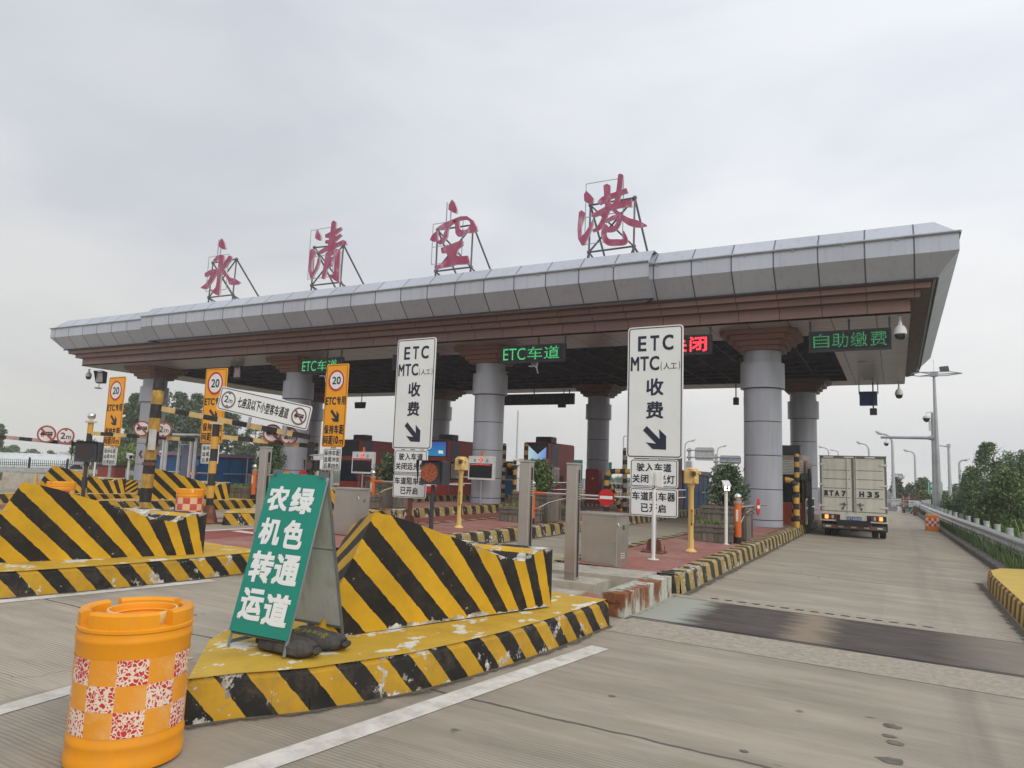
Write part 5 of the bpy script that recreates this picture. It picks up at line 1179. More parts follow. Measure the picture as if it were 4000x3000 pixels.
PLB = {0: ('front planter with bright grass beside the cream camera pillar', 'tall planter holding the big bush behind the white post camera', 'large dark bush in the tall planter left of the right-hand column'),
       1: ('front planter with grass left of the first stainless post', 'tall planter holding the round bush behind the stainless posts', 'round glossy bush behind the first stainless post'),
       2: ('front planter with bright grass behind the second steel cabinet', 'tall planter with a twiggy bush behind the middle orange post', 'twiggy bush with pale buds left of the ETC sign on the rusty post'),
       3: ('front planter with tall grass left of the far orange post', 'tall dark planter behind the far orange post, left of the green board', 'dark bush before the slate booth at left, behind the leaning steel post')}
for i in range(4):
    ox = ISL[i][0]; g = gz(ox - 3.8) + HK
    planter((ox - 3.72, 17.0 if i != 1 else 17.3, g), .86, .62, .40, PLB[i][0], 'grass', 40 + i)
    bush_label[0] = PLB[i][2]
    planter((ox - 3.66, 18.15, g), 1.0, .8, .78, PLB[i][1], None, 50 + i, 0, {0: (1.0, 1.02, LEAFD, 210), 1: (.95, .88, LEAFM, 210), 2: (1.05, .85, LEAFD, 110), 3: (1.25, 1.2, LEAFD, 240)}[i])
planter((-8.75, 19.4, gz(-8.8) + HK), .8, .6, .36, 'small low planter right of the round bush, behind the closed barrier', 'grass', 61)
# ------------------------------------------------------------------ height-limit gates at the left
def banded_rod(mb, p0, p1, r, bl, flat=False, n=12, m0=0):
    p0, p1 = Vector(p0), Vector(p1); L_ = (p1 - p0).length; k = max(1, round(L_ / bl))
    for i in range(k):
        a, b_ = p0.lerp(p1, i / k), p0.lerp(p1, (i + 1) / k)
        if flat:
            d = (p1 - p0).normalized(); u = Vector((0, 1, 0)); w = d.cross(u).normalized(); h_, t_ = r, r * .55
            V = [q + u * sy * t_ + w * sz * h_ for q in (a, b_) for sy, sz in ((-1, -1), (1, -1), (1, 1), (-1, 1))]
            mb.add(V, [(0, 1, 5, 4), (1, 2, 6, 5), (2, 3, 7, 6), (3, 0, 4, 7), (3, 2, 1, 0), (4, 5, 6, 7)], (i + m0) % 2)
        else: mb.rod(a, b_, r, n=n, mi=(i + m0) % 2)
YB1 = plain('flaking_yellow_paint', (.58, .34, .05), .6, var=.2, scale=5, dirt=.8, dirtcol=(.09, .06, .04)); BB1 = plain('flaking_black_paint', (.025, .024, .024), .6, var=.4, scale=6, dirt=.3, dirtcol=(.18, .16, .13))
YB2 = plain('pale_yellow_paint', (.60, .42, .17), .55, var=.12, dirt=.3)
GG = 'striped height-limit gates'
DISCW = plain('aged_white_sheeting', (.66, .62, .60), .5, dirt=.2)
# thick peeling post with the white passenger-car board
P0 = Vector((-16.74, 11.9, 0)); g = gz(P0.x)
t = thing('height_gate', (P0.x, P0.y, g), 0, 'thick peeling striped post with swing bar carrying a long white board', 'height barrier', GG)
T = AY(1296 / 2.074, 1200 + 565 / 2.074, 11.9) - Vector((P0.x, P0.y, g)); Bm = AY(560, 2016, 11.9) - Vector((P0.x, P0.y, g))
mb = MB(); banded_rod(mb, (T.x, 0, T.z), (Bm.x, 0, 0), .138, .36, n=20, m0=1); mb.build('post', [YB1, BB1], t)
mb = MB(); hz = 1.55; mb.tube([(-.16, -.12, hz - .1), (-.2, -.16, hz), (-.14, -.16, hz + .08)], .03, 6); mb.rod((-.02, 0, hz - .28), (-.02, 0, hz - .2), .165, n=18); mb.rod((.03, 0, hz + .2), (.03, 0, hz + .27), .16, n=18); mb.build('hinge_collar', RUST, t)
mb = MB(); mb.box((.16, -.11, 1.92), (.16, .10, .52)); mb.build('lock_cover', plain('dirty_white_cover', (.55, .55, .52), .5, dirt=.4), t)
L0 = AY(1318 / 2.074, 1200 + 823 / 2.074, 11.85) - Vector((P0.x, P0.y, g)); R0 = AY(1000 + 430 / 2.074, 1200 + 1052 / 2.074, 12.7) - Vector((P0.x, P0.y, g))
mb = MB(); banded_rod(mb, L0, R0, .062, .44, True); bar = mb.build('swing_bar', [YB2, BB1], t)
a0, a1 = AY(1785 / 2.074, 1200 + 628 / 2.074, 12.1), AY(1000 + 442 / 2.074, 1200 + 812 / 2.074, 12.62); b0, b1_ = AY(1770 / 2.074, 1200 + 835 / 2.074, 12.1), AY(1000 + 432 / 2.074, 1200 + 995 / 2.074, 12.62)
o_ = Vector((P0.x, P0.y, g)); c0 = (a0 + b0) / 2 - o_; c1 = (a1 + b1_) / 2 - o_; ex_ = (c1 - c0); wS = ex_.length; hS = ((a0 - b0).length + (a1 - b1_).length) / 2
ex_.normalize(); ez_ = ((a0 - b0).normalized() + (a1 - b1_).normalized()); ez_ -= ex_ * ez_.dot(ex_); ez_.normalize(); ey_ = ez_.cross(ex_)
MS = Matrix(((ex_.x, ey_.x, ez_.x, (c0.x + c1.x) / 2), (ex_.y, ey_.y, ez_.y, (c0.y + c1.y) / 2), (ex_.z, ey_.z, ez_.z, (c0.z + c1.z) / 2), (0, 0, 0, 1)))
bt = thing('lane_board', (0, 0, 0), 0, 'long white board reading passenger-car lane, tilted on the striped swing bar', 'road sign'); bt.matrix_world = Matrix.Translation(o_) @ MS
mb = MB(); mb.prism(rrect(wS, hS, .06), -.012, .012); sb_ = mb.build('sign_board', SIGNW, bt)
mb = MB(); ringfaces(mb, rrect(wS - .05, hS - .05, .05), rrect(wS - .085, hS - .085, .04), -.0155, -.0125); mb.build('border', INK, sb_)
mb = MB(); put_row(mb, '七座及以下小型客车通道', -wS * .285, -hS * .21, wS * .275, hS * .22, -.016, .012, 0, .06); mb.build('lettering', INK, sb_)
round_sign(bt, 'limit_disc', hS * .36, -wS / 2 + hS * .50, 0, -.016, plain('brown_ring', (.20, .12, .10), .5), '2m')
round_sign(bt, 'limit_disc', hS * .36, wS / 2 - hS * .50, 0, -.016, plain('brown_ring', (.20, .12, .10), .5), 'truck')
for q in (-.12, .27): mb = MB(); mb.box((wS * q, .02, -hS / 2 - .06), (.07, .03, .34)); mb.build('clamp', GALV, bt)
def small_gate(pos, label, ztop, bars, base=False, r=.075, cap=True, signs=(), ball=False):
    g = gz(pos[0]) + (0.0 if base else HK); o0 = Vector((pos[0], pos[1], g)); t = thing('height_gate', o0, 0, label, 'height barrier', GG)
    mb = MB(); banded_rod(mb, (0, 0, 0), (0, 0, ztop), r, .30, n=16); mb.build('post', [HAZPY, HAZPB], t)
    if base:
        mb = MB(); mb.lathe([(.22, 0), (.21, .05), (.12, .38), (.10, .42)], n=8, smooth=False); mb.box((0, 0, .01), (.62, .5, .02)); mb.build('conical_foot', RUST, t)
    if cap:
        mb = MB(); mb.box((0, 0, ztop + .025), (.22, .22, .05)); mb.build('cap', plain('pale_cap', (.6, .55, .45), .5), t)
    if ball:
        mb = MB(); mb.ball((0, 0, ztop + .19), .11, 16); mb.rod((0, 0, ztop + .05), (0, 0, ztop + .1), .03, n=8); mb.build('ball_finial', CHROME, t)
    for p, q, bl, pale in bars:
        mb = MB(); banded_rod(mb, Vector(p) - o0, Vector(q) - o0, .052, bl, True); mb.build('swing_bar', [YB2 if pale else PALEB, BB1], t)
    for (c, rr_, kind) in signs:
        c = Vector(c) - o0; round_sign(t, 'limit_disc', rr_ * .82, c.x, c.z, c.y, FADERED, kind, DISCW, .72)
    return t
HAZPY = plain('band_yellow', (.60, .33, .06), .5, var=.1, dirt=.25); HAZPB = plain('band_black', (.035, .034, .036), .5, var=.2, dirt=.2); PALEB = plain('pinkish_band_paint', (.42, .30, .28), .55, dirt=.3)
zz = lambda k, x, y, Y: AY({'z1': 0, 'z2': 1000, 'a3': 0, 'a4': 500}[k] + x / {'z1': 2.074, 'z2': 2.074, 'a3': 3.687, 'a4': 3.687}[k], {'z1': 1200, 'z2': 1200, 'a3': 1600, 'a4': 1600}[k] + y / {'z1': 2.074, 'z2': 2.074, 'a3': 3.687, 'a4': 3.687}[k], Y)
p = zz('a3', 1255, 700, 12.3); top = zz('a3', 1262, 190, 12.3)
small_gate((p.x, 12.3), 'slim striped post with mirror ball, far left, beside the unlit flasher', top.z - gz(p.x) - HK, [(zz('z1', 720, 1020, 12.3), zz('z1', 1575, 1074, 13.1), .42, True)], ball=True,
           signs=((zz('z1', 1150, 983, 12.55), .26, 'truck'), (zz('z1', 1325, 992, 12.7), .26, '2m')))
p3 = G(812, 2043); top = zz('z1', 1787, 950, p3.y)
small_gate((p3.x, p3.y), 'striped post with conical rusty foot beside the checked barrel', top.z - gz(p3.x), [(zz('z1', 1812, 1052, p3.y), zz('z2', 480, 1128, p3.y + 1.0), .40, True)], base=True, r=.085,
           signs=((zz('z2', 132, 1022, p3.y + .5), .27, 'truck'), (zz('z2', 268, 1042, p3.y + .6), .26, '2m')))
pl = zz('z1', -180, 1000, 11.2)
small_gate((pl.x, 11.2), 'height-limit bar with a truck disc and a 2 m disc entering from the left edge', 2.7, [(zz('z1', -150, 1036, 11.2), zz('z1', 800, 1124, 12.6), .40, False)], signs=((zz('z1', 378, 1028, 11.75), .30, 'truck'), (zz('z1', 532, 1044, 12.0), .28, '2m')))
# ------------------------------------------------------------------ things hung below the canopy
LEDG = mat_led('green_led_dots', (.10, 1.0, .30), .30, .05); LEDGB = mat_led('bright_green_led_dots', (.10, 1.0, .30), .85, .05); LEDR = mat_led('red_led_dots', (1.0, .03, .05), 3.2, .05)
LEDF = plain('led_cabinet', (.03, .032, .04), .5, dirt=.2); LEDS = plain('led_face', (.012, .012, .018), .45)
def led_sign(x0, x1, z0, z1, y, label, text, mat, zone, rods):
    cx = (x0 + x1) / 2; t = thing('led_sign', (cx, y, z0), 0, label, 'led sign', 'LED lane signs hung from the canopy'); w, h = x1 - x0, z1 - z0
    mb = MB(); mb.bbox((0, .10, h / 2), (w, .18, h), .01); mb.build('cabinet', LEDF, t)
    mb = MB(); mb.box((0, .006, h / 2), (w - .10, .01, h - .10)); f = mb.build('face', LEDS, t)
    mb = MB(); put_row(mb, text, -w / 2 + zone[0] * w, h * zone[2], -w / 2 + zone[1] * w, h * zone[3], -.002, .02 if mat is LEDR else 0.0, 0, .16) if zone[4] else None
    if not zone[4]:
        put_text(mb, text[:3], -w / 2 + zone[0] * w, h * zone[2], -w / 2 + (zone[0] + (zone[1] - zone[0]) * .40) * w, h * (zone[3] - .02), -.002, .0)
        put_row(mb, text[3:], -w / 2 + (zone[0] + (zone[1] - zone[0]) * .44) * w, h * zone[2], -w / 2 + zone[1] * w, h * zone[3], -.002, .0, 0, .12)
    mb.build('lit_characters', mat, f)
    for r in rods:
        mb = MB(); mb.box((r * w, .10, (ZS - z0 + h) / 2), (.05, .05, ZS - z0 - h)); mb.build('hanger', DARKST, t)
    return t
led_sign(-2.15, 0.0, 5.56, 6.16, 21.95 + .35, 'dark LED sign with green characters, rightmost under the canopy', '自助缴费', LEDG, (.06, .95, .16, .86, True), (-.48, .0, .48))
led_sign(-12.33, -9.86, 5.60, 6.22, 22.1, 'lit green LED sign right of the centre column', 'ETC车道', LEDGB, (.04, .92, .14, .86, False), (.08, .49))
led_sign(-21.9, -19.72, 5.55, 6.18, 22.1, 'lit green LED sign above the middle amber sign', 'ETC车道', LEDGB, (.03, .90, .14, .84, False), (.1, .45))
led_sign(-7.15, -4.92, 5.62, 6.24, 22.1, 'red LED sign half hidden behind the right ETC sign', '关闭', LEDR, (.42, .94, .12, .88, True), (-.4, .48))
led_sign(-17.4, -15.3, 5.58, 6.2, 22.4, 'unlit LED sign behind the left ETC sign', '关闭', plain('unlit_led', (.02, .02, .03), .5), (.42, .94, .12, .88, True), (-.4, .45))
def dome_camera(p, ztop, label, s_=1.0):
    t = thing('dome_camera', p, 0, label, 'camera', 'white dome cameras under the canopy')
    mb = MB(); mb.rod((0, 0, .22 * s_), (0, 0, ztop - p[2]), .03 * s_, n=10); mb.rod((0, 0, ztop - p[2] - .03), (0, 0, ztop - p[2] - .002), .07, n=12); mb.build('drop_pole', WHITE, t)
    mb = MB(); mb.lathe([(.145 * s_, -.02), (.145 * s_, .02), (.135 * s_, .09 * s_), (.10 * s_, .17 * s_), (.05 * s_, .21 * s_), (.035 * s_, .3 * s_)], n=20); mb.build('shroud', WHITE, t)
    mb = MB(); mb.lathe([(.01, -.16 * s_), (.06 * s_, -.15 * s_), (.105 * s_, -.11 * s_), (.125 * s_, -.04 * s_), (.125 * s_, -.022)], n=18); mb.build('dome', plain('smoked_dome', (.015, .016, .02), .12, spec=.8), t); return t
p = AY(3517, 1303, 22.35); dome_camera((p.x, 22.35, p.z), ZS, 'white dome camera at the right end of the canopy, nearest of the two there', 1.15)
p = AY(3512, 1541, 36.9); dome_camera((p.x, 36.9, p.z), ZS, 'white dome camera at the rear right of the canopy, below the near one', 1.2)
p = AY(346, 1470, 23.0); dome_camera((p.x, 23.0, p.z), ZS, 'white dome camera under the left tip of the canopy', 1.1)
XMARK = emis('dim_red_cross', (.8, .45, .42), .35, (.35, .25, .25)); XFACE = plain('hazy_signal_glass', (.42, .42, .44), .3)
def lane_signal(u, v, Y, label, s_=1.0, foot=False):
    p = AY(u, v, Y); t = thing('lane_signal', p, .15, label, 'traffic light', 'lane signals hung from the canopy')
    mb = MB(); mb.bbox((0, .08, 0), (.52 * s_, .22, .62 * s_), .02)
    mb.add([(-.3 * s_, -.22, .33 * s_), (.3 * s_, -.22, .33 * s_), (.27 * s_, .0, .33 * s_), (-.27 * s_, .0, .33 * s_), (-.27 * s_, -.03, -.33 * s_), (.27 * s_, -.03, -.33 * s_)], [(0, 1, 2, 3), (3, 2, 1, 0), (0, 3, 4), (4, 3, 0), (1, 5, 2), (2, 5, 1)]); mb.build('housing', DARKST, t)
    mb = MB(); mb.box((0, -.034, 0), (.40 * s_, .008, .50 * s_)); f = mb.build('glass', XFACE, t)
    mb = MB(); a, b_ = .15 * s_, .20 * s_
    for q in (1, -1): mb.prism([(-a - .02, -b_ * q), (-a + .02, -b_ * q), (a + .02, b_ * q), (a - .02, b_ * q)], -.040 - (.001 if q > 0 else 0), -.0385)
    mb.build('cross', XMARK, f)
    for x in (-.17, .17): mb = MB(); mb.rod((x, .1, .3 * s_), (x, .1, ZS - p.z), .028, n=6); mb.build('hanger', DARKST, t)
    if foot: mb = MB(); mb.tube([(0, 0, -.31 * s_), (-.04, -.04, -.5 * s_)], .02, 6); mb.bbox((.02, -.1, -.58 * s_), (.28, .34, .07), .02, rz=.5); mb.build('lamp_arm', GALV, t)
lane_signal(393, 1474, 24.0, 'lane signal with a pale cross under the left end of the canopy, lamp below it', 1.05, True)
lane_signal(645, 1462, 25.0, 'lane signal partly behind the top of the thick peeling post', .95)
lane_signal(928, 1455, 24.2, 'lane signal with a pale cross above the white height-limit board', .95)
# boxes hung at the rear edge, seen from behind
t = thing('rear_signal_box', AY(3392, 1557, 36.9), 0, 'dark blue box on three rods at the rear right of the canopy', 'sign box')
zt = ZS - t.location.z
mb = MB(); mb.bbox((0, 0, 0), (.74, .14, .66), .02); mb.build('box', plain('deep_blue_box', (.03, .06, .20), .5), t)
for x in (-.38, .40): mb = MB(); mb.box((x, 0, zt / 2 + .1), (.04, .05, zt - .2)); mb.build('hanger', DARKST, t)
mb = MB(); mb.rod((.20, -.12, -.72), (.20, -.12, zt), .03, n=6); mb.build('hanger', DARKST, t)
mb = MB(); mb.bbox((.20, -.12, -.62), (.30, .06, .32), .03); mb.build('antenna_plate', DARKST, t)
t = thing('gantry_panel', (AY(2120, 1552, 36.6).x - .55, 36.6, 5.68), 0, 'long dark ribbed panel hung between the rear columns', 'panel')
mb = MB(); mb.box((0, 0, .27), (5.0, .16, .62));
mb.build('panel', NAVYB, t)
for k in range(22): pass
mb = MB()
for k in range(24): mb.box((-2.4 + k * .21, -.09, .27), (.03, .03, .60))
mb.build('ribs', NAVY, t)
for x in (-2.2, 0, 2.2): mb = MB(); mb.box((x, 0, .67), (.05, .05, .25)); mb.build('hanger', DARKST, t)
for u, v, w, h, lab in ((2195, 1580, .42, .34, 'small dark tapered box below the long ribbed panel'), (1407, 1583, .75, .40, 'dark sign box hung right of the middle amber sign')):
    p = AY(u, v, 36.4); t = thing('hung_box', p, 0, lab, 'sign box'); mb = MB(); mb.box((0, 0, 0), (w, .16, h), top=(1.12, 1)); mb.build('box', NAVYB, t); mb = MB(); mb.rod((.1, 0, h / 2), (.1, 0, ZS - p.z), .03, n=6); mb.build('hanger', DARKST, t)
for u, v, lab in ((2875, 1567, 'small dark speaker on a thin rod left of the right-hand column'), (2916, 1566, 'dark box half hidden behind the right-hand column')):
    p = AY(u, v, 36.0); t = thing('hung_speaker', p, .3, lab, 'speaker'); mb = MB(); mb.bbox((0, 0, 0), (.26, .22, .36), .02); mb.build('case', DARKST, t); mb = MB(); mb.rod((0, 0, .15), (0, 0, ZS - p.z), .03, n=6); mb.build('hanger', DARKST, t)
def bracket_lamp(u, v, Y, label):
    p = AY(u, v, Y); t = thing('hung_antenna', p, 0, label, 'antenna', 'small antennas under the LED signs')
    mb = MB(); mb.rod((0, .06, 0), (0, .06, 5.6 - p.z), .02, n=6); mb.box((-.02, .03, 0), (.06, .08, .06)); mb.build('bracket', GALV, t)
    mb = MB(); mb.box((-.16, 0, .02), (.24, .09, .03)); mb.rod((0, 0, 0), (.10, -.05, -.26), .018, n=6); mb.build('antenna_blade', GALV, t)
bracket_lamp(2095, 1432, 22.1, 'small white bladed antenna below the LED sign right of the centre column'); bracket_lamp(1270, 1470, 22.1, 'small bladed antenna below the LED sign over the middle amber sign')

# ------------------------------------------------------------------ toll displays in front of the columns
DISF = plain('white_display_case', (.66, .66, .64), .45, dirt=.15); REDX = emis('red_led_cross', (1.0, .05, .05), 5.0, (.2, .02, .02)); REDT = emis('dim_red_led_text', (.9, .10, .08), 1.2)
def toll_display(x, y, label, s_=1.0, hpost=.9):
    g = gz(x) + HK; t = thing('toll_display', (x, y, g), -.04, label, 'toll display', 'white toll displays with red crosses')
    mb = MB(); mb.rod((.0, .06, 0), (.0, .06, hpost), .028, n=10); mb.build('post', GALV, t)
    z = hpost + .43; mb = MB(); mb.bbox((0, .08, z), (1.12 * s_, .16, .86 * s_), .015); mb.build('case', DISF, t)
    mb = MB(); mb.box((0, -.003, z - .10), (.98 * s_, .01, .52 * s_)); f = mb.build('screen', LEDS, t)
    mb = MB(); mb.rod((0, .0, z + .29), (0, -.012, z + .29), .075, n=20, mi=0); ds = mb.build('signal_face', BLACK, t)
    mb = MB()
    for q in (1, -1): mb.prism([(-.055, z + .29 - .055 * q), (-.035, z + .29 - .065 * q), (.055, z + .29 + .055 * q), (.035, z + .29 + .065 * q)], -.018 - (.001 if q > 0 else 0), -.014)
    mb.build('red_cross', REDX, ds)
    mb = MB(); rnd = random.Random(int(x * 10))
    xx = -.44
    while xx < .42:
        w = rnd.uniform(.015, .06); mb.box((xx + w / 2, -.0105, z + .115 + rnd.uniform(-.006, .006)), (w, .004, .028)); xx += w + rnd.uniform(.008, .03)
    mb.build('running_text', REDT, f)
    for sx_ in (-.27, .27): mb = MB(); mb.box((sx_, -.003, z + .27), (.09, .006, .11)); mb.build('grille', plain('grey_grille', (.35, .35, .35), .6), t)
    mb = MB(); mb.rod((0, .06, z + .43), (0, .06, z + .62), .045, n=12); mb.build('beacon', plain('orange_beacon', (.62, .16, .05), .35), t); return t
toll_display(-13.45, 22.9, 'white toll display with red cross in front of the centre column')
toll_display(-24.15, 22.6, 'white toll display with red cross before the second column, over the green board')
toll_display(-18.75, 22.6, 'white toll display with red cross mostly hidden by the twiggy bush')

# ------------------------------------------------------------------ pipe guards and toll booths
PG_Y = plain('guard_yellow', (.62, .36, .07), .45, var=.1, dirt=.25); PG_B = plain('guard_black', (.03, .03, .033), .45, var=.2, dirt=.2); PG_T = plain('guard_tan', (.42, .32, .22), .5, dirt=.3)
def banded_path(mb, pts, r, bl, n=14, m0=0):
    """resample a bent pipe into equal colour bands"""
    pts = [Vector(p) for p in pts]; acc = 0.0; i0 = m0
    for a, b_ in zip(pts[:-1], pts[1:]):
        L_ = (b_ - a).length; s_ = 0.0
        while s_ < L_ - 1e-6:
            rem = bl - acc; e_ = min(L_, s_ + rem); mb.rod(a.lerp(b_, s_ / L_), a.lerp(b_, e_ / L_), r, n=n, mi=i0 % 2, caps=False); acc += e_ - s_; s_ = e_
            if acc >= bl - 1e-6: acc = 0.0; i0 += 1
        mb.ball(b_, r * .999, n, mi=i0 % 2)
def pipe_guard(x, y, label):
    t = thing('pipe_guard', (x, y, gz(x) + HK), 0, label, 'bollard', 'striped pipe guards before the booths')
    W = .72; arc = [(-W, 0, 0), (-W, 0, 1.2)] + [(-W + .28 - .28 * cos(a), 0, 1.2 + .28 * sin(a)) for a in (.5, 1.05, pi / 2)]; arc += [(-p[0], p[1], p[2]) for p in arc[::-1]]
    mb = MB(); banded_path(mb, arc, .095, .19); mb.build('arch_pipe', [PG_B, PG_Y], t)
    for dx in (-.40, .62):
        mb = MB(); banded_path(mb, [(dx, 1.08, 0), (dx, 1.08, 2.3)], .088, .175); mb.build('tall_pipe', [PG_B, PG_T if dx < 0 else PG_Y], t)
    for dx in (-W, W):
        mb = MB(); banded_path(mb, [(dx, .05, .98), (dx * .9, .35, .85), (dx * .8, .75, .4), (dx * .7, 1.0, .0)], .09, .18); mb.build('raking_pipe', [PG_B, PG_Y], t)
        mb = MB(); banded_path(mb, [(dx, .04, .92), (dx * .75, 1.08, .92)], .085, .16); mb.build('tie_pipe', [PG_B, PG_T], t)
for i, lab in enumerate(('striped pipe guard right of the right-hand column, before the nearest booth', 'striped pipe guard left of the right ETC sign, behind the red disc', 'striped pipe guard right of the centre column, behind the first stainless post', 'striped pipe guard behind the middle amber sign and ETC sign', 'striped pipe guard behind the second column at left')):
    pipe_guard(-3.58 + ISL[i][0] + (.08 if i == 1 else 0), 25.1, lab)
SCRB = None
m, t_, b_ = newmat('blue_led_screen'); b_.inputs['Base Color'].default_value = (.01, .02, .06, 1)
sp = N(t_, 'ShaderNodeSeparateXYZ'); t_.links.new(N(t_, 'ShaderNodeTexCoord').outputs['Object'], sp.inputs[0])
bands = math_(t_, 'LESS_THAN', math_(t_, 'FRACT', math_(t_, 'MULTIPLY', sp.outputs[2], 22)), .6)
t_.links.new(mixc(t_, step(t_, sp.outputs[2], 1.9, 2.5), (.03, .40, .85), (.05, .12, .60)), b_.inputs['Emission Color']); t_.links.new(math_(t_, 'ADD', math_(t_, 'MULTIPLY', bands, .55), .15), b_.inputs['Emission Strength']); SCRB = m
m, t_, b_ = newmat('pale_led_screen'); b_.inputs['Base Color'].default_value = (.02, .03, .06, 1)
sp = N(t_, 'ShaderNodeSeparateXYZ'); t_.links.new(N(t_, 'ShaderNodeTexCoord').outputs['Object'], sp.inputs[0])
bands = math_(t_, 'LESS_THAN', math_(t_, 'FRACT', math_(t_, 'MULTIPLY', sp.outputs[2], 22)), .62)
tri = math_(t_, 'GREATER_THAN', math_(t_, 'ADD', math_(t_, 'MULTIPLY', math_(t_, 'ABSOLUTE', math_(t_, 'ADD', sp.outputs[0], -.10)), 1.0), math_(t_, 'MULTIPLY', math_(t_, 'SUBTRACT', 2.45, sp.outputs[2]), 1.25)), .52)
t_.links.new(mixc(t_, step(t_, sp.outputs[0], -.3, .5), (.70, .95, 1.0), (.25, .45, 1.0)), b_.inputs['Emission Color']); t_.links.new(math_(t_, 'MULTIPLY', math_(t_, 'MULTIPLY', bands, tri), .95), b_.inputs['Emission Strength']); SCRP = m
YTXT = emis('yellow_led_text', (1.0, .9, .35), 1.6)
def booth(x1, y0, label, screen=None, red=BRICKRED, mid=SLATE, w=1.22, L_=2.85, htop=2.56, txt=None, rail=True):
    g = gz(x1) + HK; t = thing('toll_booth', (x1 - w / 2, y0, g), 0, label, 'toll booth', 'toll booths on the islands'); h = htop - HK + .28
    mb = MB(); mb.bbox((0, L_ / 2, h / 2), (w, L_, h), .05); mb.build('shell', red, t)
    for s_ in (1, -1): mb = MB(); mb.box((s_ * (w / 2 + .004), .62, h * .79), (.012, .72, h * .36)); mb.build('side_panel', mid, t)
    mb = MB(); mb.box((0, -.004, h * .40), (w * .88, .012, h * .42)); f = mb.build('front_window', GLASS, t)
    mb = MB(); mb.box((w / 2 + .006, .68, h * .44), (.014, .78, h * .32)); f2 = mb.build('side_window', GLASS, t)
    for k in range(9): 
        pass
    mb = MB()
    for k in range(9): mb.rod((w / 2 + .045, .32 + k * .09, h * .30), (w / 2 + .045, .32 + k * .09, h * .57), .008, n=5)
    for z in (h * .30, h * .57): mb.rod((w / 2 + .045, .28, z), (w / 2 + .045, 1.08, z), .012, n=5)
    mb.build('window_bars', CHROME, f2)
    mb = MB(); mb.box((0, -.008, h * .83), (w * .90, .02, h * .30)); s_ = mb.build('screen_case', LEDF, t)
    if screen:
        mb = MB(); mb.box((0, -.020, h * .83), (w * .82, .006, h * .26)); sc_ = mb.build('screen', screen, s_)
        if txt:
            mb = MB(); put_text(mb, txt, w * .08, h * .745, w * .30, h * .80, -.026, .01); mb.build('lettering', YTXT, sc_)
    mb = MB(); mb.bbox((w * .10, .75, h + .14), (w * .62, .62, .26), .03); ac = mb.build('roof_unit', DARKST, t)
    mb = MB(); mb.box((w * .10, .432, h + .15), (w * .48, .01, .16)); mb.build('vent', BLACK, ac)
    mb = MB(); mb.box((w / 2 + .006, 1.42, h * .38), (.01, .34, .30)); put = mb.build('notice', plain('brown_notice', (.10, .05, .04), .6, var=.3, scale=8), t)
    if rail:
        mb = MB()
        for z in (.55, .85): mb.tube([(w / 2 + .32, -.5, z), (w / 2 + .36, -.3, z), (w / 2 + .36, 1.9, z)], .024, 6)
        for y in (-.35, .6, 1.5): mb.rod((w / 2 + .36, y, 0), (w / 2 + .36, y, .87), .018, n=6)
        mb.build('hand_rail', CHROME, t)
    return t
booth(-13.15, 28.1, 'dark red toll booth with a pale striped screen, right of the centre column', SCRP)
booth(-18.3, 28.1, 'dark red toll booth with a blue screen, left of the centre column', SCRB, txt='河北')
booth(-23.42, 28.0, 'dark red toll booth behind the twiggy bush and middle amber sign', None)
booth(-28.5, 27.4, 'slate toll booth behind the second column, leftmost of the booths', None, red=SLATE, mid=BRICKRED)
booth(-8.0, 27.7, 'toll booth with blue side behind the right ETC sign', None, red=plain('dull_red_brown_cladding', (.17, .06, .055), .5, dirt=.2), mid=BLUECLAD)
# nearest booth behind the right-hand column: louvred top, dark window, red base
g = gz(-3) + HK; t = thing('toll_booth', (-3.42, 27.0, g), 0, 'nearest toll booth, half hidden behind the right-hand column, louvred top and red base', 'toll booth', 'toll booths on the islands')
mb = MB(); mb.bbox((0, 1.3, 1.2), (1.15, 2.6, 2.4), .05); mb.build('shell', plain('pinkish_grey_cladding', (.34, .27, .24), .5, dirt=.25), t)
mb = MB(); mb.box((0, -.01, .35), (1.1, .03, .7)); rb = mb.build('front_base', plain('orange_red_panel', (.36, .07, .04), .45, dirt=.2), t)
mb = MB(); put_row(mb, '投集团', .05, .20, .50, .33, -.028, .0); mb.build('lettering', plain('dark_red_letters', (.10, .02, .02), .5), rb)
mb = MB(); mb.box((0, -.008, 1.2), (1.08, .03, .95)); mb.build('front_window', GLASS, t)
mb = MB()
for k in range(9): mb.box((0, -.02, 1.72 + k * .055), (1.12, .04, .03))
mb.build('louvre', plain('bright_louvre', (.7, .7, .68), .4), t)
mb = MB(); mb.bbox((0, .4, 2.56), (1.0, .9, .30), .03); mb.build('roof_unit', DARKST, t)
mb = MB(); mb.bbox((.66, .9, 1.35), (.12, 1.0, 1.7), .02); mb.build('side_cabinet', plain('pale_pink_cabinet', (.42, .34, .31), .5, dirt=.2), t)
mb = MB()
for z in (.55, .85): mb.rod((.68, -.3, z), (.68, 2.4, z), .026, n=6)
for k in range(8): mb.rod((.68, -.3 + k * .38, 0), (.68, -.3 + k * .38, .86), .018, n=5)
mb.build('hand_rail', CHROME, t)
t = thing('bracket_camera', (-2.62, 26.6, g), 0, 'small camera and lamp cluster on a bracket beside the nearest booth', 'camera')
mb = MB(); mb.rod((0, 0, 0), (0, 0, 1.9), .04, n=8); mb.box((-.12, -.1, 1.62), (.22, .3, .22)); mb.box((.02, -.1, 1.2), (.12, .2, .5)); mb.build('bracket', DARKST, t)
t = thing('ticket_machine', (-4.75 - 8.1, 31.5, gz(-13) + HK), 0, 'red ticket machine in front of the rear column', 'machine'); t.location = (AY(2318, 1935, 30.2).x, 30.2, gz(-12) + HK)
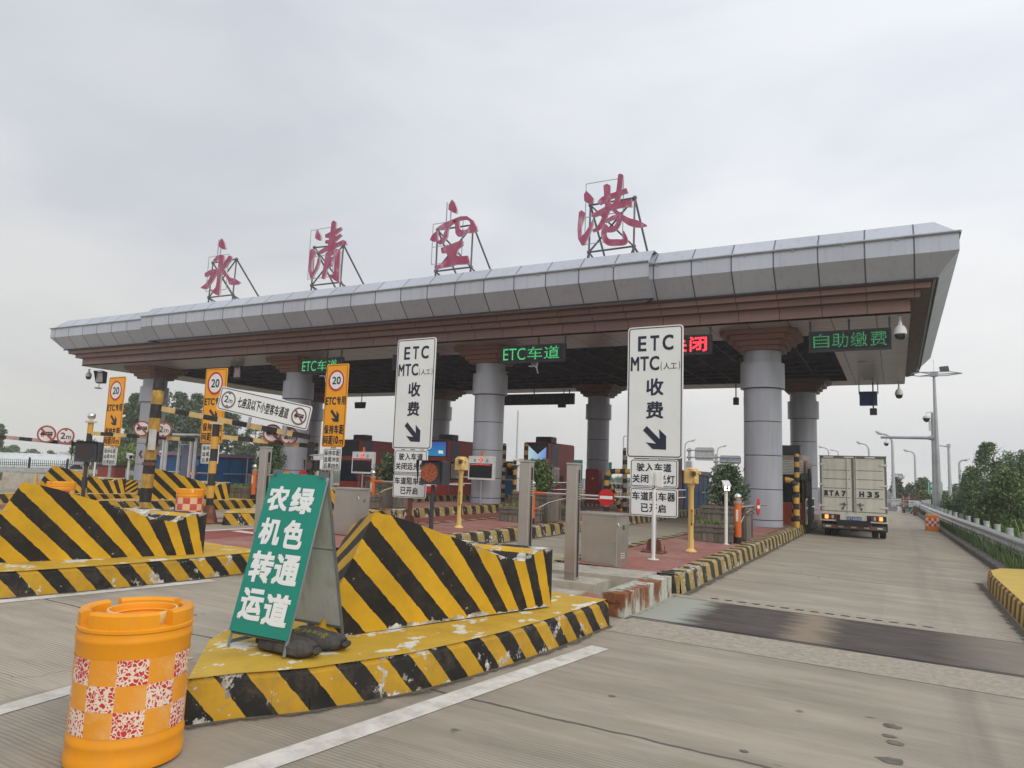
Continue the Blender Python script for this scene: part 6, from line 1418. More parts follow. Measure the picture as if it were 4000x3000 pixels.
mb = MB(); mb.bbox((0, 0, .75), (.62, .5, 1.5), .03); mb.build('case', plain('signal_red_case', (.34, .04, .035), .45, dirt=.2), t)
mb = MB(); mb.rod((.05, -.25, 1.1), (.05, -.27, 1.1), .05, n=12); mb.build('button', LED5, t)

p = AY(1995, 1925, 33.0); t = thing('blue_kiosk', (p.x, 33.0, gz(p.x) + HK), 0, 'bright blue kiosk behind the pipe guard, right of the centre column', 'kiosk')
zt = AY(1995, 1802, 33.0).z - gz(p.x) - HK
mb = MB(); mb.bbox((0, .6, zt / 2), (.75, 1.2, zt), .03); mb.build('shell', plain('bright_blue_cladding', (.06, .30, .62), .45, dirt=.2), t)
mb = MB(); mb.box((0, -.01, zt * .45), (.78, .03, .07)); mb.build('white_band', WHITE, t)
mb = MB(); mb.box((0, -.008, zt * .72), (.5, .02, zt * .3)); mb.build('window', GLASS, t)
# ------------------------------------------------------------------ box truck in the right-hand lane
TRW = plain('cream_truck_panels', (.58, .575, .50), .45, var=.05, scale=1.2, dirt=.35, dirtcol=(.28, .24, .17), streaky=.25); TRF = plain('grimy_truck_frame', (.16, .155, .145), .55, dirt=.4); TRB = plain('truck_chassis_black', (.02, .02, .02), .7, dirt=.3)
TYRE = plain('tyre_rubber', (.02, .02, .021), .85, var=.3); REDREF = plain('red_reflective_tape', (.38, .05, .04), .4, dirt=.3); WREF = plain('white_reflective_tape', (.62, .60, .55), .4, dirt=.25)
tk = thing('box_truck', (-1.25, 26.2, gz(-1.25)), 0.004, 'cream box truck with lit tail lamps driving away in the right-hand lane', 'truck')
W_, Zb, Zt = 1.98, .52, 2.655
mb = MB(); mb.bbox((0, 1.95, (Zb + .30 + Zt) / 2), (W_ - .03, 3.85, Zt - Zb - .30), .02); mb.build('cargo_box', TRW, tk)
mb = MB()
for x in (-W_ / 2 + .03, W_ / 2 - .03): mb.box((x, .012, (Zb + .3 + Zt) / 2), (.06, .06, Zt - Zb - .30))
mb.box((0, .012, Zt - .035), (W_, .06, .07)); mb.box((0, .02, Zt + .008), (W_ + .03, .10, .02)); mb.build('rear_frame', TRF, tk)
for s_ in (-1, 1):
    mb = MB(); x0, x1 = (-.93, -.035) if s_ < 0 else (.035, .93); cx = (x0 + x1) / 2; z0 = .86; zs = [z0, 1.30, 1.60, 1.90, 2.19, 2.57]
    mb.box((cx, .0, (z0 + 2.57) / 2), (x1 - x0, .03, 2.57 - z0))
    for a, b_ in zip(zs[:-1], zs[1:]): mb.box((cx, -.018, (a + b_) / 2), (x1 - x0 - .10, .012, b_ - a - .022), top=(1, .6))
    for q in zs[1:-1]: mb.box((cx, -.0165, q), (x1 - x0 - .08, .004, .022), 1)
    mb.box((cx, -.0165, 2.5), (x1 - x0 - .1, .004, .012), 1)
    d = mb.build('cargo_door', [TRW, plain('grimy_panel_seam', (.17, .155, .12), .7)], tk)
    mb = MB(); bx = -.16 if s_ < 0 else .105
    mb.rod((bx, -.045, .80), (bx, -.045, 2.62), .012, n=8)
    for z in (.9, 1.25, 1.75, 2.45): mb.box((bx, -.035, z), (.05, .035, .03))
    mb.build('lock_rod', TRW, d)
    mb = MB(); mb.rod((bx - .12 * (1 if s_ < 0 else -1) - .12, -.055, 1.09), (bx - .12 * (1 if s_ < 0 else -1) + .10, -.055, 1.09), .012, n=6); mb.rod((bx + s_ * .10, -.06, 1.0), (bx + s_ * .10, -.06, 1.15), .016, n=8); mb.box((bx + s_ * .14, -.04, .95), (.05, .03, .07)); mb.build('handle', plain('dark_worn_handle', (.06, .055, .05), .5, .4, dirt=.3), d)
    for z in (2.38, 1.72, 1.02):
        mb = MB(); mb.lathe([(.02, -.006), (.11, -.004), (.11, .004), (.02, .006)], n=16, sx=1.0, sy=.30); mb.xf(Matrix.Translation((s_ * .90, -.04, z)) @ Matrix.Rotation(pi / 2, 4, 'X')); mb.box((s_ * .99, -.02, z), (.05, .05, .07)); mb.build('hinge', plain('white_hinge', (.62, .60, .54), .5, dirt=.2), d)
    mb = MB()
    if s_ < 0: put_text(mb, '冀', -.87, 1.33, -.745, 1.53, -.0285, .03); put_text(mb, 'T', -.71, 1.335, -.575, 1.525, -.0285, .05); put_text(mb, 'A', -.54, 1.335, -.405, 1.525, -.0285, .05); put_text(mb, '7', -.335, 1.335, -.205, 1.525, -.0285, .05)
    else:
        for ch, x in (('H', .19), ('3', .42), ('5', .63)): put_text(mb, ch, x, 1.335, x + .14, 1.525, -.0285, .05)
    mb.build('stencil', plain('blue_black_stencil', (.025, .03, .05), .6), d)
mb = MB(); mb.box((0, .02, 1.7), (.05, .05, 1.8)); mb.build('door_seal', TRF, tk)
mb = MB(); mb.box((0, .05, .68), (W_ + .02, .14, .31)); lb = mb.build('rear_panel', TRW, tk)
TLR = emis('lit_tail_lamp', (1.0, .16, .03), 5.0, (.4, .03, .02)); TLD = plain('red_lamp_lens', (.16, .03, .025), .2); TLC = plain('clear_lamp_lens', (.45, .40, .36), .15)
for s_ in (-1, 1):
    mb = MB(); mb.box((s_ * .675, -.024, .665), (.56, .02, .17)); lamp = mb.build('tail_lamp', TRB, lb)
    mb = MB(); mb.bbox((s_ * .80, -.04, .665), (.10, .02, .12), .01); mb.build('brake_lens', TLR, lamp)
    for x, mt in ((.70, TLD), (.62, TLC), (.54, TLD)): mb = MB(); mb.bbox((s_ * x, -.038, .665), (.07, .016, .115), .008); mb.build('lens', mt, lamp)
mb = MB(); mb.box((.03, -.026, .655), (.46, .02, .19)); mb.build('plate_recess', TRW, lb)
mb = MB(); mb.bbox((.03, -.042, .63), (.42, .012, .135), .004); pt = mb.build('number_plate', plain('blue_plate', (.03, .09, .30), .4), lb)
mb = MB(); put_text(mb, '冀', -.165, .585, -.105, .675, -.0495, .0); put_text(mb, 'T·A7H35', -.09, .585, .225, .675, -.0495, .01); mb.build('lettering', WREF, pt)
mb = MB(); mb.box((0, .06, .355), (1.86, .06, .12)); ub = mb.build('underrun_bar', plain('grey_underrun_bar', (.13, .115, .10), .6, dirt=.4), tk)
for k in range(9): mb = MB(); mb.box((-.76 + k * .19, .026, .355), (.15, .006, .045)); mb.build('reflective_tape', WREF if k % 2 == 0 else REDREF, ub)
for k in range(3): mb = MB(); mb.box((-.72 + k * .62, -.022, Zt - .035), (.30, .006, .05)); mb.build('reflective_tape', WREF, tk)
mb = MB(); mb.box((0, 2.2, .50), (1.0, 4.6, .16)); mb.box((0, .7, .34), (.26, .5, .26)); mb.box((0, .55, .30), (1.3, .16, .14)); mb.box((-.45, .1, .44), (.06, .1, .2)); mb.box((.45, .1, .44), (.06, .1, .2)); mb.build('chassis', TRB, tk)
for sx_ in (-1, 1):
    for x in (.60, .83):
        mb = MB(); mb.lathe([(.05, -.10), (.27, -.10), (.31, -.08), (.31, .08), (.27, .10), (.05, .10)], n=28); mb.xf(Matrix.Translation((sx_ * x, .95, .31)) @ Matrix.Rotation(pi / 2, 4, 'Y')); mb.build('tyre', TYRE, tk)
    mb = MB(); mb.lathe([(.05, -.10), (.27, -.10), (.31, -.08), (.31, .08), (.27, .10), (.05, .10)], n=28); mb.xf(Matrix.Translation((sx_ * .72, 4.2, .31)) @ Matrix.Rotation(pi / 2, 4, 'Y')); mb.build('tyre', TYRE, tk)
    mb = MB(); mb.box((sx_ * .93, .3, .38), (.10, .02, .28)); mb.build('mud_flap', TRB, tk)
    for k in range(3): mb = MB(); mb.box((sx_ * (W_ / 2 - .002), .4 + k * .0 , 1.0 + k * .55), (.006, .06, .14)); mb.build('side_marker', REDREF, tk)
mb = MB(); mb.bbox((0, 4.75, 1.25), (1.75, 1.5, 1.5), .12); mb.build('cab', TRW, tk)
mb = MB(); mb.tube([(-.86, 4.9, 1.9), (-1.12, 4.8, 1.95), (-1.14, 4.8, 1.7)], .014, 6); mb.box((-1.16, 4.78, 1.78), (.12, .06, .3)); mb.build('mirror', TRB, tk)

# ------------------------------------------------------------------ right-hand verge: block barrier, guard rail, boards
def check_block(loc, label):
    t = thing('water_barrier', loc, .06, label, 'traffic barrier'); w, d, h = .48, .38, .67
    mb = MB(); mb.bbox((0, 0, h / 2), (w, d, h), .03); mb.build('body', plain('orange_block_plastic', (.66, .19, .03), .45, dirt=.15), t)
    mb = MB(); V = [(-w / 2 - .001, -d / 2 - .004, .19), (w / 2 + .001, -d / 2 - .004, .19), (w / 2 + .001, -d / 2 - .004, .19 + .34), (-w / 2 - .001, -d / 2 - .004, .53)]; mb.add(V, [(0, 1, 2, 3)], 0, [[(0, 0), (w, 0), (w, .34), (0, .34)]])
    mb.build('reflective_band', mat_checks('block_checks', .096, .1135, red=(.42, .02, .03), orange=(.60, .48, .36), crack=0.0), t); return t
check_block((1.28, 34.9, gz(1.28)), 'square orange water barrier with red and white checks by the right kerb')
RAIL = [(3.3, 8.5), (2.95, 12), (2.62, 17), (2.46, 21), (2.30, 26), (2.08, 31), (1.86, 37), (1.62, 45), (1.42, 53), (1.5, 60), (2.2, 68), (3.6, 76)]
RAILM = plain('weathered_galvanised_rail', (.50, .52, .53), .45, .35, var=.12, dirt=.3)
def guard_rail(path, label, zc=.52, h=.40, posts=2.0, side=1, zg=None, first=None):
    zf = zg or (lambda x, y: gz(x, y)); o0 = Vector((path[0][0], path[0][1], zf(*path[0]))); t = thing('guard_rail', o0, 0, label, 'guard rail', 'steel guard rails')
    prof = [(0, h / 2), (-.03, h * .44), (-.075, h * .34), (-.075, h * .24), (-.02, h * .12), (-.02, h * .04), (-.075, -.06 * h), (-.075, -.16 * h), (-.02, -.26 * h), (-.075, -.36 * h), (-.03, -.46 * h), (0, -h / 2)]
    mb = MB(); V = []; n = len(prof)
    for i, (x, y) in enumerate(path):
        a, b_ = path[max(0, i - 1)], path[min(len(path) - 1, i + 1)]; d = Vector((b_[0] - a[0], b_[1] - a[1])).normalized(); nx_, ny_ = d.y, -d.x
        for o, z in prof: V.append((x + nx_ * o * side - o0.x, y + ny_ * o * side - o0.y, zf(x, y) + zc + z - o0.z))
    mb.add(V, [(i * n + k, i * n + k + 1, (i + 1) * n + k + 1, (i + 1) * n + k) for i in range(len(path) - 1) for k in range(n - 1)], smooth=True); mb.build('beam', RAILM, t)
    acc = 0.0
    for a, b_ in zip(path[:-1], path[1:]):
        L_ = sqrt((b_[0] - a[0]) ** 2 + (b_[1] - a[1]) ** 2); s_ = (posts - acc) % posts
        while s_ < L_:
            q = s_ / L_; x, y = a[0] + (b_[0] - a[0]) * q, a[1] + (b_[1] - a[1]) * q; ox = .13 * side
            mb = MB(); z = zf(x, y); mb.rod((x + ox - o0.x, y - o0.y, z - .1 - o0.z), (x + ox - o0.x, y - o0.y, z + zc + h / 2 + .10 - o0.z), .075, n=12); mb.rod((x + ox - o0.x, y - o0.y, z + zc + h / 2 + .10 - o0.z), (x + ox - o0.x, y - o0.y, z + zc + h / 2 + .13 - o0.z), .085, n=12); mb.rod((x + .04 * side - o0.x, y - o0.y, z + zc - o0.z), (x + ox - o0.x, y - o0.y, z + zc - o0.z), .04, n=6)
            mb.build('post', RAILM, t); s_ += posts
        acc = (acc + L_) % posts
    return t
guard_rail(RAIL, 'weathered steel guard rail with capped posts along the grassy right verge', .50, .42)
guard_rail([(-3.2, 62), (-1.4, 66), (.2, 72), (1.5, 82), (2.4, 100)], 'pale guard rail bending away just right of the truck', .55, .40, 4.0)
guard_rail([(-32, 78), (-22, 77), (-14, 74), (-9, 68), (-6.5, 62)], 'distant guard rail curving behind the right-hand column', .75, .45, 4.0)
guard_rail([(-30, 95), (-18, 92), (-10, 88)], 'farther pale guard rail on the ramp left of the right-hand column', 1.25, .45, 4.0)
# steel work platform with a picture board and a plastic barrier, at the lane end
t = thing('work_platform', (.95, 56.4, gz(1)), 0, 'rusty steel work platform with railings standing at the end of the right lane', 'platform')
mb = MB()
for x in (-.6, .38):
    for y in (-.5, .5): mb.rod((x, y, .1), (x, y, 1.75 if x > 0 else 1.35), .03, n=6)
for z in (.35, .75, 1.05, 1.4):
    for y in (-.5, .5): mb.rod((-.6, y, z), (.38, y, z), .022, n=6)
mb.rod((-.1, -.5, 1.05), (-.1, -.5, 1.55), .022, n=6); mb.build('frame', RUST, t)
mb = MB(); mb.box((-.1, 0, .92), (1.1, 1.1, .08)); mb.box((-.1, .1, .55), (.5, .6, .5)); mb.build('deck', RUST, t)
for x in (-.5, .3): mb = MB(); mb.lathe([(.03, -.05), (.16, -.05), (.16, .05), (.03, .05)], n=16); mb.xf(Matrix.Translation((x, -.5, .16)) @ Matrix.Rotation(pi / 2, 4, 'Y')); mb.build('wheel', TYRE, t)
t = thing('picture_board', (1.03, 55.2, gz(1)), 0, 'board with a pale blue top and a painted green road below, leaning on the platform', 'board')
mb = MB(); mb.box((0, .03, .44), (.64, .04, .88)); mb.build('panel', plain('pale_blue_board', (.50, .58, .64), .4, dirt=.15), t)
mb = MB(); mb.box((0, .006, .23), (.62, .006, .44)); f = mb.build('road_picture', plain('dark_green_print', (.03, .12, .10), .4), t)
mb = MB()
for x0, x1 in ((-.05, -.3), (.05, .3), (-.015, -.1), (.015, .1)): mb.add([(x0 - .008, .002, .44), (x0 + .008, .002, .44), (x1 + .03, .002, .02), (x1 - .03, .002, .02)], [(0, 3, 2, 1)])
mb.build('picture_lines', WREF, f)
mb = MB(); mb.box((-.12, .006, .74), (.26, .006, .05)); mb.build('dark_label', TRF, t)
t = thing('plastic_barrier', (.22, 56.0, gz(.2)), .1, 'small white plastic barrier at the left foot of the platform', 'traffic barrier')
mb = MB(); mb.box((0, 0, .18), (.44, .3, .36), top=(.6, .5)); mb.box((0, 0, .05), (.5, .36, .1)); mb.build('body', plain('dirty_white_plastic', (.58, .56, .52), .5, dirt=.3), t)
t = thing('boom_gate', (-.6, 51.5, gz(0) + .55), 0, 'long pale boom lying across the lane right of the truck', 'barrier')
mb = MB(); banded_rod(mb, (-.7, 0, .12), (1.75, .3, .10), .07, .45, True); mb.build('boom', [plain('boom_white', (.55, .54, .52), .5, dirt=.2), plain('boom_faded_red', (.34, .22, .2), .5)], t)
mb = MB(); mb.box((1.6, .35, -.24), (.2, .2, .62)); mb.build('rest', RUST, t)
# tall lighting mast, camera pole and green sign
def at(u, v, Y): return AY(u, v, Y)
pb = AY(3668, 1985, 50); 
t = thing('lighting_mast', (pb.x, 50, 0), 0, 'tall grey tapering lighting mast with a floodlight ring at right', 'light mast')
tp = AY(3648, 1462, 50); mb = MB(); mb.rod((0, 0, -.1), (tp.x - pb.x, 0, tp.z), .19, .07, n=16); mb.rod((tp.x - pb.x, 0, tp.z), (tp.x - pb.x, 0, tp.z + .9), .012, n=5); mb.build('mast', GALV, t)
mb = MB(); c = Vector((tp.x - pb.x, 0, tp.z))
ring = [c + Vector((1.45 * cos(a), 1.0 * sin(a), .02)) for a in [2 * pi * k / 6 for k in range(7)]]; mb.tube(ring, .032, 6)
for k in range(3): mb.rod(c, ring[k * 2], .035, n=5)
mb.box(c, (.4, .4, .25)); mb.build('ring', GALV, t)
for k, (dx, dz) in enumerate(((-1.5, .1), (-1.0, .28), (.55, .32), (-1.3, .12))): mb = MB(); M = Matrix.Translation(c + Vector((dx, -.3 + k * .2, dz))) @ Matrix.Rotation(-.6, 4, 'X') @ Matrix.Rotation(.3 - .2 * k, 4, 'Y'); mb.box((0, 0, 0), (.48, .12, .34)); mb.xf(M); mb.build('floodlight', DARKST, t)
pc = AY(3652, 1985, 51); t = thing('camera_pole', (pc.x, 51, 0), 0, 'grey pole with a long side arm and cameras beside the lighting mast', 'camera pole')
tc_ = AY(3643, 1612, 51); mb = MB(); mb.rod((0, 0, -.1), (tc_.x - pc.x, 0, tc_.z), .13, .10, n=14); mb.build('pole', GALV, t)
ar = AY(3648, 1711, 51); al = AY(3440, 1708, 51); mb = MB(); mb.rod((ar.x - pc.x, 0, ar.z), (al.x - pc.x, 0, al.z), .10, .085, n=12); mb.rod((ar.x - pc.x - .3, 0, ar.z), (ar.x - pc.x, 0, ar.z), .11, .2, n=12); mb.build('side_arm', GALV, t)
for (u, v, s_, nm) in ((3462, 1732, 1.25, 'arm_camera'), (3619, 1634, 1.8, 'dome_head')):
    q = AY(u, v, 51); o = (q.x - pc.x, 0, q.z); mb = MB(); mb.lathe([(.01, -.14 * s_), (.08 * s_, -.10 * s_), (.12 * s_, 0), (.11 * s_, .06 * s_), (.03 * s_, .12 * s_)], o, 16, mats=[1, 1, 0, 0]); mb.rod((o[0], 0, o[2] + .1 * s_), (o[0], 0, al.z if nm == 'arm_camera' else o[2] + .2 * s_), .02, n=6)
    if nm == 'dome_head': mb.rod((o[0], 0, o[2] + .2 * s_), (tc_.x - pc.x, 0, o[2] + .22 * s_), .025, n=6)
    mb.build(nm, [WHITE, BLACK], t)
q = AY(3633, 1664, 51); mb = MB(); mb.box((q.x - pc.x, 0, q.z), (.16, .1, .62)); mb.build('antenna_panel', WHITE, t)
a, b_ = AY(3624, 1881, 58), AY(3683, 1933, 58); t = thing('area_sign', ((a.x + b_.x) / 2, 58, 0), 0, 'green roadside sign behind the grey poles at right', 'road sign'); w, h, zc = b_.x - a.x, a.z - b_.z, (a.z + b_.z) / 2
b0 = board(t, w, h, zc, GREEN, SIGNW, .08, .03, .03); mb = MB(); put_row(mb, '绿通', -w * .33, zc + h * .02, w * .40, zc + h * .34, -.016, .02, 0, .5); put_row(mb, '检测区', -w * .33, zc - h * .38, w * .38, zc - h * .12, -.016, .015, 0, .2); mb.build('lettering', SIGNW, b0)
mb = MB(); mb.rod((-.1, .06, 0), (-.1, .06, zc), .09, n=10); mb.build('post', WHITE, t)

# ------------------------------------------------------------------ distant street lamps and sign backs
LAMPM = plain('pale_lamp_steel', (.46, .48, .50), .5, .2)
def street_lamp(pb_, pt, pe, Y, label, straight=False):
    b_ = AY(*pt, Y); e_ = AY(*pe, Y); g = gz(b_.x, Y); t = thing('street_lamp', (b_.x, Y, g), 0, label, 'street lamp', 'distant street lamps'); dx, dz = e_.x - b_.x, e_.z - b_.z; h = b_.z - g
    mb = MB(); mb.rod((0, 0, 0), (0, 0, h), .16, .10, n=10); mb.build('pole', LAMPM, t)
    mb = MB()
    if straight: mb.rod((0, 0, h - .1), (dx, 0, h + dz), .06, n=6); mb.box((0, 0, h), (.3, .3, .3))
    else: mb.tube([(0, 0, h), (dx * .03, 0, h + dz * .30), (dx * .15, 0, h + dz * .58), (dx * .38, 0, h + dz * .74), (dx * .62, 0, h + dz * .80)], [.10, .10, .09, .08, .07], 8)
    mb.build('curved_arm', LAMPM, t)
    if not straight: mb = MB(); mb.tube([(dx * .60, 0, h + dz * .79), (dx * .8, 0, h + dz * .86), (dx, 0, h + dz)], [.10, .15, .05], 8); mb.build('lamp_head', LAMPM, t)
    return t
zz4 = lambda x, y: (3000 + x / 2.074, 1200 + y / 2.074); zz8 = lambda x, y: (2500 + x / 3.687, 1650 + y / 3.687)
for Y, pt, pe, lab, st in ((72, zz4(1007, 1105), zz4(870, 1005), 'nearest curved street lamp, its head left above the long camera arm', False), (100, zz4(1189, 1210), zz4(1098, 1153), 'curved street lamp between the truck and the camera pole, leaning left', False),
        (95, zz4(817, 1165), zz4(715, 1088), 'curved street lamp rising straight above the middle of the truck', False), (120, zz4(491, 1175), zz4(407, 1126), 'curved street lamp above the left edge of the truck', False), (150, zz4(569, 1180), zz4(502, 1154), 'faint curved street lamp above the left door of the truck', False),
        (90, zz4(1549, 1270), zz4(1620, 1232), 'curved street lamp with head turned right before the big bush', False), (75, zz4(1462, 1122), zz4(1372, 1118), 'lamp pole with a straight arm right of the lighting mast', True),
        (110, zz8(648, 355), zz8(798, 246), 'curved street lamp at the right edge of the big ETC sign', False), (125, zz8(1114, 420), zz8(1250, 328), 'curved street lamp above the sign backs, left of the right-hand column', False), (105, (2436, 1708), (2452, 1702), 'curved street lamp half hidden behind the right ETC sign', False)):
    street_lamp(None, pt, pe, Y, lab, st)
p = AY(2022, 1660, 80); t = thing('mast', (p.x, 80, gz(p.x, 80)), 0, 'plain tall grey mast right of the centre column', 'mast'); mb = MB(); mb.rod((0, 0, 0), (0, 0, 9.5), .12, .09, n=10); mb.build('pole', LAMPM, t)
SIGNBK = plain('weathered_sign_back', (.50, .49, .47), .5, .1, var=.1, dirt=.3); SIGNBK2 = plain('dull_grey_sign_back', (.30, .32, .35), .5, .2, var=.1, dirt=.2)
def sign_back(xm, x0, x1, y0, y1, ym, Y, label, mat, ribs):
    m_ = AY(*zz8(xm, ym), Y); a = AY(*zz8(x0, y0), Y); b_ = AY(*zz8(x1, y1), Y); g = gz(m_.x, Y); t = thing('direction_sign', (m_.x, Y, g), 0, label, 'road sign', 'direction signs seen from behind')
    mb = MB(); mb.rod((0, 0, 0), (0, 0, m_.z - g), .20, .17, n=12); mb.build('post', GALV, t)
    mb = MB(); w, h = b_.x - a.x, a.z - b_.z; cx, cz = (a.x + b_.x) / 2 - m_.x, (a.z + b_.z) / 2 - g; mb.prism(rrect(w, h, .3, cx, cz), -.03, .03); pn = mb.build('sign_panel', mat, t)
    mb = MB()
    for k in range(ribs): mb.box((cx - w / 2 + (k + .5) * w / ribs, -.05, cz), (.10, .04, h * .95))
    mb.build('ribs', mat, pn)
    for q in (.27, -.27): mb = MB(); mb.rod((0, -.1, cz + q * h), (cx + w / 2 - .1, -.1, cz + q * h), .085, n=8); mb.rod((-.3, -.1, cz + q * h), (.3, -.1, cz + q * h), .17, n=8); mb.build('cantilever_beam', GALV, t)
    return t
sign_back(712, 790, 1072, 358, 552, 370, 92, 'back of a ribbed pale direction sign on a thick post, right of the ETC sign', SIGNBK, 8)
sign_back(1095, 1145, 1457, 474, 600, 458, 98, 'back of a smooth grey direction sign, lower and nearer the right-hand column', SIGNBK2, 1)
for (x0, x1, y0, y1, Y, lab) in ((673, 760, 558, 668, 91, 'small weathered box on the post of the ribbed sign'), (1065, 1130, 628, 770, 97, 'narrow ribbed box below the smooth sign back')):
    a, b_ = AY(*zz8(x0, y0), Y), AY(*zz8(x1, y1), Y); t = thing('post_box', ((a.x + b_.x) / 2, Y - .35, (a.z + b_.z) / 2), 0, lab, 'box'); mb = MB(); mb.bbox((0, 0, 0), (b_.x - a.x, .4, a.z - b_.z), .05); mb.build('case', SIGNBK, t)
    mb = MB()
    for k in range(6): mb.box((0, -.21, -.4 * (a.z - b_.z) + k * .16 * (a.z - b_.z)), ((b_.x - a.x) * .8, .03, .06))
    mb.build('slats', SIGNBK2, t)
# green notice boards behind the rear column
for (x0, x1, y0, y1, lab) in ((897, 1010, 540, 830, 'green notice board left of the rear column behind the closed barrier'), (1285, 1432, 572, 832, 'green notice board right of the rear column, left of the pipe guard')):
    zc_ = lambda x, y: (2000 + x / 3.687, 1650 + y / 3.687); a, b_ = AY(*zc_(x0, y0), 46), AY(*zc_(x1, y1), 46)
    t = thing('notice_board', ((a.x + b_.x) / 2, 46, 0), 0, lab, 'notice board', 'green notice boards'); w, h, zc2 = b_.x - a.x, a.z - b_.z, (a.z + b_.z) / 2
    mb = MB(); mb.box((0, 0, zc2), (w, .06, h)); bd = mb.build('board', plain('notice_green', (.02, .20, .15), .45), t)
    mb = MB(); rnd = random.Random(3)
    for k in range(11):
        x = -w * .44
        while x < w * .36: l = rnd.uniform(.06, .22) * w; mb.box((min(x + l / 2, w * .40), -.033, zc2 + h * (.42 - k * .078)), (min(l, w * .42 - x), .004, h * .018)); x += l + .03 * w
    mb.build('faint_text_lines', plain('pale_green_lines', (.22, .45, .38), .5), bd)
    for x in (-w * .4, w * .4): mb = MB(); mb.rod((x, .06, gz(a.x)), (x, .06, zc2), .05, n=8); mb.build('post', GALV, t)

# ------------------------------------------------------------------ left side: blue cabin, frame, fence, greenhouse
def AD(u, v, D):
    d = ray(u, v); return Vector((0, 0, H)) + d * (D / F)
g = gz(-28.7) + HK
t = thing('blue_cabin', (-29.6, 21.9, g), 0, 'long blue metal cabin on an island at left, behind the red disc', 'cabin')
mb = MB(); mb.bbox((0, 2.3, .74), (1.9, 4.6, 1.48), .03); mb.build('shell', plain('deep_blue_cladding', (.012, .075, .20), .45, var=.15, dirt=.25), t)
mb = MB()
for k in range(6): mb.box((.956, .2 + k * .84, .74), (.012, .05, 1.44))
mb.build('ribs', plain('darker_blue_ribs', (.01, .045, .12), .5), t)
mb = MB(); mb.box((0, 2.3, 1.58), (2.1, 4.8, .14)); mb.box((0, 2.3, 1.50), (2.12, 4.82, .03), 1); mb.build('roof', [SLATE, BRICKRED], t)
mb = MB(); mb.bbox((.975, .7, 1.2), (.03, .5, .25), .01); mb.build('light_box', plain('bright_blue_patch', (.05, .22, .55), .4), t)
mb = MB(); mb.rod((1.2, 3.6, 0), (1.2, 3.6, 1.5), .03, n=6); mb.rod((1.2, 2.2, .7), (1.2, 4.6, .7), .025, n=6); mb.build('rail', GALV, t)
cb2 = dup(t, (-8.95, 30.75, gz(-9) + HK), None, 'long blue metal cabin behind the big bush, right of the white ETC sign')
p = AY(662, 1870, 16.6); t = thing('door_portal', (p.x, 16.6, gz(p.x) + HK), .1, 'white open steel door frame left of the blue cabin', 'frame')
mb = MB()
for x in (-.42, -.28, .0, .85, 1.05): mb.box((x, 0 if x != .0 else .3, .95), (.07, .07, 1.9))
mb.box((.3, 0, 1.93), (1.6, .09, .10)); mb.box((.7, -.05, 2.08), (1.1, .3, .06)); mb.build('frame', plain('off_white_frame', (.48, .50, .50), .5, dirt=.2), t)
mb = MB(); mb.box((.45, .35, .9), (.7, .04, 1.7)); mb.build('panel', SLATE, t)
# iron fence
FD = plain('black_iron', (.018, .022, .022), .5); a, b_ = AD(-60, 1858, 58), AD(660, 1880, 60)
d = (b_ - a); d.z = 0; Lf = d.length; d.normalize(); zf0, zf1 = .10, .10
t = thing('iron_fence', (a.x, a.y, zf0), atan2(d.y, d.x), 'black spiked iron fence across the far left, before the greenhouse', 'fence'); fh = 1.25
mb = MB()
for z in (.12, fh * .70, fh * .82): mb.box((Lf / 2, 0, z), (Lf, .04, .04))
mb.build('rails', FD, t)
mb = MB(); n = int(Lf / .15)
for k in range(n): x = k * Lf / n; mb.box((x, 0, fh / 2), (.03, .03, fh)); mb.add([(x - .035, 0, fh), (x, -.03, fh), (x + .035, 0, fh), (x, .03, fh), (x, 0, fh + .13)], [(0, 1, 4), (1, 2, 4), (2, 3, 4), (3, 0, 4)])
mb.build('pickets', FD, t)
for k in range(6): mb = MB(); x = .3 + k * 2.9; mb.box((x, 0, fh * .56), (.12, .12, fh * 1.12)); mb.ball((x, 0, fh * 1.16), .08, 8); mb.build('post', FD, t)
a, b_ = AD(-40, 1790, 66), AD(250, 1800, 66); L_ = (b_ - a).length
t = thing('greenhouse', (a.x, a.y, 0), atan2((b_ - a).y, (b_ - a).x), 'long white plastic greenhouse tunnel behind the iron fence at far left', 'greenhouse')
mb = MB(); n = 10; V = []
for x in (-6, L_ - 1.2, L_ - .3, L_):
    r = 1.0 if x < L_ - .5 else (.9 if x < L_ else .55)
    for i in range(n + 1): q = pi * i / n; V.append((x, 2.0 - 2.6 * cos(q) * r, 1.95 * sin(q) * r + .0))
mb.add(V, [(k * (n + 1) + i, k * (n + 1) + i + 1, (k + 1) * (n + 1) + i + 1, (k + 1) * (n + 1) + i)[::-1] for k in range(3) for i in range(n)], smooth=True); mb.build('plastic_cover', plain('milky_plastic', (.58, .60, .60), .35, var=.08, dirt=.2), t)
for k in range(9): mb = MB(); x = -5 + k * 1.5; mb.tube([(x, 2.0 - 2.63 * cos(pi * i / 8), 1.98 * sin(pi * i / 8)) for i in range(9)], .03, 5); mb.build('hoop', WHITE, t)
guard_rail([(AD(-40, 1865, 48).x, AD(-40, 1865, 48).y), (AD(180, 1872, 50).x, AD(180, 1872, 50).y), (AD(560, 1880, 52).x, AD(560, 1880, 52).y)], 'pale guard rail in front of the iron fence at far left', .75, .34, 4.0)
p = AD(120, 1895, 34); t = thing('concrete_barrier', (p.x, p.y, gz(p.x)), .35, 'low grey concrete barrier behind the left crash block', 'barrier'); mb = MB(); mb.box((0, 0, .38), (2.9, .4, .76), top=(1, .5)); mb.build('body', CEMENT, t)
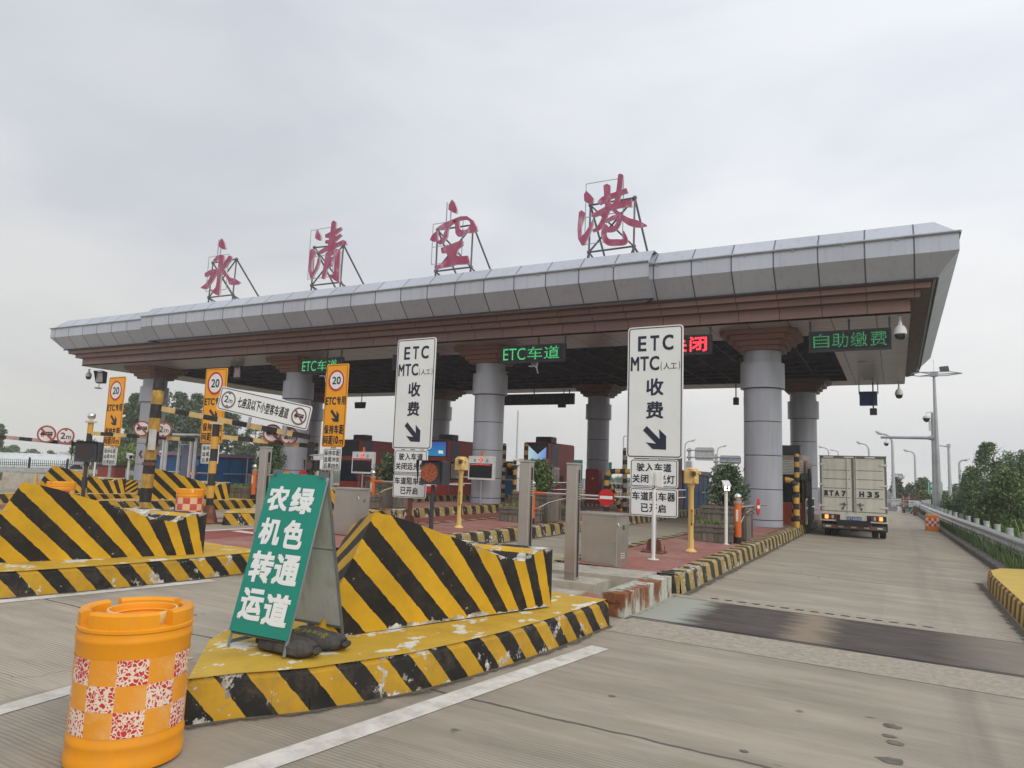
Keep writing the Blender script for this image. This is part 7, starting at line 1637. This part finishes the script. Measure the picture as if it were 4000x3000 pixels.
p = AD(138, 1880, 31); t = thing('traffic_cone', (p.x, p.y, gz(p.x)), 0, 'faded yellow traffic cone before the low concrete barrier', 'traffic cone'); mb = MB(); mb.lathe([(.22, 0), (.22, .03), (.15, .04), (.05, .80), (.03, .81)], n=16); mb.build('cone', plain('faded_cone', (.55, .36, .14), .6, dirt=.3), t)
p = AD(435, 1850, 40); t = thing('utility_box', (p.x, p.y, gz(p.x)), .2, 'dull red utility box behind the far striped block', 'box'); mb = MB(); mb.bbox((0, 0, .6), (1.2, .8, 1.2), .03); mb.build('case', plain('dull_red_case', (.28, .05, .035), .5, dirt=.3), t); mb = MB(); mb.box((0, 0, 1.24), (1.3, .9, .08)); mb.build('lid', DARKST, t)
for k, (u, w, h) in enumerate(((258, 8, 3.2), (276, 11, 4.2), (300, 6, 2.6))):
    p = AD(u, 1780, 330); t = thing('distant_building', (p.x, p.y, 0), .3, ('faint low block on the left skyline', 'widest faint block on the left skyline', 'faintest small block on the left skyline')[k], 'building', 'faint buildings on the horizon'); mb = MB(); mb.box((0, 0, h / 2 - .3), (w * .5, 8, h)); mb.box((.5, 0, h - .3), (w * .2, 4, h * .3)); mb.build('walls', plain('hazy_wall', (.5, .5, .52), .7), t)

# ------------------------------------------------------------------ trees and verge plants
def tree(pos, h, w, label, mat, seed, n=160, per=26, leaf=.16, trunk=.16, low=.2, shape=1.0, name='tree', grp='trees beyond the toll plaza'):
    rnd = random.Random(seed); t = thing(name, pos, rnd.uniform(0, 6), label, 'tree' if name == 'tree' else 'shrub', grp)
    mb = MB(); mb.tube([(0, 0, -.2), (.05, .03, h * .35), (-.04, .05, h * .62), (0, 0, h * .9)], [trunk, trunk * .75, trunk * .45, trunk * .12], 8)
    tips = []
    for k in range(14):
        z = h * rnd.uniform(low + .08, .8); a = rnd.uniform(0, 6.28); r = w / 2 * rnd.uniform(.4, .85); q = (cos(a) * r, sin(a) * r, z + h * rnd.uniform(.05, .18)); tips.append(q); mb.tube([(0, 0, z), (q[0] * .5, q[1] * .5, z + (q[2] - z) * .4), q], [trunk * .35, trunk * .22, trunk * .06], 5)
    mb.build('trunk', BARK, t)
    mb = MB(); lobes = [(rnd.uniform(0, 6.28), rnd.uniform(low + .1, .92), rnd.uniform(.35, .95)) for _ in range(22)]
    for k in range(n):
        a0, z0, f0 = rnd.choice(lobes); z = min(1.0, max(low, z0 + rnd.gauss(0, .10))); env = w / 2 * (max(.06, 1 - ((z - .45) / .58) ** 2)) ** .5 * (1.0 if shape >= 1 else (1.05 - z * (1 - shape)))
        a = a0 + rnd.gauss(0, .35); r = env * min(1.1, max(.1, f0 + rnd.gauss(0, .12)))
        clump(mb, (cos(a) * r, sin(a) * r, z * h), (.085 * w + .14) * rnd.uniform(.5, 1.25), per, leaf * rnd.uniform(.75, 1.2), rnd, .75)
    mb.build('crown', mat, t); return t
def tree_px(u, vtop, D, wpx, label, mat, seed, **k):
    p = AD(u, vtop, D); w = wpx * D / F; return tree((p.x, p.y, -.05), p.z + .05, w, label, mat, seed, **k)
for args in ((545, 1548, 74, 120, 'tall dark tree left of the first column, narrow top', LEAFD, 1, dict(n=230, leaf=.20)), (505, 1690, 70, 110, 'dark rounded tree at the foot of the tall tree, left of the first column', LEAFD, 2, dict(n=150, leaf=.18)), (690, 1545, 80, 190, 'broad dark tree right of the first column', LEAFD, 3, dict(n=300, leaf=.22)),
             (785, 1550, 84, 150, 'dark tree behind the second amber sign', LEAFD, 4, dict(n=240, leaf=.2)), (900, 1600, 84, 150, 'thinning dark tree below the white height-limit board', LEAFD, 5, dict(n=190, leaf=.19)), (1000, 1668, 82, 150, 'thin dark tree right of the striped conical-foot post', LEAFD, 6, dict(n=130, leaf=.17)), (1085, 1690, 80, 110, 'thin tree at the left edge of the slate booth', LEAFD, 16, dict(n=90, leaf=.16)),
             (525, 1742, 62, 130, 'bright green bush behind the iron fence, left of the first column', LEAFB, 7, dict(n=150, leaf=.14, low=.02)), (345, 1718, 72, 110, 'olive tree behind the unlit flasher', LEAFM, 8, dict(n=130, leaf=.16)), (1040, 1780, 55, 70, 'bright green bush between the dark bush and the slate booth', LEAFB, 9, dict(n=90, leaf=.12, low=.02)),
             (-5, 1660, 70, 70, 'dark tree cut by the left edge of the picture', LEAFD, 10, dict(n=130, leaf=.16)), (20, 1752, 90, 100, 'low olive tree behind the left end of the greenhouse', LEAFA, 11, dict(n=110, leaf=.16, low=.05)), (62, 1745, 95, 90, 'grey green tree above the greenhouse, second from the left edge', LEAFA, 12, dict(n=110, leaf=.17, low=.05)),
             (125, 1760, 95, 90, 'grey green tree above the middle of the greenhouse', LEAFA, 13, dict(n=110, leaf=.16, low=.05)), (200, 1768, 90, 70, 'yellowish bush above the right end of the greenhouse', LEAFM, 14, dict(n=90, leaf=.15, low=.05)), (270, 1788, 150, 120, 'low hazy tree line right of the greenhouse', LEAFA, 15, dict(n=90, leaf=.24, low=.05))):
    u, v, D, w, lab, mat, sd_, kw = args; tree_px(u, v, D, w, lab, mat, sd_, **kw)
for args in ((3880, 1745, 36, 190, 'big grey green shrub, its feathery top highest at the right edge', LEAFA, 21, dict(n=520, leaf=.072, low=.02, trunk=.08)), (3985, 1775, 33, 200, 'dense dark shrub cut by the right edge of the picture', LEAFA, 22, dict(n=520, leaf=.072, low=.02, trunk=.08)), (3800, 1835, 40, 110, 'shrub with a feathery left edge, left of the big shrub', LEAFA, 23, dict(n=340, leaf=.072, low=.02, trunk=.07)),
             (3940, 1850, 26, 220, 'low dark shrub behind the capped rail posts at right', LEAFM, 24, dict(n=480, leaf=.065, low=.0, trunk=.06)), (3760, 1925, 42, 130, 'low olive shrub behind the grey poles', LEAFM, 25, dict(n=190, leaf=.08, low=.0, trunk=.05)), (3840, 1925, 31, 150, 'low brownish shrub below the big grey green shrub', LEAFM, 26, dict(n=220, leaf=.07, low=.0, trunk=.05)),
             (3505, 1872, 66, 52, 'small dark tree right of the truck', LEAFD, 27, dict(n=90, leaf=.12)), (3565, 1893, 70, 60, 'thin dark tree behind the work platform', LEAFD, 28, dict(n=90, leaf=.12)), (3608, 1872, 64, 64, 'green tree left of the green sign', LEAFM, 29, dict(n=120, leaf=.12)), (3725, 1895, 75, 70, 'thin dark tree right of the green sign', LEAFD, 30, dict(n=80, leaf=.12)), (3650, 1915, 60, 80, 'low green shrub at the foot of the green sign', LEAFM, 33, dict(n=110, leaf=.11, low=.0)),
             (2850, 1855, 150, 26, 'small pointed far tree left of the right-hand column', LEAFA, 31, dict(n=70, leaf=.22)), (2895, 1868, 160, 60, 'far low trees at the left edge of the right-hand column', LEAFA, 32, dict(n=100, leaf=.24, low=.02)), (2430, 1870, 140, 120, 'far low trees behind the pipe guard', LEAFA, 34, dict(n=120, leaf=.24, low=.02))):
    u, v, D, w, lab, mat, sd_, kw = args; tree_px(u, v, D, w, lab, mat, sd_, grp='trees and shrubs along the right verge', name='tree' if D > 55 else 'shrub', **kw)
p = AD(3502, 1852, 64); t = thing('pine_sapling', (p.x, p.y, -.05), 0, 'spindly candelabra-topped sapling above the small dark tree right of the truck', 'tree'); rnd = random.Random(5)
mb = MB(); hh = p.z + .05; mb.tube([(0, 0, 0), (0, 0, hh)], [.06, .015], 6); tips = []
for k in range(14): a = rnd.uniform(0, 6.28); z = hh * rnd.uniform(.70, .92); q = (cos(a) * .55 * rnd.uniform(.5, 1), sin(a) * .4, z + .25); mb.tube([(0, 0, z), (q[0] * .7, q[1] * .7, z + .02), q], .014, 4); tips.append(q)
mb.build('trunk', BARK, t); mb = MB()
for q in tips: clump(mb, q, .12, 14, .06, rnd)
mb.build('crown', LEAFD, t)
rnd = random.Random(77); mb = MB()
for k in range(3400):
    y = 9 + 47 * rnd.random() ** 1.5; x0 = 2.12 - max(0, y - 20) * .022; x = x0 + rnd.random() ** 1.3 * (5.0 if rnd.random() < .35 else 1.2)
    if y < 17.7 and x < 2.95: continue
    grass_tuft(mb, x, y, gz(x, y) - .06, 7, rnd.uniform(.2, .42) + (.22 if x < x0 + .5 else 0), .06, rnd, w=.006 + y * .0002)
tag(mb.build('verge_grass', LEAFM), 'long green grass growing along the right verge and guard rail', 'grass', None, 'stuff')
mb = MB()
for k in range(150):
    y = rnd.uniform(15, 34); x = 2.75 + rnd.random() * 1.3 - max(0, y - 20) * .03
    grass_tuft(mb, x, y, gz(x, y) - .05, 5, rnd.uniform(.6, 1.25), .05, rnd, w=.010)
tag(mb.build('verge_reeds', LEAFB), 'taller pale reeds sticking up behind the right guard rail', 'grass', None, 'stuff')
mb = MB()
for k in range(900):
    a = rnd.random(); u = -40 + 640 * a; p = AD(u, 1870, rnd.uniform(50, 63)); grass_tuft(mb, p.x, p.y, -.05, 6, rnd.uniform(.3, .8), .15, rnd, w=.03)
tag(mb.build('fence_weeds', LEAFM), 'green weeds growing along the black iron fence', 'weeds', None, 'stuff')

# ------------------------------------------------------------------ hazy air
m = bpy.data.materials.new('hazy_air'); m.use_nodes = True; t = m.node_tree; t.nodes.clear(); o_ = t.nodes.new('ShaderNodeOutputMaterial'); v_ = t.nodes.new('ShaderNodeVolumePrincipled')
v_.inputs['Density'].default_value = 0.0011; v_.inputs['Color'].default_value = (1, 1, 1, 1); v_.inputs['Anisotropy'].default_value = 0.2; t.links.new(v_.outputs[0], o_.inputs['Volume'])
mb = MB(); mb.box((-60, 170, 9), (590, 450, 22)); scene.cycles.volume_bounces = 1; tag(mb.build('haze', m), 'thin pale haze filling the air over the plaza', 'haze', None, 'stuff')
